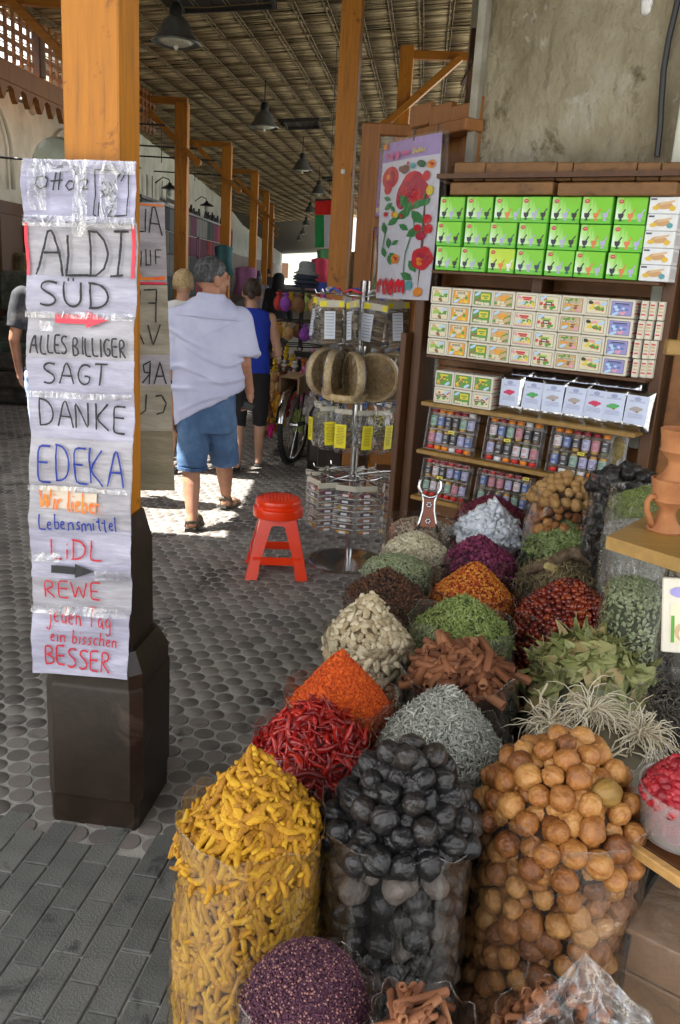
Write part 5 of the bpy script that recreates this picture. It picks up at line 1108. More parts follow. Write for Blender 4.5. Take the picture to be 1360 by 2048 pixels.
# --- right-hand row
G2 = 'clear sacks of spices on the paving'
S = sack('black_lime_sack', 'small sack of black limes at the far right beside the shelving', 1252, 965, 92, 930, z=.98, seed=24, core=flat('black_core2', (.008, .008, .008), .9), inset=.02, e=1.5, lump=.01, R=.125)
P, N_ = heap_pts(S, 40, .98, poisson=.036, tries=150, lift=.004); put(S, 'black_lime', [t_lime(.025, 70 + k, 8, .07, .4) for k in range(3)], m_bl, P, N_, 40, tilt=1.2); Ps, Ns = side_pts(S, 90, .3, poisson=.04, tries=60); put(S, 'black_lime', [t_lime(.024, 70 + k, 8, .07, .4) for k in range(2)], m_bl, Ps, Ns, 60, tilt=1.)
S = sack('oregano_sack', 'sack of fine green dried herb behind the clay burners', 1292, 1000, 130, 965, z=.98, seed=25, core=mat('herb_dust', [(.12, .15, .05), (.24, .27, .12)], .9, 60, .6, 150), inset=.005, e=1.2, lump=.006, R=.12)
fine(S, 'herb_blade', [t_tube(.012, .0013, 3, 2, .1, .3, .2, 400 + k) for k in range(3)], m_gr, 1800, .4, 500, .3)
S = sack('seed_sack', 'sack of pale grey seeds beside the clay burners', 1280, 1052, 130, 1030, z=.92, seed=26, core=mat('seed_grey', [(.2, .2, .18), (.42, .42, .38)], .9, 80, .6, 200), inset=.005, e=1.2, lump=.006, R=.11)
fine(S, 'seed', [t_blob(.003, 420 + k, 5, 3, .2) for k in range(3)], mat('grey_seed', [(.16, .16, .14), (.36, .36, .32), (.58, .58, .54)], .8, 40, piece=.85), 2600, .4, 900, .3)
S = sack('leaf_sack', 'sack of pale green crumbled leaves below the wooden ledge', 1272, 1170, 100, 1145, z=.84, seed=27, core=flat('green_core4', (.08, .09, .05), .9), inset=.006, e=1.4, lump=.01, R=.085)
fine(S, 'leaf_bit', [t_blob(.006, 440 + k, 5, 3, .4, (1.5, .8, .25)) for k in range(3)], bpy.data.materials['crushed_leaf'], 1000, .5, 2200, .5)
S = sack('black_stem_sack', 'tall sack of dark twisted stems at the right edge, below the ledge', 1318, 1170, 130, 1145, z=.72, seed=28, core=flat('stem_core', (.02, .018, .014), .9), inset=.008, e=1.4, lump=.01, R=.12)
fine(S, 'stem', [t_tube(.035, .0026, 4, 4, .5 * (-1) ** k, .4, .3, 460 + k) for k in range(4)], mat('dark_stem', [(.02, .018, .014), (.06, .05, .04), (.2, .17, .12)], .8, 40, piece=.8), 500, .5, 1700, .5)
S = sack('brown_stem_sack', 'dark sack of thin brown stems right of the bay leaves', 1352, 1400, 150, 1380, z=.6, seed=33, core=flat('stem_core2', (.02, .018, .014), .9), inset=.008, e=1.4, lump=.01, R=.11)
fine(S, 'stem', [t_tube(.035, .0022, 4, 4, .5 * (-1) ** k, .4, .3, 470 + k) for k in range(3)], bpy.data.materials['dark_stem'], 400, .5, 900, .4)
# --- fibrous roots in front of the bay leaves
S = sack('fibre_root_sack', 'clear bag of stringy cream roots between the bay leaves and tan limes', 1195, 1490, 250, 1430, seed=29, core=flat('fibre_core', (.1, .085, .05), .9), inset=.012, e=1.6, lump=.02, collar=.05, flm=film2)
m_fr = mat('cream_root', [(.3, .24, .14), (.52, .46, .33), (.68, .63, .5)], .85, 30, .3, 100, piece=.6)
for cx_, cy_, cz_, dirz in ((-.01, .04, .10, 1), (.10, .0, .07, 0), (-.10, .02, .07, 0)):
    b = MB(); b.xf = Matrix.Translation((cx_, cy_, S['z'] + cz_)); root = Vector((-.025, -.045, -.01))
    b.ell(root, (.012, .012, .012), 0, 8, 6)
    for k in range(170):
        a = random.uniform(-1.0, 4.1); up = random.uniform(-.1, 1.0); L = random.uniform(.04, .11); d = Vector((.6 + math.cos(a), .8 * math.sin(a), up * .7)).normalized(); pl = [root]; q = root.copy()
        for j in range(6): d = (d + Vector((random.uniform(-.6, .6), random.uniform(-.6, .6), -.14 - .05 * j + random.uniform(-.4, .4)))).normalized(); q = q + d * L / 6 * 1.3; pl.append(q.copy())
        b.tube(pl, [.0018, .0018, .0017, .0016, .0014, .0012, .0008], 4)
    b.build('root_tangle', m_fr, S['t'], True)
for k in range(26):
    b = MB(); b.xf = Matrix.Translation((random.uniform(-.11, .12), random.uniform(-.1, .08), S['z'] + random.uniform(.02, .06))) @ Matrix.Rotation(random.uniform(0, 6.28), 4, 'Z'); q = [Vector((x, .02 * math.sin(x * 40 + k), .01 * math.sin(x * 60 + k * 2))) for x in np.linspace(-.06, .06, 9)]; b.tube(q, [.0015, .002, .0026, .003, .003, .0026, .002, .0015, .001], 5); b.build('root_strand', m_fr, S['t'], True)
b = MB(); p0 = S['t'].matrix_world.inverted() if False else None
b.xf = Matrix.Translation((-.16, .02, S['z'] + .01)); b.tube([(0, -.03, 0), (.008, 0, .03), (.02, .01, .06), (.02, .02, .09), (.035, .03, .12)], [.004, .0045, .004, .003, .0025], 6); b.build('root_strand', m_fr, S['t'], True)
# --- purple sumac, low at the front
m_su = mat('sumac', [(.03, .009, .018), (.075, .02, .042), (.12, .04, .07)], .8, 60, .9, 220, piece=.6, bdist=.004)
S = sack('sumac_sack', 'low sack of coarse purple sumac at the bottom edge, in front of the turmeric', 612, 1990, 262, 1916, z=.5, seed=30, core=m_su, inset=.004, e=2.6, lump=.01, collar=.012)
fine(S, 'sumac_grain', [t_blob(.0022, 500 + k, 5, 3, .3) for k in range(3)], [m_su, m_su, m_su, m_su, m_su, flat('sumac_seed', (.3, .14, .12), .7)], 5500, .4, 2500, .2)
# --- bark bag bottom centre and crumpled bag bottom right
S = sack('bark_sack', 'bag of brown cinnamon bark pieces peeking in at the bottom edge', 838, 2068, 170, 2022, z=.52, seed=31, core=flat('bark_core', (.04, .016, .008), .9), inset=.012, e=1.6, lump=.02, R=.075)
P, N_ = heap_pts(S, 24, .8, lift=.004); put(S, 'cinnamon_bark', tq[:2], m_ci, P, N_, 24, yaw=rng.normal(.9, .25, len(P)), tilt=.2, smin=.6, smax=.8)
S = sack('crumpled_bag_sack', 'crumpled shiny clear bag of dried orange peel at the bottom edge', 1120, 2080, 210, 2010, z=.5, seed=32, core=flat('peel_core', (.06, .03, .015), .9), inset=.012, e=1.6, lump=.03, R=.1, collar=.02)
P, N_ = heap_pts(S, 60, .95, lift=.004); put(S, 'dried_peel', [t_quill(.03, .012, 20 + k) for k in range(3)], m_ci, P, N_, 60, tilt=.8, smin=.7, smax=1.1)
shiny = plastic('crumpled_film', haze=.05, gl=1.0, rough=.06, bscale=9, bump=1.0, hz=(.6, .65, .7))
b = MB(); n = 26; m_ = 16; vs = []
a0, a1, a2 = PZ(1170, 1905, .64), PZ(1330, 2060, .52), PZ(1000, 2075, .55)
for j in range(m_ + 1):
    for i in range(n + 1):
        u, v = i / n, j / m_; base_ = a0.lerp(a1.lerp(a2, u), v)
        cr_ = .035 * v * noise.noise(Vector((u * 9, v * 3, 4))) + .02 * noise.noise(Vector((u * 22, v * 6, 8))) * v
        vs.append(base_ + Vector((.3, -.5, .8)) * cr_)
b.add(vs, [(j * (n + 1) + i, j * (n + 1) + i + 1, (j + 1) * (n + 1) + i + 1, (j + 1) * (n + 1) + i) for j in range(m_) for i in range(n)]); b.build('crumpled_film', shiny, None, True).parent = S['t']
fo = [o for o in bpy.data.objects if o.name.startswith('crumpled_film')][-1]; fo.matrix_local = Matrix.Translation(-S['t'].location)
# --- frame, tub and box at the right edge
tb_ = thing('spice_tub', 'clear plastic tub heaped with crimson crystals at the right edge', 'tub', PZ(1362, 1665, .62))
b = MB(); b.lathe([(.075, 0), (.082, .002), (.092, .10), (.095, .102), (.09, .1), (.08, .006)], (0, 0, 0), 24, 0, False); b.build('tub', plastic('tub_plastic', haze=.14, gl=.5, bscale=4, bump=.1), tb_, True, 30)
m_cr = mat('crimson_crystal', [(.14, .004, .008), (.34, .012, .022), (.5, .05, .06)], .4, 20, .8, 60, piece=.6, sss=.2)
S = dict(z=.1, R=.085, h=.075, e=1.3, lump=.015, px=0, py=0, seed=3., inset=.02, t=tb_)
b = MB(); b.lathe([(.07, .01), (.082, .09), (.06, .12), (.03, .15), (.003, .165)], (0, 0, 0), 20); b.build('filling', m_cr, tb_, True)
P, N_ = heap_pts(S, 200, .95, poisson=.009); put(S, 'crystal', [t_blob(.012, 520 + k, 6, 4, .7) for k in range(4)], m_cr, P, N_, 90, tilt=.8)
rk = thing('wooden_rack', 'low wooden rack rail holding the tub beside the tan limes', 'rack')
a, c_ = PZ(1240, 1680, .6), PZ(1372, 1768, .6); d = c_ - a; b = MB(); b.xf = frame(a, d); b.bbox((d.length / 2, 0, 0), (d.length, .022, .022), .003); b.build('rail', woodmat('pale_batten', (.5, .28, .09), .7, .5, 0, 6), rk)
b = MB(); b.xf = frame(a, d); b.bbox((d.length / 2 + .03, .12, -.0), (d.length, .2, .012), .002); b.build('shelf', M['darkwood'], rk)
bx = thing('wooden_crate', 'brown wooden crate wrapped in clear film at the bottom right corner', 'crate')
a = PZ(1262, 1860, .42); b = MB(); fr_ = frame(a, Vector((.8, -.6, 0))); b.xf = fr_
for k in range(4):
    b = MB(); b.xf = fr_; b.bbox((.2, .14, -.05 - k * .095), (.4, .28, .09), .004); b.build('board', M['crown'], bx)
b = MB(); b.xf = fr_; b.bbox((.2, .14, .0), (.42, .3, .012), .004); b.build('lid', M['crown'], bx)
b = MB(); b.xf = fr_; b.bbox((.2, .14, -.18), (.43, .31, .4), .01); b.build('clear_wrap', film2, bx, True)
# dark panel above it
b = MB(); a = PZ(1285, 1750, .55); b.xf = frame(a, Vector((.8, -.6, 0))); b.bbox((.25, .4, -.27), (.5, .02, .53), .003); tag(b.build('counter_board', M['darkwood']), 'dark upright counter board behind the wooden crate at the right', 'board')
# ledge with clay burners
ys = 2.12; c0 = PY(1214, 1085, ys); lz = c0.z; a0 = PZ(1214, 1072, lz); a1 = PZ(1362, 1118, lz); a2 = PZ(1296, 1030, lz)
ld = thing('wooden_ledge', 'small wooden ledge carrying the clay burners at the right', 'ledge'); d = (a1 - a0)
b = MB(); n_ = (a2 - a0); b.add([a0, a0 + d * 1.3, a0 + d * 1.3 + n_ * 2, a2 + n_, a0 - UP * .035, a0 + d * 1.3 - UP * .035, a0 + d * 1.3 + n_ * 2 - UP * .035, a2 + n_ - UP * .035], [(0, 1, 2, 3), (7, 6, 5, 4), (0, 4, 5, 1), (1, 5, 6, 2), (2, 6, 7, 3), (3, 7, 4, 0)]); b.build('board', M['edge'], ld)
clay = mat('terracotta', [(.28, .10, .035), (.40, .165, .06), (.48, .22, .095)], .85, 10, .4, 60, bdist=.003)
for k, (px_, py_, lab) in enumerate([(1328, 1062, 'lower terracotta burner standing on the wooden ledge'), (1335, 0, 'upper terracotta burner stacked in the mouth of the lower one')]):
    if k == 0: bp_ = PZ(px_, py_, lz); sc2 = 108 * mpx(bp_) / .15
    t = thing('clay_burner', lab, 'pottery', bp_ + Vector((.004 * k, 0, .137 * sc2 * k)), k * 2.6 + .3, group='clay burners stacked on the ledge'); s = sc2
    b = MB(); b.lathe([(.046 * s, 0), (.05 * s, .006 * s), (.046 * s, .012 * s), (.03 * s, .03 * s), (.022 * s, .05 * s), (.024 * s, .065 * s), (.04 * s, .08 * s), (.05 * s, .09 * s), (.046 * s, .096 * s), (.05 * s, .12 * s), (.056 * s, .148 * s), (.052 * s, .15 * s), (.044 * s, .12 * s), (.036 * s, .1 * s)], (0, 0, 0), 28, 0, True); b.build('bowl', clay, t, True, 40)
    b = MB(); b.tube([(-.045 * s, 0, .1 * s), (-.062 * s, 0, .1 * s), (-.07 * s, 0, .085 * s), (-.066 * s, 0, .06 * s), (-.05 * s, 0, .03 * s), (-.04 * s, 0, .014 * s)], .0085 * s, 8); b.build('handle', clay, t, True)
# tilted soap carton at the right edge
a = PZ(1322, 1300, .78); t = thing('soap_card', 'large cream soap carton with a pale blue oval, cut off by the right edge', 'soap box', mw=frame(a, Vector((.93, -.3, .12)), Vector((.1, .15, 1))))
b = MB(); b.bbox((.09, .01, .09), (.18, .02, .19), .003); b.build('card', cs['card'], t)
b = MB(); b.poly([(x, -.002, z_) for x, z_ in ((.02, .02), (.17, .02), (.17, .12), (.02, .12))], 0); disc_(b, .045, .15, .028, .014, -.003, 1); disc_(b, .06, .05, .03, .028, -.003, 2); disc_(b, .06, .045, .02, .018, -.004, 3); b.poly([(x, -.003, z_) for x, z_ in ((.022, .022), (.03, .022), (.03, .09), (.022, .09))], 4)
b.build('print', [cs['cream'], cs['lilac'], cs['tanl'], cs['cream'], cs['green']], t)
b = MB(); a = PY(1345, 700, 2.9); b.bbox((a.x + .1, 2.9, 1.48), (.25, .04, .05), .004); tag(b.build('cross_rail', M['edge']), 'pale horizontal wooden rail above the clay burners', 'rail')

# ================================================================== BANNERS ON THE COLUMN
def planept(o, n): return lambda px, py, d=0.: PP(px, py, o, n)
def yfront(x, off): return C1.y - (x - C1.x) * .1228 - off
tl = PY(50, 318, yfront(-.80, .115)); bl = PY(67, 1340, yfront(-.83, .150)); br = PY(258, 1352, yfront(-.57, .150))
bn = (br - bl).cross(tl - bl).normalized(); bn = bn if bn.y < 0 else -bn
def BN(px, py, d=0.):
    p = PP(px, py, bl, bn); wv = .004 * math.sin(py * .055 + px * .01) + .0035 * noise.noise(Vector((px * .02, py * .05, 2))) + .0018 * noise.noise(Vector((px * .012, py * .22, 5))) + .006 * noise.noise(Vector((px * .015, py * .008, 9)))
    edge = abs((px - 163) / 105) ** 4 * .006 * math.sin(py * .02)
    return p + bn * (d + wv + edge)
def paper(name, c0, c1, coat=.5):
    m = mat(name, [tuple(x * .62 for x in c0), tuple(x * .85 for x in c0), tuple(x * .9 for x in c1)], .5, 7, .6, 16, stretch=(1, 1, 5), bdist=.006, coat=coat); return m  # darker stretched bands paint the shade of creases into the paper colour
pap1 = paper('lilac_paper', (.42, .41, .58), (.56, .55, .74)); pap2 = paper('cream_paper', (.40, .385, .43), (.52, .5, .56)); pap3 = paper('white_paper', (.42, .41, .53), (.53, .52, .66))
ban = thing('paper_banner', 'long hand-lettered paper banner of German supermarket names taped down the column', 'banner')
ban2 = None
def grid_sheet(b, fn, x0, y0, x1, y1, d, nx=14, ny=8, mi=0, wob=0.):
    vs = [fn(x0 + (x1 - x0) * i / nx + (wob * noise.noise(Vector((y0 + (y1 - y0) * j / ny, i * 1., 3)) * .05) if i in (0, nx) else 0), y0 + (y1 - y0) * j / ny, d) for j in range(ny + 1) for i in range(nx + 1)]
    b.add(vs, [(j * (nx + 1) + i, (j + 1) * (nx + 1) + i, (j + 1) * (nx + 1) + i + 1, j * (nx + 1) + i + 1) for j in range(ny) for i in range(nx)], mi)
    k = len(b.v); vs2 = [fn(x0 + (x1 - x0) * i / nx, y0 + (y1 - y0) * j / ny, d - .0012) for j in range(ny + 1) for i in range(nx + 1)]
    b.add(vs2, [(j * (nx + 1) + i, j * (nx + 1) + i + 1, (j + 1) * (nx + 1) + i + 1, (j + 1) * (nx + 1) + i) for j in range(ny) for i in range(nx)], mi)
def sk(fn):   # the banner is a slightly skewed strip: u,v are photo pixels before the skew
    def g(px, py, d=0.):
        t = (py - 318) / 1030; xl = 50 + 17 * t; xr = 277 - 19 * t; u = (px - 50) / 227; return fn(xl + (xr - xl) * u, py + 7 * u + 5 * u * t, d)
    return g
SK = sk(BN)
sheets = [(318, 441, pap1, .008), (438, 554, pap2, .002), (549, 627, pap3, .004), (622, 722, pap2, .002), (714, 790, pap3, .004), (786, 880, pap3, .002), (874, 968, pap2, .004), (962, 1060, pap2, .002), (1054, 1152, pap3, .004), (1146, 1218, pap2, .002), (1212, 1344, pap3, .004)]
for y0, y1, m_, d in sheets:
    b = MB(); grid_sheet(b, SK, 50 + random.uniform(-1, 1), y0, 277 + random.uniform(-1.5, 1), y1, d, 14, max(5, int((y1 - y0) / 9)), 0, 3); b.build('paper_sheet', m_, ban, True)
INK = [M['ink'], M['inkblue'], M['inkred'], M['inkor'], flat('red_tape', (.75, .04, .08), .4)]
def write(txt, x0, yb, x1, yt, wd, mi, name='lettering', fn=SK, par=None, drop=0., d=.0118, slant=0., mirror=False, wob=.012):
    b = MB()
    if mirror: mp_ = lambda x: x0 + x1 - x
    else: mp_ = lambda x: x
    for pl in text_strokes(txt, x0, -yb, x1, -yt, wob, slant):
        ribbon(b, pl, wd, lambda u, v: fn(mp_(u), -v + drop * (u - x0) / (x1 - x0), d), 0)
    return b.build(name, INK[mi], par or ban)
def scrib(pls, wd, mi, fn=SK, par=None, d=.0135):
    b = MB()
    for pl in pls:
        q = []
        for a, c_ in zip(pl[:-1], pl[1:]): n = max(2, int(math.hypot(a[0] - c_[0], a[1] - c_[1]) / 5)); q += [(a[0] + (c_[0] - a[0]) * t / n, a[1] + (c_[1] - a[1]) * t / n) for t in range(n)]
        q.append(pl[-1]); ribbon(b, [(x, -y) for x, y in q], wd, lambda u, v: fn(u, -v, d), 0)
    return b.build('lettering', INK[mi], par or ban)
T_ = .0155
scrib([[(92, 352), (79, 356), (75, 370), (84, 378), (97, 372), (101, 358), (92, 352)], [(118, 344), (110, 380)], [(127, 342), (121, 379)], [(106, 362), (130, 359)], [(143, 360), (136, 370), (142, 379), (151, 374), (153, 362), (143, 360)], [(159, 341), (159, 349)], [(166, 360), (176, 355), (181, 360), (176, 369), (165, 376), (180, 375)]], 3.6, 0)
scrib([[(196, 337), (238, 337)], [(196, 338), (192, 426), (198, 428)], [(202, 400), (202, 428)], [(262, 340), (261, 425), (222, 429), (233, 400), (237, 388)], [(252, 335), (238, 352), (232, 366)], [(256, 340), (246, 358)], [(208, 364), (212, 360), (218, 372), (208, 380), (214, 390), (222, 378), (224, 396)], [(222, 360), (228, 370), (216, 384), (226, 390)], [(204, 376), (212, 384), (204, 392)], [(228, 376), (234, 384)]], 3.0, 0)
scrib([[(74, 548), (96, 476), (100, 462), (107, 460), (113, 470), (131, 550)], [(90, 504), (124, 503)], [(140, 468), (138, 548), (182, 546)], [(184, 458), (186, 548)], [(182, 459), (200, 460), (214, 476), (222, 502), (214, 532), (198, 546), (182, 547)], [(234, 458), (264, 457)], [(249, 458), (243, 545)], [(228, 547), (254, 544)]], 5.5, 0)
for x in (53.5, 271): b = MB(); grid_sheet(b, SK, x - 3, 446, x + 3.5, 550, .0085, 2, 12); b.build('red_edge_stripe', INK[4], ban)
write('SUD', 80, 610, 226, 560, 5, 0, drop=3); scrib([[(142, 553), (142, 559)], [(152, 553), (152, 559)]], 4, 0)
def arrow(x0, x1, yc, h, mi, hl=45):
    b = MB(); n = 8
    for k in range(n): a, c_ = x0 + (x1 - hl - x0) * k / n, x0 + (x1 - hl - x0) * (k + 1) / n; b.poly([SK(a, yc - h * .5, T_), SK(a, yc + h * .5, T_), SK(c_, yc + h * .5, T_), SK(c_, yc - h * .5, T_)])
    for k in range(6):
        a, c_ = k / 6, (k + 1) / 6; xa, xb = x1 - hl + hl * a, x1 - hl + hl * c_; b.poly([SK(xa, yc - h * .95 * (1 - a), T_), SK(xa, yc + h * .95 * (1 - a), T_), SK(xb, yc + h * .95 * (1 - c_), T_), SK(xb, yc - h * .95 * (1 - c_), T_)])
    b.build('arrow', INK[mi], ban)
arrow(112, 224, 634, 18, 4, 46)
write('ALLES BILLIGER', 62, 704, 262, 668, 4.4, 0, drop=3, wob=.03)
write('SAGT', 84, 764, 222, 722, 4.2, 0); write('DANKE', 74, 846, 262, 793, 4.4, 0, drop=12, wob=.02)
write('EDEKA', 72, 958, 262, 886, 4.6, 1, drop=6, wob=.02)
b = MB()
for pts_ in ([(70, 975), (150, 968), (215, 985), (205, 1015), (130, 1022), (75, 1010)],): grid_sheet(b, SK, 78, 970, 150, 1012, .0065, 8, 8); grid_sheet(b, SK, 150, 980, 200, 1016, .0066, 6, 6)
b.build('orange_stain', mat('stain_yellow', [(.62, .5, .35), (.66, .58, .5)], .6, 20), ban)
write('Wir liebe', 74, 1014, 196, 975, 4.6, 3, drop=5); write('n', 198, 1022, 212, 975, 3, 3)
write('Lebensmittel', 72, 1054, 246, 1024, 3.8, 1, wob=.04)
write('LiDL', 96, 1112, 214, 1074, 4.2, 2); arrow(100, 200, 1132, 15, 0, 44)
write('REWE', 84, 1188, 212, 1154, 4.0, 2, drop=2, wob=.03); write('jeden Tag', 92, 1238, 238, 1200, 3.4, 2, drop=8)
write('ein bisschen', 96, 1276, 250, 1248, 3.2, 2, drop=8, slant=.15); write('BESSER', 82, 1322, 236, 1284, 4.4, 2, drop=10, wob=.03)
# clear tape over the sheets: thin glossy strips
tape = plastic('clear_tape', haze=.04, gl=1.0, rough=.05, bscale=22, bump=.8)
for x0, y0, x1, y1 in ((50, 318, 277, 345), (62, 330, 96, 420), (50, 430, 277, 452), (205, 325, 240, 430), (50, 620, 277, 634), (80, 640, 110, 660), (150, 330, 180, 470), (50, 780, 277, 792), (50, 967, 277, 977), (50, 1205, 277, 1222), (50, 1100, 120, 1118), (200, 1130, 277, 1150)):
    b = MB(); vs = []
    grid_sheet(b, SK, x0, y0, x1, y1, .0175, 10, 6); b.build('clear_tape', tape, ban, True)
# reverse of the second banner, tied to the far side of the column
c2o = C1 + E2 * .15
def B2(px, py, d=0.): p = PP(px, py, c2o, E2); return p - E2 * (d + .004 * noise.noise(Vector((px * .03, py * .03, 7))))
ban2 = thing('paper_banner', 'second paper banner seen from behind, mirrored letters, right of the orange column', 'banner')
def edge2(y): return 329 + (y - 405) / 575 * 20
pap4 = paper('old_paper_back', (.36, .34, .27), (.46, .44, .36), .2); pap5 = paper('brown_paper', (.24, .21, .14), (.32, .28, .2), .2)
for y0, y1, m_ in ((405, 480, pap2), (478, 568, pap2), (570, 650, pap4), (648, 712, pap4), (710, 772, pap2), (770, 862, pap4), (860, 981, pap5)):
    b = MB(); nx, ny = 8, 6
    for d in (.0, -.0015):
        vs = [B2(190 + (edge2(y0 + (y1 - y0) * j / ny) - 190) * i / nx, y0 + (y1 - y0) * j / ny, d + (.002 if y0 % 4 else 0)) for j in range(ny + 1) for i in range(nx + 1)]
        b.add(vs, [(j * (nx + 1) + i, (j + 1) * (nx + 1) + i, (j + 1) * (nx + 1) + i + 1, j * (nx + 1) + i + 1) for j in range(ny) for i in range(nx)])
    b.build('paper_sheet', m_, ban2, True)
s2 = lambda pls, wd, mi: scrib(pls, wd, mi, B2, ban2, .006)
s2([[(276, 463), (292, 463), (293, 418)], [(300, 466), (306, 415), (311, 415), (326, 472)], [(302, 446), (320, 449)]], 3, 0)
s2([[(284, 502), (284, 532)], [(293, 498), (294, 532)], [(302, 500), (303, 530), (294, 530)], [(312, 500), (313, 528)], [(313, 500), (324, 500)], [(313, 514), (322, 514)]], 2.4, 0)
s2([[(268, 582), (281, 580), (281, 612)], [(270, 598), (281, 598)], [(288, 580), (314, 579), (313, 645)], [(298, 606), (313, 606)]], 3.4, 0)
s2([[(262, 690), (274, 650), (290, 688)], [(266, 676), (286, 676)], [(297, 650), (308, 690), (322, 648)]], 3.4, 0)
s2([[(258, 766), (268, 725), (276, 768)], [(300, 768), (302, 722), (288, 730), (290, 744), (302, 746), (286, 766)], [(310, 768), (321, 724), (334, 768)], [(314, 752), (330, 752)]], 3.4, 0)
s2([[(270, 790), (270, 822), (282, 828), (293, 820), (294, 788)], [(312, 792), (324, 790), (334, 806), (328, 824), (314, 828)]], 3.6, 0)
s2([[(270, 408), (329, 412)], ], 4, 3); s2([[(268, 566), (334, 567)]], 5, 4); s2([[(268, 530), (276, 520), (272, 545), (284, 552)], [(268, 545), (282, 540)], [(270, 556), (300, 558), (332, 556)]], 7, 3)
b = MB(); 
for y in (600, 900): b.tube([C1 + E2 * .07 + E1 * -.07 + UP * PY(268, y, 2.5).z, c2o + E1 * 0 + UP * PY(268, y, 2.5).z], .003, 4)
b.build('string', M['ink'], ban2)

# ================================================================== STOOL
def rbox(b, pts4, th): pass
st = thing('plastic_stool', 'bright orange red plastic stool standing on the round pavers', 'stool', (PZ(549, 1150, 0).x, 4.62, 0), rad(6))
so = mat('orange_red_plastic', [(.78, .03, .003), (.95, .055, .004)], .3, 5, .1, 40, coat=.3, bdist=.002)
zt_ = PY(560, 995, 4.62).z; ssz = zt_
b = MB(); r_ = .128; prof = [(r_ * .2, zt_), (r_ * .9, zt_), (r_ * .97, zt_ - .006), (r_, zt_ - .018), (r_ * .99, zt_ - .03), (r_ * .955, zt_ - .034), (r_ * .96, zt_ - .045), (r_ * 1.08, zt_ - .052), (r_ * 1.1, zt_ - .065), (r_ * 1.08, zt_ - .10)]
b.lathe(prof + [(r_ * 1.0, zt_ - .1), (r_ * .9, zt_ - .04), (r_ * .2, zt_ - .03)], (0, 0, 0), 40); b.build('seat', so, st, True, 35)
b = MB()
for i in range(-5, 6):
    for j in range(-5, 6):
        if math.hypot(i, j) < 5.2: b.cyl((i * .019, j * .019, zt_ - .001), (i * .019, j * .019, zt_ + .0015), .0065, .005, 6)
b.build('seat_studs', so, st)
def lerp3(a, c, t): return tuple(a[i] + (c[i] - a[i]) * t for i in range(3))
for sx in (-1, 1):
    for sy in (-1, 1):
        b = MB(); top = Vector((sx * .088, sy * .088, zt_ - .06)); bot = Vector((sx * .172, sy * .172, 0)); rs = []
        for t in (0, .25, .5, .75, .93, 1):
            p = top.lerp(bot, t); w_ = .037 - .011 * t + (.006 if t >= .93 else 0); k_ = .012
            # angle section: two flanges meeting at the outer corner
            rs.append([(p.x, p.y, p.z), (p.x - sx * w_ * 2, p.y + .002 * sy, p.z), (p.x - sx * w_ * 2, p.y - sy * k_, p.z), (p.x - sx * k_ * 1.6, p.y - sy * k_ * 1.6, p.z), (p.x - sx * k_, p.y - sy * w_ * 2, p.z), (p.x + .002 * sx, p.y - sy * w_ * 2, p.z)][:: (1 if sx * sy > 0 else -1)])
        b.rings(rs); b.build('leg', so, st, True, 30)
for ax in (0, 1):
    for s in (-1, 1):
        for t0, h_ in ((.72, .045),):
            w0 = .088 + .084 * t0; z = (zt_ - .06) * (1 - t0)
            b = MB(); c_ = (0, s * (w0 - .006), z) if ax == 0 else (s * (w0 - .006), 0, z); b.bbox(c_, (2 * w0 - .03, .012, h_) if ax == 0 else (.012, 2 * w0 - .03, h_), .003); b.build('stretcher', so, st)
        # arched apron between the legs
        b = MB(); n = 10; outer = []; inner = []; yv = lambda z: .088 + .084 * (zt_ - .06 - z) / (zt_ - .06)
        for k in range(n + 1):
            x = -.1 + .2 * k / n; q = abs(x) / .1; zi = zt_ - .135 - .10 * max(0, q - .3) ** 1.5 / .5
            outer.append((x, zt_ - .055)); inner.append((x, zi))
        pts3 = lambda L, off: [((x, s * (yv(z) - off), z) if ax == 0 else (s * (yv(z) - off), x, z)) for x, z in L]
        o1, i1, o2, i2 = pts3(outer, .0), pts3(inner, .0), pts3(outer, .01), pts3(inner, .01); m_ = n + 1
        b.add(o1 + i1 + o2 + i2, [f for k in range(n) for f in ((k, k + 1, m_ + k + 1, m_ + k), (2 * m_ + k, 3 * m_ + k, 3 * m_ + k + 1, 2 * m_ + k + 1), (m_ + k, m_ + k + 1, 3 * m_ + k + 1, 3 * m_ + k))]); b.build('apron', so, st, True, 40)

# ================================================================== ROTATING DISPLAY STAND
dsx, dsy = PZ(695, 1122, 0).x + .0, 4.86
ds_ = thing('display_stand', 'chrome rotating display stand with four tiers of hooks on a round base', 'display stand', (dsx, dsy, 0))
b = MB(); b.lathe([(.01, .035), (.03, .032), (.20, .012), (.235, .008), (.24, .002), (.235, 0)], (0, 0, 0), 48); b.build('base', M['steel'], ds_, True, 50)
b = MB(); b.cyl((0, 0, .02), (0, 0, .72), .02, n=16); b.cyl((0, 0, .72), (0, 0, 1.62), .028, n=16); b.cyl((0, 0, .70), (0, 0, .74), .035, n=16); b.build('pole', M['steel'], ds_, True, 40)
tiers = [PY(742, 592, dsy).z, PY(735, 686, dsy).z, PY(728, 800, dsy).z, PY(712, 948, dsy).z]
for zt1 in tiers:
    b = MB(); b.tube([(.17 * math.cos(a), .17 * math.sin(a), zt1) for a in np.linspace(0, 2 * math.pi, 33)], .005, 6); b.build('ring', M['steel'], ds_, True)
    for k in range(12): a = 2 * math.pi * k / 12; b = MB(); b.tube([(.03 * math.cos(a), .03 * math.sin(a), zt1 - .004), (.2 * math.cos(a), .2 * math.sin(a), zt1 + .003), (.265 * math.cos(a), .265 * math.sin(a), zt1 + .0), (.275 * math.cos(a), .275 * math.sin(a), zt1 + .02)], .0035, 5); b.build('hook', M['steel'], ds_)
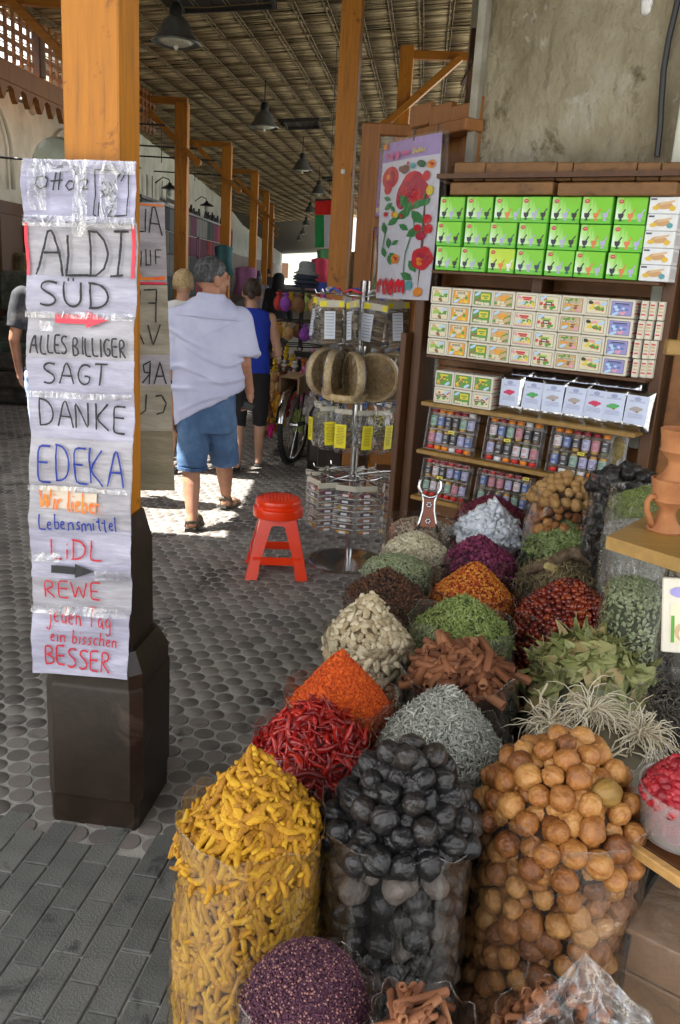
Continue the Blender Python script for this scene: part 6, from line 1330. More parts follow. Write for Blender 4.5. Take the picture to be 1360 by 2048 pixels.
def hang(a, r, z, extra=0.): return frame(Vector((dsx + r * math.cos(a), dsy + r * math.sin(a), z)), Vector((-math.sin(a + extra), math.cos(a + extra), 0)))
mlt = Matrix.Rotation(math.pi, 4, 'Z')
pf = plastic('packet_film', haze=.035, gl=.6, rough=.1, bscale=25, bump=1.0, hz=(.6, .6, .58))
brn = mat('brown_sticks', [(.05, .035, .02), (.16, .12, .075), (.3, .24, .16)], .8, 30, .4, 90, piece=.8)
cardw = flat('card_white2', (.62, .66, .74), .5); cardy = flat('card_yellow', (.82, .70, .01), .5); cardc = flat('card_cream', (.55, .52, .42), .5); inkg = flat('print_grey2', (.25, .25, .3), .6)
def sheet_pts(x0, z0, x1, z1, y): return [(x0, y, z0), (x1, y, z0), (x1, y, z1), (x0, y, z1)]
def packetA(seed):
    R_ = random.Random(seed); ms = {}
    b = MB(); b.bbox((0, 0, -.15), (.14, .042, .2), .016); ms['film'] = b.mesh('film', pf, True)
    b = MB(); 
    for k in range(9): b.tube([(-.055, R_.uniform(-.01, .01), -.24 + k * .02), (0, R_.uniform(-.012, .012), -.235 + k * .02), (.055, R_.uniform(-.01, .01), -.24 + k * .02)], .0105, 6)
    ms['roll'] = b.mesh('roll', brn, True)
    b = MB(); b.box((-.03 + .02 * (seed % 3), -.0235, -.145), (.058, .002, .145)); b.box((-.03 + .02 * (seed % 3), .0235, -.145), (.058, .002, .145)); ms['label_card'] = b.mesh('label_card', cardw)
    b = MB(); 
    for q in range(8): b.box((-.03 + .02 * (seed % 3), -.0252, -.085 - q * .016), (.044, .001, .003))
    ms['card_print'] = b.mesh('card_print', inkg)
    b = MB(); b.box((0, 0, -.035), (.135, .014, .036)); ms['header'] = b.mesh('header', cardc)
    b = MB(); b.box((-.045, -.0085, -.036), (.035, .002, .028)); b.box((.05, -.0085, -.036), (.024, .002, .028)); ms['yellow_tab'] = b.mesh('yellow_tab', cardy)
    b = MB(); b.tube([(-.012, 0, -.02), (0, 0, .004), (.012, 0, -.02)], .0022, 4); ms['loop'] = b.mesh('loop', flat('loop_red', (.5, .05, .12), .5)); return ms
def side_of(a):
    return ['right', 'back right', 'back', 'back left', 'left', 'front left', 'front', 'front right'][int(round((a % (2 * math.pi)) / (math.pi / 4))) % 8]
def inst(root_name, label, cat, group, ms, mw, kids=None):
    t = thing(root_name, label, cat, mw=mw, group=group)
    d = {}
    for k, me in ms.items(): d[k] = link(k, me, t)
    return t
pa = [packetA(k) for k in range(3)]
for k in range(12):
    a = 2 * math.pi * (k + .5) / 12; inst('herb_packet', 'brown herb bundle packet with white card, %s side of the top tier' % side_of(a), 'packet', 'herb packets on the top tier', pa[k % 3], hang(a, .245, tiers[0] - random.uniform(0, .02)) @ Matrix.Rotation(random.uniform(-.9, .9), 4, 'Z') @ Matrix.Rotation(random.uniform(-.16, .16), 4, 'Y') @ Matrix.Rotation(random.uniform(-.12, .12), 4, 'X'))
# woven discs
wov = mat('woven_straw', [(.12, .07, .02), (.26, .16, .05), (.38, .27, .11)], .7, 40, .8, 90, bdist=.005); wov2 = mat('woven_rim', [(.32, .2, .08), (.55, .4, .2), (.68, .56, .36)], .6, 50, .8, 120, bdist=.004)
def discthing():
    ms = {}; b = MB(); b.xf = Matrix.Translation((0, 0, -.17)) @ Matrix.Rotation(math.pi / 2, 4, 'X'); R_ = .128
    b.lathe([(R_, -.022), (R_ * 1.04, -.02), (R_ * 1.06, 0), (R_ * 1.04, .02), (R_, .022), (R_ * .93, .02), (R_ * .93, -.02)] + [(R_, -.022)], (0, 0, 0), 40, 0, False); ms['rim'] = b.mesh('rim', wov2, True)
    b = MB(); b.xf = Matrix.Translation((0, 0, -.17)) @ Matrix.Rotation(math.pi / 2, 4, 'X'); b.lathe([(.004, -.012), (R_ * .93, -.014), (R_ * .93, .014), (.004, .012)], (0, 0, 0), 30)
    ms['face'] = b.mesh('face', wov, False)
    b = MB()
    for k in range(14):
        a = 2 * math.pi * k / 14
        for s in (-1, 1): b.tube([(0, s * .014, -.17), (R_ * .5 * math.cos(a), s * .018, -.17 + R_ * .5 * math.sin(a)), (R_ * .93 * math.cos(a), s * .016, -.17 + R_ * .93 * math.sin(a))], .0035, 4)
    ms['spoke'] = b.mesh('spoke', wov)
    b = MB(); b.xf = Matrix.Translation((0, 0, -.17)) @ Matrix.Rotation(math.pi / 2, 4, 'X'); b.lathe([(.01, -.03), (R_ * 1.05, -.028), (R_ * 1.11, 0), (R_ * 1.05, .028), (.01, .03)], (0, 0, 0), 24); ms['film'] = b.mesh('film', pf, True)
    b = MB(); b.cyl((0, 0, -.03), (0, 0, .0), .02, .006, 8); ms['film_neck'] = b.mesh('film_neck', pf); b = MB(); b.bbox((.02, -.02, -.03), (.03, .003, .025), .001); ms['price_tag'] = b.mesh('price_tag', cardw); return ms
dt = discthing()
for k in range(10):
    a = 2 * math.pi * (k + .2) / 10; t = inst('woven_disc', 'round woven straw disc in clear film, %s side of the second tier' % side_of(a), 'woven disc', 'woven straw discs on the second tier', dt, hang(a, .19, tiers[1] - .0) @ Matrix.Rotation(math.pi / 2 + .75 + random.uniform(-.25, .25), 4, 'Z'))
t = inst('woven_disc', 'woven straw disc lying tilted between the second and third tiers', 'woven disc', None, {k: v for k, v in dt.items() if k in ('rim', 'face', 'spoke')}, Matrix.Translation((dsx - .07, dsy - .12, tiers[1] - .27)) @ Matrix.Rotation(rad(98), 4, 'X') @ Matrix.Translation((0, 0, .17)))
# blue scoops on the second tier
t = thing('blue_mask', 'bright blue plastic sheath in a pale frame hooked at the right of the second tier', 'plastic item', PY(808, 715, 4.9))
b = MB(); b.tube([(-.09, 0, -.04), (-.08, 0, .06), (-.04, 0, .09), (.03, 0, .09), (.075, 0, .05), (.08, 0, -.05), (.07, 0, -.2)], .011, 8); b.build('pale_frame', flat('pale_blue_plastic', (.5, .6, .75), .3), t, True)
b = MB(); b.ell((-.0, 0, .01), (.07, .02, .05), 0, 12, 8); b.ell((.01, 0, -.04), (.05, .02, .06), 0, 10, 8); b.build('sheath', flat('blue_plastic', (.02, .15, .6), .25), t, True)
# bags with yellow cards
bagm = mat('dark_seed_fill', [(.06, .05, .035), (.2, .17, .12), (.4, .36, .28)], .7, 50, .6, 90, piece=.7)
def bagY(seed):
    ms = {}; R_ = random.Random(seed); b = MB(); b.lathe([(.012, 0), (.02, -.03), (.05, -.07), (.062, -.13), (.06, -.24), (.045, -.268), (.01, -.275)], (0, 0, 0), 18); b.v = [(x * (1 + .12 * noise.noise(Vector((x * 30, z * 20, seed)))), y_ * .75, z) for x, y_, z in b.v]; ms['film'] = b.mesh('film', pf, True)
    b = MB()
    for k in range(60): z = R_.uniform(-.26, -.11); a = R_.uniform(0, 6.28); r1 = .045 * math.sqrt(R_.random()); b.ell((r1 * math.cos(a), r1 * .7 * math.sin(a), z), (.011, .008, .006), 0, 5, 4)
    ms['filling'] = b.mesh('filling', bagm, True)
    b = MB(); x0 = [-.005, .0, .0][seed % 3]
    b.box((x0, -.052, -.17), (.066, .002, .13)); ms['yellow_card'] = b.mesh('yellow_card', cardy)
    b = MB(); 
    for q in range(12): b.box((x0, -.0535, -.118 - q * .0085), (R_.uniform(.03, .05), .0008, .0035))
    ms['card_print'] = b.mesh('card_print', flat('print_olive2', (.35, .28, .02), .6))
    b = MB(); b.bbox((0, -.01, -.04), (.1, .012, .026), .002); ms['header'] = b.mesh('header', cardc); b = MB(); b.tube([(0, 0, -.02), (.01, 0, .01), (-.01, 0, .012), (0, 0, -.02)], .003, 4); ms['ribbon'] = b.mesh('ribbon', flat('ribbon_blue', (.08, .2, .6), .5)); return ms
bY = [bagY(k) for k in range(3)]
for k in range(12):
    a = 2 * math.pi * (k + .35) / 12; t = inst('spice_bag', 'clear spice bag with bright yellow card, %s side of the third tier' % side_of(a), 'bag', 'bags with yellow cards on the third tier', bY[k % 3], hang(a, .215, tiers[2]) @ Matrix.Rotation([.1, 1.3, -.3, .2, 1.2, -1.2, .2, 1.1, 0, .4, .2, 1.2][k], 4, 'Z') @ Matrix.Rotation(random.uniform(-.1, .1), 4, 'Y'))
# sheets of small sachets
def sachet(seed):
    ms = {}; R_ = random.Random(seed); b = MB(); b.bbox((0, 0, -.17), (.125, .012, .27), .003); ms['film'] = b.mesh('film', pf); b = MB(); b.bbox((0, -.002, -.028), (.12, .01, .03), .002); ms['header'] = b.mesh('header', cardc)
    cols = [[(.35, .06, .02), (.03, .02, .02), (.4, .28, .05), (.05, .05, .04), (.55, .5, .4), (.1, .05, .03), (.6, .35, .03)], [(.2, .02, .05), (.15, .05, .04), (.5, .35, .2), (.12, .05, .07), (.4, .16, .08), (.16, .06, .03), (.45, .2, .06)]][seed % 2]
    for q in range(7):
        b = MB(); z = -.068 - q * .0355; b.ell((R_.uniform(-.01, .01), 0, z), (.042, .0075, .011), 0, 10, 5); ms['sachet%d' % q] = b.mesh('sachet', flat('sachet_fill_%d_%d' % (seed, q), cols[q], .7, bump=.6), True)
    b = MB()
    for q in range(7): z = -.068 - q * .0355; b.box((.0, -.0095, z), (.034, .0015, .012))
    ms['tiny_label'] = b.mesh('tiny_label', flat('tiny_label_m', (.72, .72, .78), .5))
    b = MB()
    for q in range(6): b.box((0, -.0068, -.085 - q * .0355), (.118, .001, .0025))
    ms['seam'] = b.mesh('seam', flat('seam_white', (.7, .7, .7), .5)); return ms
sa = [sachet(k) for k in range(4)]
for k in range(14):
    a = 2 * math.pi * (k + .2) / 14; t = thing('sachet_sheet', 'hanging sheet of seven spice sachets, %s side of the lowest tier' % side_of(a), 'sachet sheet', mw=hang(a, .25, tiers[3]) @ Matrix.Rotation(random.uniform(-.35, .35) + (.9 if k % 3 == 0 else 0), 4, 'Z') @ Matrix.Rotation(random.uniform(-.07, .07), 4, 'Y'), group='sachet sheets on the lowest tier')
    for kk_, me in sa[k % 4].items(): link(me.name.split('.')[0], me, t)
for k in range(10):
    a = 2 * math.pi * k / 10; b = MB(); b.xf = hang(a, .2, tiers[0] + .012); b.tube([(-.05, 0, 0), (-.02, .01, .02), (.02, -.01, .012), (.05, 0, .0)], .007, 5); tag(b.build('ribbon', flat('ribbon%d' % (k % 3), [(.05, .1, .5), (.55, .03, .06), (.55, .55, .6)][k % 3], .5), None, True), ['blue', 'red', 'white'][k % 3] + ' ribbon knotted on the top ring of the display stand', 'ribbon', 'ribbons on the top ring of the stand')

# ================================================================== PEOPLE
skin1 = mat('tanned_skin', [(.30, .13, .07), (.42, .20, .12), (.48, .25, .16)], .55, 8, .15, 60, sss=.1); skin2 = mat('light_skin', [(.42, .22, .14), (.52, .3, .2), (.58, .36, .26)], .55, 8, .15, 60, sss=.1)
def shape(specs):
    """closed overlapping tapered shapes; a body or garment grows out of them in one skin"""
    b = MB()
    for s in specs:
        if s[0] == 'c': _, p0, r0, p1, r1 = s; b.cyl(p0, p1, r0, r1, 16); b.ell(p0, (r0,) * 3, 0, 14, 10); b.ell(p1, (r1,) * 3, 0, 14, 10)
        elif s[0] == 'e': b.ell(s[1], s[2], 0, 18, 12, s[3] if len(s) > 3 else None)
        elif s[0] == 'l':   # loft of ellipses: (centre, rx, ry)
            b.rings([[(c[0] + rx * math.copysign(abs(math.cos(t)) ** .8, math.cos(t)), c[1] + ry * math.copysign(abs(math.sin(t)) ** .85, math.sin(t)), c[2] + (sl * math.cos(t) if True else 0)) for t in [2 * math.pi * k / 26 for k in range(26)]] for c, rx, ry, sl in s[1]])
        elif s[0] == 't':   # straight-cut tube
            b.cyl(s[1], s[3], s[2], s[4], 20)
    return b
def hand(specs, w, d, side, s=1., curl=.5, palm_n=None):
    """palm with four unequal fingers and a thumb, w wrist point, d direction down the hand"""
    d = d.normalized(); f = Vector((0, 1, 0)); f = (f - d * f.dot(d)).normalized(); x = d.cross(f)
    specs.append(('c', w, .024 * s, w + d * .04 * s, .026 * s)); 
    for k, (o, L) in enumerate(((-.027, .072), (-.009, .082), (.009, .077), (.026, .06))):
        a = w + d * .03 * s + f * o * s; c_ = w + d * .085 * s + f * o * 1.05 * s; specs.append(('c', a, .0135 * s, c_, .0115 * s))
        m_ = c_ + (d * (1 - curl * .5) + x * side * curl).normalized() * L * .5 * s; e_ = m_ + (d * (1 - curl) + x * side * curl * 1.4).normalized() * L * .5 * s
        specs.append(('c', c_, .0105 * s, m_, .0095 * s)); specs.append(('c', m_, .0095 * s, e_, .0075 * s))
    a = w + d * .02 * s - f * -.028 * s; m_ = a + (d * .6 + f * .8).normalized() * .04 * s; e_ = m_ + (d * .9 + f * .2 + x * side * .5).normalized() * .034 * s
    specs.append(('c', a, .0145 * s, m_, .0115 * s)); specs.append(('c', m_, .011 * s, e_, .0085 * s))
def head(specs, c, s=1., turn=0., ear=True):
    R = Matrix.Rotation(turn, 3, 'Z'); V = lambda x, y, z: c + R @ (Vector((x, y, z)) * s)
    specs += [('e', V(0, -.012, .025), (.078 * s, .098 * s, .1 * s), R), ('e', V(0, .03, -.04), (.058 * s, .065 * s, .075 * s), R), ('c', V(0, .085, .012), .012 * s, V(0, .108, -.022), .016 * s), ('e', V(0, .07, -.085), (.028 * s, .024 * s, .022 * s), R), ('e', V(0, .086, -.052), (.026 * s, .014 * s, .007 * s), R), ('e', V(0, .086, -.064), (.024 * s, .014 * s, .007 * s), R), ('e', V(0, .078, .035), (.05 * s, .02 * s, .012 * s), R)]
    for q in (-1, 1): specs += [('e', V(q * .082, -.005, -.01), (.012 * s, .024 * s, .034 * s), R), ('e', V(q * .086, -.014, .008), (.011 * s, .018 * s, .018 * s), R), ('e', V(q * .03, .078, .012), (.013 * s, .012 * s, .009 * s), R)]
def wrinkle(o, amp, fx, fz, seed=0, fold=None):
    me = o.data; n = len(me.vertices); co = np.empty(n * 3, np.float32); me.vertices.foreach_get('co', co); co = co.reshape(-1, 3); no = np.empty(n * 3, np.float32); me.vertices.foreach_get('normal', no); no = no.reshape(-1, 3)
    for i in range(n):
        x, y, z = co[i]; q = amp * (noise.noise(Vector((x * fx, y * fx, z * fz + seed))) + .5 * noise.noise(Vector((x * fx * 2.3 + 5, y * fx * 2, z * fz * 2.4 + x * 9 + seed))))
        if fold: q += fold(x, y, z)
        co[i] += no[i] * q
    me.vertices.foreach_set('co', co.reshape(-1)); me.update()
def cloth(name, c, rough=.85, v=.25, bs=350): return mat(name, [tuple(x * (1 - v) for x in c), c, tuple(min(1, x * (1 + v * .6)) for x in c)], rough, 6, .25, bs, bdist=.002)
def hair_cap(c, s, m_, turn=0., style='short', par=None):
    b = MB(); R = Matrix.Rotation(turn, 3, 'Z'); n = 26; b.ell((0, 0, 0), (.088 * s, .106 * s, .108 * s), 0, 32, 22)
    out = []
    for p in b.v:
        q = Vector(p); f = 1 + .05 * noise.noise(q * 38 / s) + .04 * noise.noise(q * 90 / s)
        lim = -.05 * s if q.y < .0 else -.05 * s + (q.y / (.1 * s)) * .095 * s
        if q.z < lim: q = Vector((q.x * .62, q.y * .62, max(q.z, lim - .012 * s)))
        else: q = q * f
        out.append(tuple(c + R @ (q + Vector((0, -.012 * s, .028 * s)))))
    b.v = out; hh = b.build('hair', m_, par, True)
    if style == 'bun': b = MB(); b.ell(c + R @ Vector((0, -.115 * s, -.01 * s)), (.035 * s, .035 * s, .04 * s), 0, 12, 8); b.build('hair_bun', m_, par, True)
    if style == 'long': b = MB(); b.rings([[(c.x + rx * math.cos(t), c.y - .03 * s + ry * math.sin(t), c.z + z) for t in [2 * math.pi * k / 14 for k in range(14)]] for z, rx, ry in ((.06 * s, .09 * s, .09 * s), (-.02 * s, .1 * s, .1 * s), (-.12 * s, .095 * s, .08 * s), (-.22 * s, .07 * s, .05 * s))]); b.build('hair', m_, par, True)
    return hh
# --- the walking man in the pale shirt (drawn from the photo at 5.5 m)
W = lambda px, py, y=5.5: PY(px, py, y)
man = thing('person', 'grey-haired man in a crumpled pale lilac shirt and knee-length jeans, walking away', 'person', (W(410, 900).x, 5.5, 0))
o0 = man.location.copy(); L_ = lambda px, py, y=5.5: W(px, py, y) - o0
hc = L_(424, 558, 5.52)
sp_ = []; head(sp_, hc, 1.02, rad(-52))
sp_ += [('c', L_(424, 585), .062, L_(420, 622, 5.48), .07), ('l', [(L_(415, 625), .16, .09, 0), (L_(413, 680), .19, .12, 0), (L_(412, 760), .18, .13, 0), (L_(415, 830), .17, .13, 0), (L_(415, 850), .15, .12, 0)])]
# right arm
sh, el, wr = L_(478, 638, 5.5), L_(488, 728, 5.46), L_(499, 782, 5.52)
sp_ += [('c', sh, .06, el, .048), ('c', el, .045, wr, .03)]; hand(sp_, wr, L_(505, 830, 5.56) - wr, -1, 1.0, .7)
sh2, el2, wr2 = L_(352, 640, 5.5), L_(344, 745, 5.5), L_(346, 830, 5.58)
sp_ += [('c', sh2, .06, el2, .045), ('c', el2, .042, wr2, .028)]; hand(sp_, wr2, L_(350, 880, 5.62) - wr2, 1, 1.0, .5)
# legs
hipL, knL, anL = L_(388, 850, 5.46), L_(382, 935, 5.42), PZ(384, 1030, .1) - o0; hipR, knR = L_(440, 850, 5.52), L_(448, 925, 5.66)
anR = PY(452, 990, 5.86) - o0
sp_ += [('c', hipL, .095, knL, .06), ('c', knL, .058, knL.lerp(anL, .38), .057), ('c', knL.lerp(anL, .38), .057, anL, .036), ('c', hipR, .095, knR, .06), ('c', knR, .058, knR.lerp(anR, .38), .055), ('c', knR.lerp(anR, .38), .055, anR, .035)]
footL = Vector((anL.x, anL.y, 0)); sp_ += [('c', anL, .036, footL + Vector((-.0, -.03, .045)), .034), ('c', footL + Vector((0, -.02, .045)), .034, footL + Vector((.0, .15, .035)), .034)]
toeR = anR + Vector((.06, .15, -.03)); sp_ += [('c', anR, .035, anR + Vector((0, -.03, -.055)), .032), ('c', anR + Vector((0, -.03, -.05)), .032, toeR + Vector((0, 0, -.06)), .03)]
remesh(shape(sp_), 'body', skin1, .0065, man)
# ears get lost under hair: the hair cap stays above them
hair_cap(hc, 1.03, mat('grey_hair', [(.012, .012, .013), (.05, .05, .053), (.22, .22, .23)], .6, 55, .9, 150, stretch=(1, 1, .4), bdist=.006), rad(-52), 'short', man)
shirt_m = mat('lilac_shirt_cloth', [(.50, .51, .72), (.58, .6, .8), (.66, .67, .86)], .9, 5, .35, 60, stretch=(1, 1, 1), bdist=.004)
def cl_(px0, px1, py, ry, dy=0., sl=0.): a, c_ = L_(px0, py), L_(px1, py); return ((a.x + c_.x) / 2, dy, (a.z + c_.z) / 2), (c_.x - a.x) / 2, ry, sl
prof_ = [cl_(386, 458, 596, .085, .02), cl_(376, 466, 604, .1), cl_(352, 484, 618, .125), cl_(341, 494, 638, .14), cl_(343, 496, 690, .155), cl_(345, 494, 740, .16), cl_(347, 492, 780, .16, 0, .03), cl_(349, 488, 805, .158, 0, .09), cl_(350, 482, 812, .15, 0, .14)]
sp_ = [('l', prof_), ('t', L_(478, 640, 5.5), .088, L_(492, 712, 5.48), .092), ('t', L_(354, 638, 5.5), .08, L_(347, 735, 5.5), .08), ('e', L_(478, 640, 5.5), (.085, .09, .085)), ('e', L_(354, 640, 5.5), (.08, .09, .085)), ('l', [(L_(424, 608, 5.50), .10, .10, 0), (L_(423, 586, 5.49), .084, .09, 0)])]
sh_o = remesh(shape(sp_), 'shirt', shirt_m, .0085, man, 1)
def folds(x, y, z):
    q = 0
    for (z0, sl_, w_, am) in ((1.18, -.25, .012, .006), (1.12, -.3, .01, .007), (1.05, .2, .012, .006), (.99, -.22, .01, .008), (.94, .25, .014, .007), (.88, -.15, .01, .007), (.82, .35, .012, .008), (1.26, .3, .012, .004)): q += 2.6 * am * math.exp(-((z - z0 - sl_ * x - .02 * math.sin(x * 12 + z0 * 9)) / (w_ * 1.1)) ** 2) * (.5 + .5 * math.sin(x * 14 + z0 * 40))
    return q
wrinkle(sh_o, .010, 5, 4, 2, folds)
b = MB(); b.tube([L_(352, 628, 5.37), L_(385, 632, 5.345), L_(425, 636, 5.338), L_(462, 640, 5.36), L_(480, 642, 5.40)], .003, 5); b.build('yoke_seam', shirt_m, man)
den = mat('denim_blue', [(.035, .075, .17), (.07, .14, .27), (.16, .26, .42)], .9, 3.5, .4, 300, bdist=.003)
sp_ = [('l', [(L_(422, 752), .155, .125, 0), (L_(416, 800), .175, .14, 0), (L_(416, 842), .185, .145, 0), (L_(416, 862), .17, .13, 0)]), ('t', L_(388, 840, 5.47), .108, L_(385, 934, 5.43), .098), ('t', L_(441, 840, 5.52), .108, L_(449, 920, 5.64), .095)]
sho = remesh(shape(sp_), 'jeans', den, .009, man, 1); wrinkle(sho, .011, 6, 9, 8)
b = MB(); b.cyl(L_(385, 931, 5.43), L_(385, 937, 5.43), .1, .1, 20); b.build('hem', den, man)
b = MB(); w2 = (knR - hipR).normalized(); b.cyl(L_(449, 915, 5.635), L_(449, 922, 5.643), .097, .097, 20); b.build('hem', den, man)
sand = mat('sandal_leather', [(.06, .05, .03), (.12, .10, .065)], .7, 20, .4, 60)
def sandal(f, tip, lift, par):
    d = (tip - f); d.z = 0; d = d.normalized(); q = frame(f, Vector((d.y, -d.x, 0)));  # local y forward
    b = MB(); b.xf = q @ (Matrix.Rotation(lift, 4, 'X') if lift else Matrix.Identity(4)); b.rings([[(x * s1, y, z) for x, y in ((-.034, -.07), (.034, -.07), (.04, .02), (.05, .12), (.035, .2), (0, .215), (-.035, .2), (-.045, .12), (-.038, .02))] for z, s1 in ((0, 1), (.012, 1.03), (.024, .97))]); b.build('sole', flat('sandal_sole', (.03, .028, .02), .8), par)
    b = MB(); b.xf = q @ (Matrix.Rotation(lift, 4, 'X') if lift else Matrix.Identity(4))
    for y, h, w_ in ((.13, .055, .047), (-.01, .085, .042), (.09, .068, .045)): b.tube([(w_ * math.cos(t), y - (.05 if y < 0 else 0) * abs(math.sin(t)) * 0, .015 + h * math.sin(t)) for t in np.linspace(0, math.pi, 9)], .013, 6, 0, True, .35)
    b.tube([(.04, 0, .05), (.03, -.06, .065), (0, -.078, .07), (-.03, -.06, .065), (-.04, 0, .05)], .014, 6, 0, True, .4); b.build('strap', sand, par, True)
sandal(footL + Vector((0, .0, .004)), footL + Vector((-.02, 1, 0)), 0, man); 
sandal(anR + Vector((-.0, .0, -.10)), anR + Vector((.35, 1, 0)), rad(-16), man)
b = MB(); b.cyl(L_(345, 756, 5.51), L_(345.5, 763, 5.515), .043, .043, 14); b.build('watch', M['black'], man)
b = MB(); p = L_(497, 812, 5.50); b.xf = Matrix.Translation(p) @ Matrix.Rotation(.3, 4, 'Y'); b.bbox((0, 0, 0), (.075, .03, .05), .006); b.build('small_camera', M['black'], None).parent = None
cmo = bpy.data.objects['small_camera']; cmo.matrix_world = Matrix.Translation(o0); tag(cmo, 'small black camera held in the right hand of the man in the lilac shirt', 'camera')

def person(loc, rz, h, label, skin, hairm, style, top_m, bot_m, legs='capri', sleeve='none', arms=None, vox=.011, group=None, robe=False):
    k = h / 1.7; t = thing('person', label, 'person', loc, rz, group); V = lambda x, y, z: Vector((x, y, z)) * k; s = []
    hc = V(0, .01, 1.585); head(s, hc, .97 * k); s += [('c', V(0, 0, 1.5), .052 * k, V(0, -.01, 1.42), .06 * k), ('l', [(V(0, 0, 1.42), .14 * k, .075 * k, 0), (V(0, 0, 1.3), .165 * k, .1 * k, 0), (V(0, 0, 1.1), .135 * k, .095 * k, 0), (V(0, 0, .94), .17 * k, .115 * k, 0), (V(0, 0, .86), .15 * k, .1 * k, 0)])]
    arms = arms or [((-.18, 0, 1.38), (-.235, -.03, 1.1), (-.225, .08, .87)), ((.18, 0, 1.38), (.235, -.03, 1.1), (.225, .08, .87))]
    for i, (a, e, w_) in enumerate(arms): s += [('c', V(*a), .05 * k, V(*e), .038 * k), ('c', V(*e), .037 * k, V(*w_), .025 * k)]; hand(s, V(*w_), V(*w_) - V(*e), 1 if i == 0 else -1, .93 * k, .4)
    lg = [((-.09, 0, .88), (-.09, .03, .47), (-.085, -.12, .09)), ((.09, 0, .88), (.1, .1, .48), (.1, .14, .07))]
    for a, kn, an in lg: s += [('c', V(*a), .09 * k, V(*kn), .055 * k), ('c', V(*kn), .052 * k, V(*kn).lerp(V(*an), .35), .052 * k), ('c', V(*kn).lerp(V(*an), .35), .052 * k, V(*an), .033 * k), ('c', V(*an) + Vector((0, -.02, -.03)) * k, .032 * k, V(an[0], an[1] + .14, .035), .03 * k)]
    remesh(shape(s), 'body', skin, vox, t)
    if style != 'cover': hair_cap(hc, .98 * k, hairm, 0, style, t)
    else:
        b = MB(); b.rings([[(hc.x + rx * math.cos(a), hc.y - .01 + ry * math.sin(a), hc.z + z) for a in [2 * math.pi * q / 18 for q in range(18)]] for z, rx, ry in ((.14 * k, .03, .03), (.12 * k, .07, .08), (.06 * k, .1, .115), (-.06 * k, .1, .11), (-.14 * k, .12, .1), (-.22 * k, .17, .11))]); b.build('head_scarf', hairm, t, True)
    s = [('l', [(V(0, 0, 1.46), .075 * k, .07 * k, 0), (V(0, 0, 1.43), .16 * k, .09 * k, 0), (V(0, 0, 1.34), .185 * k, .118 * k, 0), (V(0, 0, 1.12), .158 * k, .115 * k, 0), (V(0, 0, .9), .19 * k, .135 * k, 0)])]
    if sleeve != 'none':
        for a, e, w_ in arms: A, E_, W_ = V(*a), V(*e), V(*w_); s.append(('t', A, .07 * k, A.lerp(E_, .75), .066 * k)) if sleeve == 'short' else s.extend([('t', A, .068 * k, E_, .06 * k), ('t', E_, .058 * k, E_.lerp(W_, .9), .055 * k)]); s.append(('e', A, (.07 * k,) * 3))
    if robe: s = s + [('l', [(V(0, 0, .95), .19 * k, .15 * k, 0), (V(0, 0, .5), .22 * k, .18 * k, 0), (V(0, 0, .06), .26 * k, .22 * k, 0)])]
    wrinkle(remesh(shape(s), 'robe' if robe else 'top', top_m, vox, t, 1), .008, 7, 6, h)
    if not robe:
        s = [('l', [(V(0, 0, 1.0), .16 * k, .12 * k, 0), (V(0, 0, .86), .185 * k, .13 * k, 0), (V(0, 0, .8), .17 * k, .11 * k, 0)])]
        for a, kn, an in lg:
            A, K, N__ = V(*a), V(*kn), V(*an); e_ = K.lerp(N__, .2) if legs == 'capri' else K.lerp(N__, .97); s += [('t', A, .1 * k, K, .072 * k), ('e', K, (.07 * k,) * 3), ('t', K, .069 * k, e_, .064 * k if legs == 'capri' else .075 * k)]
        wrinkle(remesh(shape(s), 'trousers', bot_m, vox, t, 1), .007, 8, 10, h + 3)
    for a, kn, an in lg: b = MB(); b.xf = Matrix.Translation(V(an[0], an[1] + .06, .012)); b.bbox((0, 0, 0), (.08 * k, .25 * k, .024), .01); b.build('sandal', M['black'], t)
    return t
wx = PY(498, 800, 7.15).x
person((wx, 7.15, 0), rad(4), 1.56, 'woman in a royal blue sleeveless top and black capri trousers, walking past the toys', skin2, mat('brown_hair', [(.02, .012, .008), (.07, .04, .025)], .5, 50, .8, 120), 'bun', cloth('royal_blue_cloth', (.01, .04, .42)), cloth('black_cloth', (.012, .012, .014)), 'capri', 'none', [((-.17, 0, 1.38), (-.23, -.03, 1.1), (-.22, .08, .87)), ((.17, 0, 1.38), (.25, -.02, 1.08), (.12, .2, 1.02))], .009)
person((PY(366, 600, 6.9).x, 6.9, 0), rad(0), 1.6, 'blonde person mostly hidden behind the man in the lilac shirt', skin2, mat('blonde_hair', [(.3, .2, .08), (.5, .36, .17), (.62, .5, .3)], .5, 50, .8, 120), 'short', cloth('white_cloth', (.6, .6, .6)), cloth('black_cloth2', (.02, .02, .025)), 'capri', 'short', None, .011)
person((PY(104, 700, 5.9).x, 5.9, 0), rad(14), 1.7, 'man in a dark T-shirt and pale jeans, half hidden behind the paper banner', skin1, mat('dark_hair', [(.01, .01, .01), (.03, .025, .02)], .5, 50, .8, 120), 'short', mat('dark_patterned_shirt', [(.02, .022, .03), (.04, .042, .05), (.42, .38, .38)], .85, 3.0, .2, 200), cloth('pale_jeans', (.36, .45, .68)), 'long', 'short', None, .009)
person((PY(513, 600, 17).x, 17, 0), rad(3), 1.6, 'woman with long black hair in a grey top, far down the lane', skin2, flat('black_hair', (.008, .008, .01), .5), 'long', cloth('grey_cloth', (.16, .14, .15)), cloth('black_cloth3', (.015, .015, .018)), 'long', 'short', None, .016)
person((PY(556, 600, 15).x, 15, 0), rad(-4), 1.58, 'woman in a long black robe walking just left of the toy stand', skin2, flat('black_scarf', (.008, .008, .01), .8), 'cover', cloth('black_robe', (.012, .012, .015)), None, 'long', 'long', None, .016, None, True)
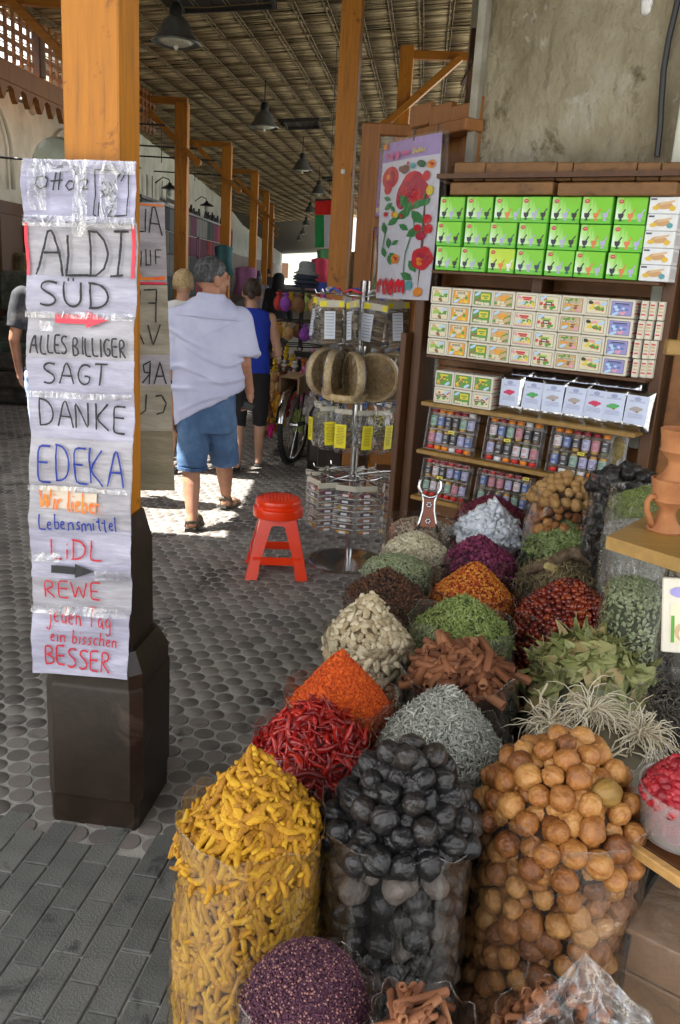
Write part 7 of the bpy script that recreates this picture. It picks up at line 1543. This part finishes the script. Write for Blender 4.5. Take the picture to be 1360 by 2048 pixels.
person((PY(535, 600, 30).x, 30, 0), rad(-4), 1.65, 'small distant person in a dark top near the bright end of the lane', skin1, flat('black_hair2', (.008, .008, .01), .5), 'short', cloth('dark_top', (.05, .05, .06)), cloth('dark_trousers', (.03, .03, .04)), 'long', 'short', None, .02)

# ================================================================== BICYCLE
bw_ = PZ(583, 938, 0); bk = thing('bicycle', 'bicycle parked against the brown column base beside the toys, rear wheel towards us', 'bicycle', mw=frame((bw_.x - .11, bw_.y - .02, 0), Vector((math.cos(rad(17)), -math.sin(rad(17)), 0))))
rub = flat('tyre_rubber', (.02, .02, .02), .8, bump=.5)
def wheel(y, R_=.335):
    b = MB(); n = 40; b.tube([(0, y + R_ * math.cos(a), R_ + R_ * math.sin(a) * .97) for a in np.linspace(0, 2 * math.pi, n + 1)], .024, 8)
    t_ = b.build('tyre', rub, bk, True)
    b = MB()
    for k in range(60): a = 2 * math.pi * k / 60; b.box((0, y + (R_ + .024) * math.cos(a), R_ + (R_ + .024) * math.sin(a)), (.04, .012, .012), 0, Matrix.Rotation(-a, 3, 'X').inverted())
    b.build('tread', rub, t_)
    b = MB(); b.tube([(0, y + (R_ - .03) * math.cos(a), R_ + (R_ - .03) * math.sin(a)) for a in np.linspace(0, 2 * math.pi, n + 1)], .012, 6); b.build('rim', M['steel'], t_, True)
    b = MB(); b.cyl((-.04, y, R_), (.04, y, R_), .022, n=10)
    for k in range(28): a = 2 * math.pi * k / 28; b.cyl((.03 * (-1) ** k, y, R_), (0, y + (R_ - .03) * math.cos(a), R_ + (R_ - .03) * math.sin(a)), .0016, n=3)
    b.build('spokes', M['steel'], t_)
wheel(0.335); wheel(1.4)
b = MB(); B_ = (0, .80, .3); Sx = (0, .62, .84); Hd = (0, 1.2, .86)
for p, q, r_ in ((B_, Sx, .016), (Sx, Hd, .016), (B_, (0, 1.22, .74), .018), ((.05, .335, .335), B_, .009), ((-.05, .335, .335), B_, .009), ((.05, .335, .335), (0, .63, .8), .008), ((-.05, .335, .335), (0, .63, .8), .008), (Hd, (0, 1.26, .68), .018), ((.05, 1.4, .335), (.04, 1.27, .68), .01), ((-.05, 1.4, .335), (-.04, 1.27, .68), .01), (Sx, (0, .6, .93), .012), (Hd, (0, 1.17, 1.0), .012)): b.cyl(p, q, r_, n=8)
b.build('frame', M['black'], bk, True, 40)
b = MB(); b.tube([(-.3, 1.0, 1.06), (-.24, 1.08, 1.05), (-.06, 1.17, 1.0), (.06, 1.17, 1.0), (.24, 1.08, 1.05), (.3, 1.0, 1.06)], .012, 8); b.build('handlebar', M['steel'], bk, True)
b = MB(); b.rings([[(x * w_, y, z + (.02 if abs(x) < .5 else 0)) for x in (-1, -.5, .5, 1)] + [(x * w_ * .8, y, z - .03) for x in (1, -1)] for y, w_, z in ((.46, .075, .95), (.5, .1, .965), (.58, .08, .96), (.66, .035, .955), (.76, .02, .95))]); b.build('saddle', M['black'], bk, True, 50)
b = MB(); n = 18; rs = []
for a in np.linspace(rad(-10 + 180), rad(60), n): rs.append([(x, .335 + (.385 - .012 * (abs(x) > .02)) * math.cos(a), .335 + (.385 - .012 * (abs(x) > .02)) * math.sin(a)) for x in (-.035, -.012, .012, .035)])
b.rings(rs, 0, False, closed=False); b.build('mudguard', M['steel'], bk, True)
b = MB(); b.bbox((0, .34, .77), (.17, .36, .02), .004)
for s in (-1, 1): b.bbox((s * .085, .34, .70), (.018, .36, .14), .004)
b.build('carrier', mat('cardboard', [(.28, .17, .09), (.42, .28, .16)], .9, 12), bk)
b = MB(); b.tube([(0, .8, .3), (.1, .8, .3), (.1, .8, .15)], .008, 6); b.cyl((-.03, .8, .3), (-.034, .8, .3), .09, n=20); b.build('crank', M['black'], bk)

# ================================================================== TOY STAND, HATS, FLAG, CLOTHS
tsx, tsy = PY(600, 700, 7.95).x, 7.95
ts = thing('toy_rack', 'black wire rack hung with plush toys and key rings, hats piled on top', 'rack', (tsx, tsy, 0))
b = MB(); b.cyl((0, 0, 0), (0, 0, 1.62), .02, n=10); b.lathe([(.02, .03), (.2, .015), (.22, 0)], (0, 0, 0), 20)
b.build('pole', M['black'], ts)
tz = [PY(600, y, tsy).z for y in (582, 642, 690, 736)]
for z in tz: b = MB(); b.tube([(.22 * math.cos(a), .22 * math.sin(a), z) for a in np.linspace(0, 2 * math.pi, 25)], .006, 5); b.tube([(-.22, 0, z), (.22, 0, z)], .005, 4); b.tube([(0, -.22, z), (0, .22, z)], .005, 4); b.build('ring', M['black'], ts, True)
tcol = {'mustard': (.55, .3, .04), 'purple': (.25, .07, .4), 'red': (.45, .05, .04), 'brown': (.2, .1, .05), 'cream': (.6, .5, .34), 'pink': (.75, .2, .4), 'yellow': (.75, .5, .03), 'lime': (.45, .65, .15), 'white': (.65, .62, .62), 'tan': (.45, .28, .12), 'magenta': (.6, .02, .2), 'orange': (.7, .22, .05)}
tmt = {k: mat('plush_' + k, [v, tuple(min(.95, x * 1.4) for x in v), tuple(min(.95, x * 1.9) for x in v)], .95, 30, .9, 160, bdist=.006) for k, v in tcol.items()}
def pouchtoy(): b = MB(); b.ell((0, 0, -.1), (.05, .04, .06), 0, 12, 8); b.ell((0, 0, -.05), (.018, .016, .03), 0, 8, 6); b.ell((0, 0, -.025), (.03, .025, .012), 0, 8, 5); return b
def plush():
    b = MB(); b.ell((0, 0, -.12), (.055, .05, .065), 0, 12, 8); b.ell((0, -.01, -.04), (.042, .04, .04), 0, 12, 8)
    for s in (-1, 1): b.ell((s * .035, 0, -.005), (.016, .01, .018), 0, 7, 5); b.ell((s * .055, -.02, -.1), (.018, .02, .04), 0, 8, 6); b.ell((s * .03, -.03, -.18), (.022, .024, .04), 0, 8, 6)
    b.ell((0, -.045, -.045), (.016, .014, .012), 0, 7, 5); return b
def smallkey():
    b = MB()
    for k in range(3): b.ell((0, 0, -.03 - k * .035), (.017 + .004 * (k % 2), .015, .017), 0, 7, 5)
    for s in (-1, 1): b.ell((s * .02, 0, -.06), (.01, .008, .014), 0, 6, 4)
    return b
toyfilm = pf; shapes = {'pouch': pouchtoy(), 'plush': plush(), 'key': smallkey()}; cache = {}
def toy(kind, col, a, r, z, label, scale=1., group=None, tilt=0., film=False):
    key = (kind, col)
    if key not in cache: cache[key] = shapes[kind].mesh('plush_toy', tmt[col], True)
    o = link({'pouch': 'sachet_doll', 'plush': 'plush_toy', 'key': 'key_ring'}[kind], cache[key], None, Matrix.Translation((tsx + r * math.cos(a), tsy + r * math.sin(a), z)) @ Matrix.Rotation(a + math.pi / 2, 4, 'Z') @ Matrix.Rotation(tilt, 4, 'Y') @ Matrix.Scale(scale, 4)); tag(o, label, {'pouch': 'toy', 'plush': 'toy', 'key': 'key ring'}[kind], group); return o
seqA = ['red', 'purple', 'brown', 'tan', 'purple', 'brown', 'red', 'lime', 'mustard', 'brown']
for k in range(10): toy('pouch', seqA[k], -2.9 + k * .63, .215, tz[0], seqA[k] + ' wrapped pouch toy hanging on the top ring of the toy rack', 1.15, 'pouch toys on the top ring')
seqB = ['mustard', 'tan', 'purple', 'purple', 'brown', 'mustard', 'brown', 'cream']
for k in range(8): toy('pouch', seqB[k], -2.9 + k * .78, .2, tz[1], seqB[k] + ' pouch toy hanging on the second ring of the toy rack', 1.05, 'pouch toys on the second ring')
seqC = ['yellow', 'yellow', 'white', 'yellow', 'white', 'orange', 'pink', 'orange', 'red', 'brown', 'tan', 'brown', 'cream', 'brown', 'tan', 'yellow', 'white', 'orange']
for k in range(36): toy('key', seqC[(k // 2) % 18], -3.1 + k * .175, .24 - .03 * (k % 2), tz[2] + .01 - .06 * (k % 3), 'little %s key ring toy, %s side of the third ring of the toy rack' % (seqC[(k // 2) % 18], ['right', 'back right', 'back', 'back left', 'left', 'front left', 'front', 'front right'][int(round(((-3.1 + k * .175) % 6.2832) / .7854)) % 8]), 1., 'key ring toys on the third ring')
G3 = 'plush toys piled on the lowest ring'
pl_spec = [(548, 765, 'tan'), (566, 752, 'brown'), (590, 748, 'white'), (612, 748, 'pink'), (560, 775, 'orange'), (578, 768, 'orange'), (600, 775, 'pink'), (622, 770, 'white'), (535, 790, 'yellow'), (552, 795, 'mustard'), (575, 790, 'magenta'), (610, 795, 'pink'), (628, 795, 'white'), (540, 815, 'yellow'), (528, 830, 'magenta'), (556, 825, 'mustard'), (545, 840, 'brown'), (600, 820, 'cream'), (615, 815, 'white'), (596, 838, 'lime'), (608, 840, 'pink'), (530, 805, 'brown'), (568, 808, 'red'), (585, 810, 'white'), (590, 765, 'red'), (540, 850, 'magenta'), (560, 845, 'mustard')]
for k, (px_, py_, c) in enumerate(pl_spec):
    y = tsy - .18 + .12 * (k % 3); p = PY(px_, py_, y); key = ('plush', c)
    if key not in cache: cache[key] = shapes['plush'].mesh('plush_toy', tmt[c], True)
    o = link('plush_toy', cache[key], None, Matrix.Translation(p + Vector((0, 0, .09))) @ Matrix.Rotation(random.uniform(-1, 1), 4, 'Z') @ Matrix.Rotation(random.uniform(-.5, .5), 4, 'Y') @ Matrix.Scale(random.uniform(.85, 1.15), 4))
    tag(o, '%s plush toy in the hanging pile beside the bicycle saddle, %s' % (c, ['upper left', 'upper right', 'middle', 'lower left', 'lower right'][(0 if px_ < 585 else 1) if py_ < 772 else 2 if py_ < 800 else (3 if px_ < 585 else 4)]), 'toy', G3)
b = MB(); b.tube([(tsx + .30 * math.cos(a) - .05, tsy - .1 + .1 * math.sin(a), tz[3] - .22 + .24 * math.sin(a)) for a in np.linspace(1.4, 4.1, 16)], .018, 7); tag(b.build('garland', tmt['yellow'], None, True), 'yellow garland curving down the left of the plush toys', 'garland')
for z in (tz[3],): 
    for k in range(8): a = k * .78; b = MB(); b.tube([(tsx, tsy, z), (tsx + .24 * math.cos(a), tsy + .24 * math.sin(a), z - .02), (tsx + .24 * math.cos(a), tsy + .24 * math.sin(a), z - .25)], .003, 4); b.build('cord', M['black'], None).parent = ts
for o in [o for o in bpy.data.objects if o.name.startswith('cord')]: o.matrix_local = Matrix.Translation((-tsx, -tsy, 0))
hz0 = PY(612, 575, 8.0).z; hx = PY(612, 560, 8.0).x
hc_ = [(.05, .06, .12), (.03, .04, .06), (.1, .12, .2), (.04, .05, .05), (.05, .08, .16), (.07, .08, .1), (.32, .35, .36)]
for k in range(7):
    b = MB(); s = .95; top = k == 6; b.lathe([(.12 * s, 0), (.125 * s, .006), (.09 * s, .02), (.08 * s, .04), (.078 * s, .09 if top else .05), (.06 * s, .11 if top else .055), (.01, .115 if top else .058)], (0, 0, 0), 24)
    o = b.build('sun_hat', mat('hat_cloth%d' % k, [tuple(x * .7 for x in hc_[k]), hc_[k]], .95, 20, .4, 90), None, True); o.location = (hx + random.uniform(-.008, .008), 8.0, hz0 + k * .019); o.rotation_euler = (random.uniform(-.06, .06), random.uniform(-.08, .08), 0)
    tag(o, ['dark navy sun hat at the very bottom of the hat pile', 'black green sun hat second from the bottom of the pile', 'blue sun hat in the lower middle of the pile', 'dark green sun hat in the middle of the pile', 'deep blue sun hat in the upper middle of the pile', 'charcoal sun hat directly under the pale one', 'pale grey sun hat on top of the pile above the toys'][k], 'hat', 'sun hats piled above the toys')
# flag
fl = thing('flag', 'hanging flag, red band over green and white stripes, beside the second column', 'flag'); yf = 9.5
q_ = [PY(630, 400, yf), PY(700, 400, yf), PY(700, 495, yf), PY(630, 495, yf)]
def FP(u, v): return q_[0].lerp(q_[1], u).lerp(q_[3].lerp(q_[2], u), v) + Vector((0, .012 * math.sin(u * 14 + v * 3), 0))
for nm, u0, v0, u1, v1, c in (('red_band', 0, 0, 1, .31, (.75, .02, .015)), ('green_stripe', 0, .31, .26, 1, (.02, .3, .08)), ('white_stripe', .26, .31, .62, 1, (.75, .75, .82)), ('black_stripe', .62, .31, 1, 1, (.02, .02, .02))):
    b = MB(); nx, ny = 8, 6
    for dd in (0, .003): b.add([FP(u0 + (u1 - u0) * i / nx, v0 + (v1 - v0) * j / ny) + Vector((0, dd, 0)) for j in range(ny + 1) for i in range(nx + 1)], [(j * (nx + 1) + i, (j + 1) * (nx + 1) + i, (j + 1) * (nx + 1) + i + 1, j * (nx + 1) + i + 1) for j in range(ny) for i in range(nx)])
    b.build(nm, cloth('flag_' + nm, c), fl, True)
b = MB(); b.cyl(q_[0], q_[1], .01, n=6); b.cyl(q_[0].lerp(q_[1], .4), q_[0].lerp(q_[1], .4) + UP * 1.45, .003, n=4); b.build('rod', M['black'], fl)
# pendant lamps
lens = mat('lamp_lens', [(.5, .5, .38), (.75, .75, .62)], .25, 10, .4, 30); ena = mat('grey_enamel', [(.07, .07, .065), (.13, .13, .12)], .4, 10, .2, 60)
lspots = [PZ(352, 88, 3.62), PZ(528, 256, 3.62), PZ(604, 342, 3.62), PZ(637, 388, 3.62), PZ(620, 425, 3.62), PZ(612, 450, 3.62), PZ(606, 468, 3.62), PZ(598, 480, 3.62)]
for i, p in enumerate(lspots):
    t = thing('pendant_lamp', ['large nearest bell lamp hanging above the banner column', 'bell lamp with a long rod in the middle of the ceiling', 'third bell lamp, above the lane left of the second column', 'fourth bell lamp, just above the flag', 'fifth bell lamp down the lane', 'sixth bell lamp down the lane', 'seventh bell lamp down the lane', 'farthest bell lamp, near the bright end'][i], 'lamp', (p.x, p.y, p.z), group='bell lamps hanging under the roof'); s = .95 if i == 0 else .9
    b = MB(); b.lathe([(.235 * s, 0), (.24 * s, .015), (.2 * s, .05), (.16 * s, .1), (.15 * s, .13), (.12 * s, .19), (.07 * s, .23), (.06 * s, .235)] , (0, 0, 0), 28, 0, False); b.lathe([(.235 * s, .001), (.19 * s, .04), (.15 * s, .1)], (0, 0, 0), 28, 0, False); b.build('shade', ena, t, True, 50)
    b = MB(); b.lathe([(.062 * s, .23), (.065 * s, .3), (.045 * s, .34), (.02 * s, .35)], (0, 0, 0), 16); b.build('housing', M['black'], t, True, 40)
    b = MB(); b.lathe([(.185 * s, .02), (.12 * s, -.004), (.01, -.012)], (0, 0, 0), 24); b.build('lens', lens, t, True); b = MB(); b.lathe([(.02, -.01), (.024, -.03), (.012, -.05), (.002, -.055)], (0, 0, 0), 10); b.build('bulb_tip', lens, t, True)
    b = MB(); zr = roofz(p.x) - p.z - .02; b.cyl((0, 0, .34), (0, 0, zr), .009, n=6); b.build('rod', M['black'], t)
# shawls along the left
sr = thing('shawl_rack', 'long dark rack of folded coloured shawls along the left posts', 'rack'); R2 = random.Random(5)
scol = [(.06, .09, .09), (.13, .17, .17), (.15, .03, .08), (.24, .24, .22), (.4, .04, .04), (.03, .03, .05), (.06, .12, .1), (.2, .17, .14), (.12, .03, .06), (.09, .12, .12)]
smt = [cloth('shawl%d' % k, tuple(q * .55 for q in c)) for k, c in enumerate(scol)]
for i in range(15):
    for j in range(5):
        y = 13.0 + i * .62; z = 2.5 - j * .36; b = MB(); b.xf = frame((-3.05, y, z), Vector((0, 1, 0))); nx = 5
        rs = [[(-.3 + .6 * u, .03 * math.sin(u * 9 + i + j) * .5 + s, -.34 + (.35 if t_ else 0)) for u in np.linspace(0, 1, nx)] for t_ in (0, 1) for s in ((0,),)[0:1][0]] if False else None
        b.bbox((0, 0, -.17), (.6, .04, .345), .012); b.build('shawl', smt[R2.randrange(10)], sr)
b = MB(); b.box((-3.05, 17.3, 2.53), (.05, 9.3, .04)); 
for y in (12.7, 17.3, 21.9): b.box((-3.05, y, 1.15), (.05, .05, 2.3))
b.build('frame', M['black'], sr)
# painted shop signs on the left wall: black letters on the whitewash
sg = thing('wall_sign', 'bold black letters painted along the white wall on the left', 'sign')
def wall_text(txt, y0, y1, z0, z1, wd, x=-4.19):
    b = MB()
    for pl in text_strokes(txt, y0, z0, y1, z1): ribbon(b, pl, wd, lambda u, v: Vector((x, u, v)), 0)
    b.build('lettering', M['ink'], sg)
wall_text('JUH', 17.2, 20.8, 2.62, 3.3, .1, -4.165)
for y0, y1, z0, z1 in ((21.5, 24.5, 2.7, 3.1), (26, 29, 2.75, 3.2), (30, 31.5, 2.8, 3.2)):
    b = MB()
    for q in range(7):
        yy = y0 + (y1 - y0) * q / 6; x = -4.36 - (yy - 21) * .041 + .22 - .2 + .16; b.tube([(x, yy, z0 + .1 * (q % 2)), (x, yy + .18, z0 + .28), (x, yy + .1, z1 - .05 * (q % 3)), (x, yy - .1, z0 + .2)], .03, 4)
    b.build('lettering', M['ink'], sg)
def cloth_item(px, py, y, w_, h_, c, lab, k):
    p = PY(px, py, y); b = MB(); n = 8; b.rings([[(p.x + w_ / 2 * math.cos(t) * s, p.y + .05 * math.sin(t) * (1 + .4 * math.sin(5 * t)), p.z + z) for t in [2 * math.pi * q / 16 for q in range(16)]] for z, s in ((h_ / 2, .35), (h_ * .42, 1), (0, .9), (-h_ / 2, 1.15))]); tag(b.build('garment', cloth('garment_cloth%d' % k, c), None, True), lab, 'garment')
cloth_item(492, 562, 16, .4, .5, (.3, .12, .24), 'mauve scarf hanging in front of the left posts, behind the woman in blue', 0)
cloth_item(447, 520, 17, .35, .55, (.06, .16, .17), 'teal printed cloth hanging just right of the man\'s head', 1)
for k, (px_, py_, c, lab) in enumerate([(640, 540, (.55, .05, .1), 'red'), (648, 565, (.05, .08, .4), 'blue'), (634, 560, (.6, .3, .4), 'pink'), (645, 590, (.6, .6, .65), 'white'), (650, 520, (.1, .3, .12), 'green')]): cloth_item(px_, py_, 13.5 + .3 * k, .28, .35, c, 'small %s garment hanging in the gap left of the second column' % lab, 10 + k)
# goods stacked low on the left
for k, (px_, py_, y, d_, c, lab) in enumerate([(20, 520, 11.0, (.5, .4, .9), (.1, .08, .03), 'dark yellow lettered cabinet'), (60, 560, 10.6, (.6, .6, .9), (.07, .075, .06), 'grey green carton stack'), (20, 660, 10.2, (.9, .6, .5), (.045, .05, .035), 'dark green bale of goods'), (10, 720, 9.8, (.7, .5, .35), (.06, .05, .04), 'low brown sack of goods'), (45, 700, 10.0, (.5, .5, .45), (.04, .06, .045), 'mossy green sack of goods')]):
    p = PY(px_, py_, y); zt3 = max(.3, p.z + .1); b = MB(); b.xf = Matrix.Translation((min(p.x, -3.3), p.y, zt3 / 2)); 
    for q in range(3): b.bbox((random.uniform(-.05, .05), random.uniform(-.05, .05), -zt3 / 2 + zt3 * (q + .5) / 3), (d_[0], d_[1], zt3 / 3 - .01), .04)
    tag(b.build('goods_stack', mat('goods_cloth%d' % k, [tuple(x * .4 for x in c), c, tuple(min(1, x * 2.2) for x in c)], .9, 8, .6, 40), None), lab + ' against the left shopfront', 'goods')
# sunlit plaza wall closing the far end
fw = thing('far_building', 'sun-bleached building across the square at the far end of the lane', 'building'); b = MB(); b.box((-12, 150, 3.5), (90, .5, 7)); b.build('wall', M['whitewall'], fw)
for k in range(9): b = MB(); b.box((-28 + k * 4, 149.7, 1.6), (1.6, .15, 2.4)); b.build('window', M['darkwood'], fw)

# pieces too small to pick apart in the photo stay joined and are marked as such
for o in bpy.data.objects:
    if o.parent is not None and o.type == 'MESH' and o.name.split('.')[0] in ('tiny_label', 'card_print', 'seam', 'seat_studs', 'root_tangle', 'tread', 'spokes', 'roll', 'spoke', 'flower_stud', 'yellow_tab'): o['kind'] = 'stuff'
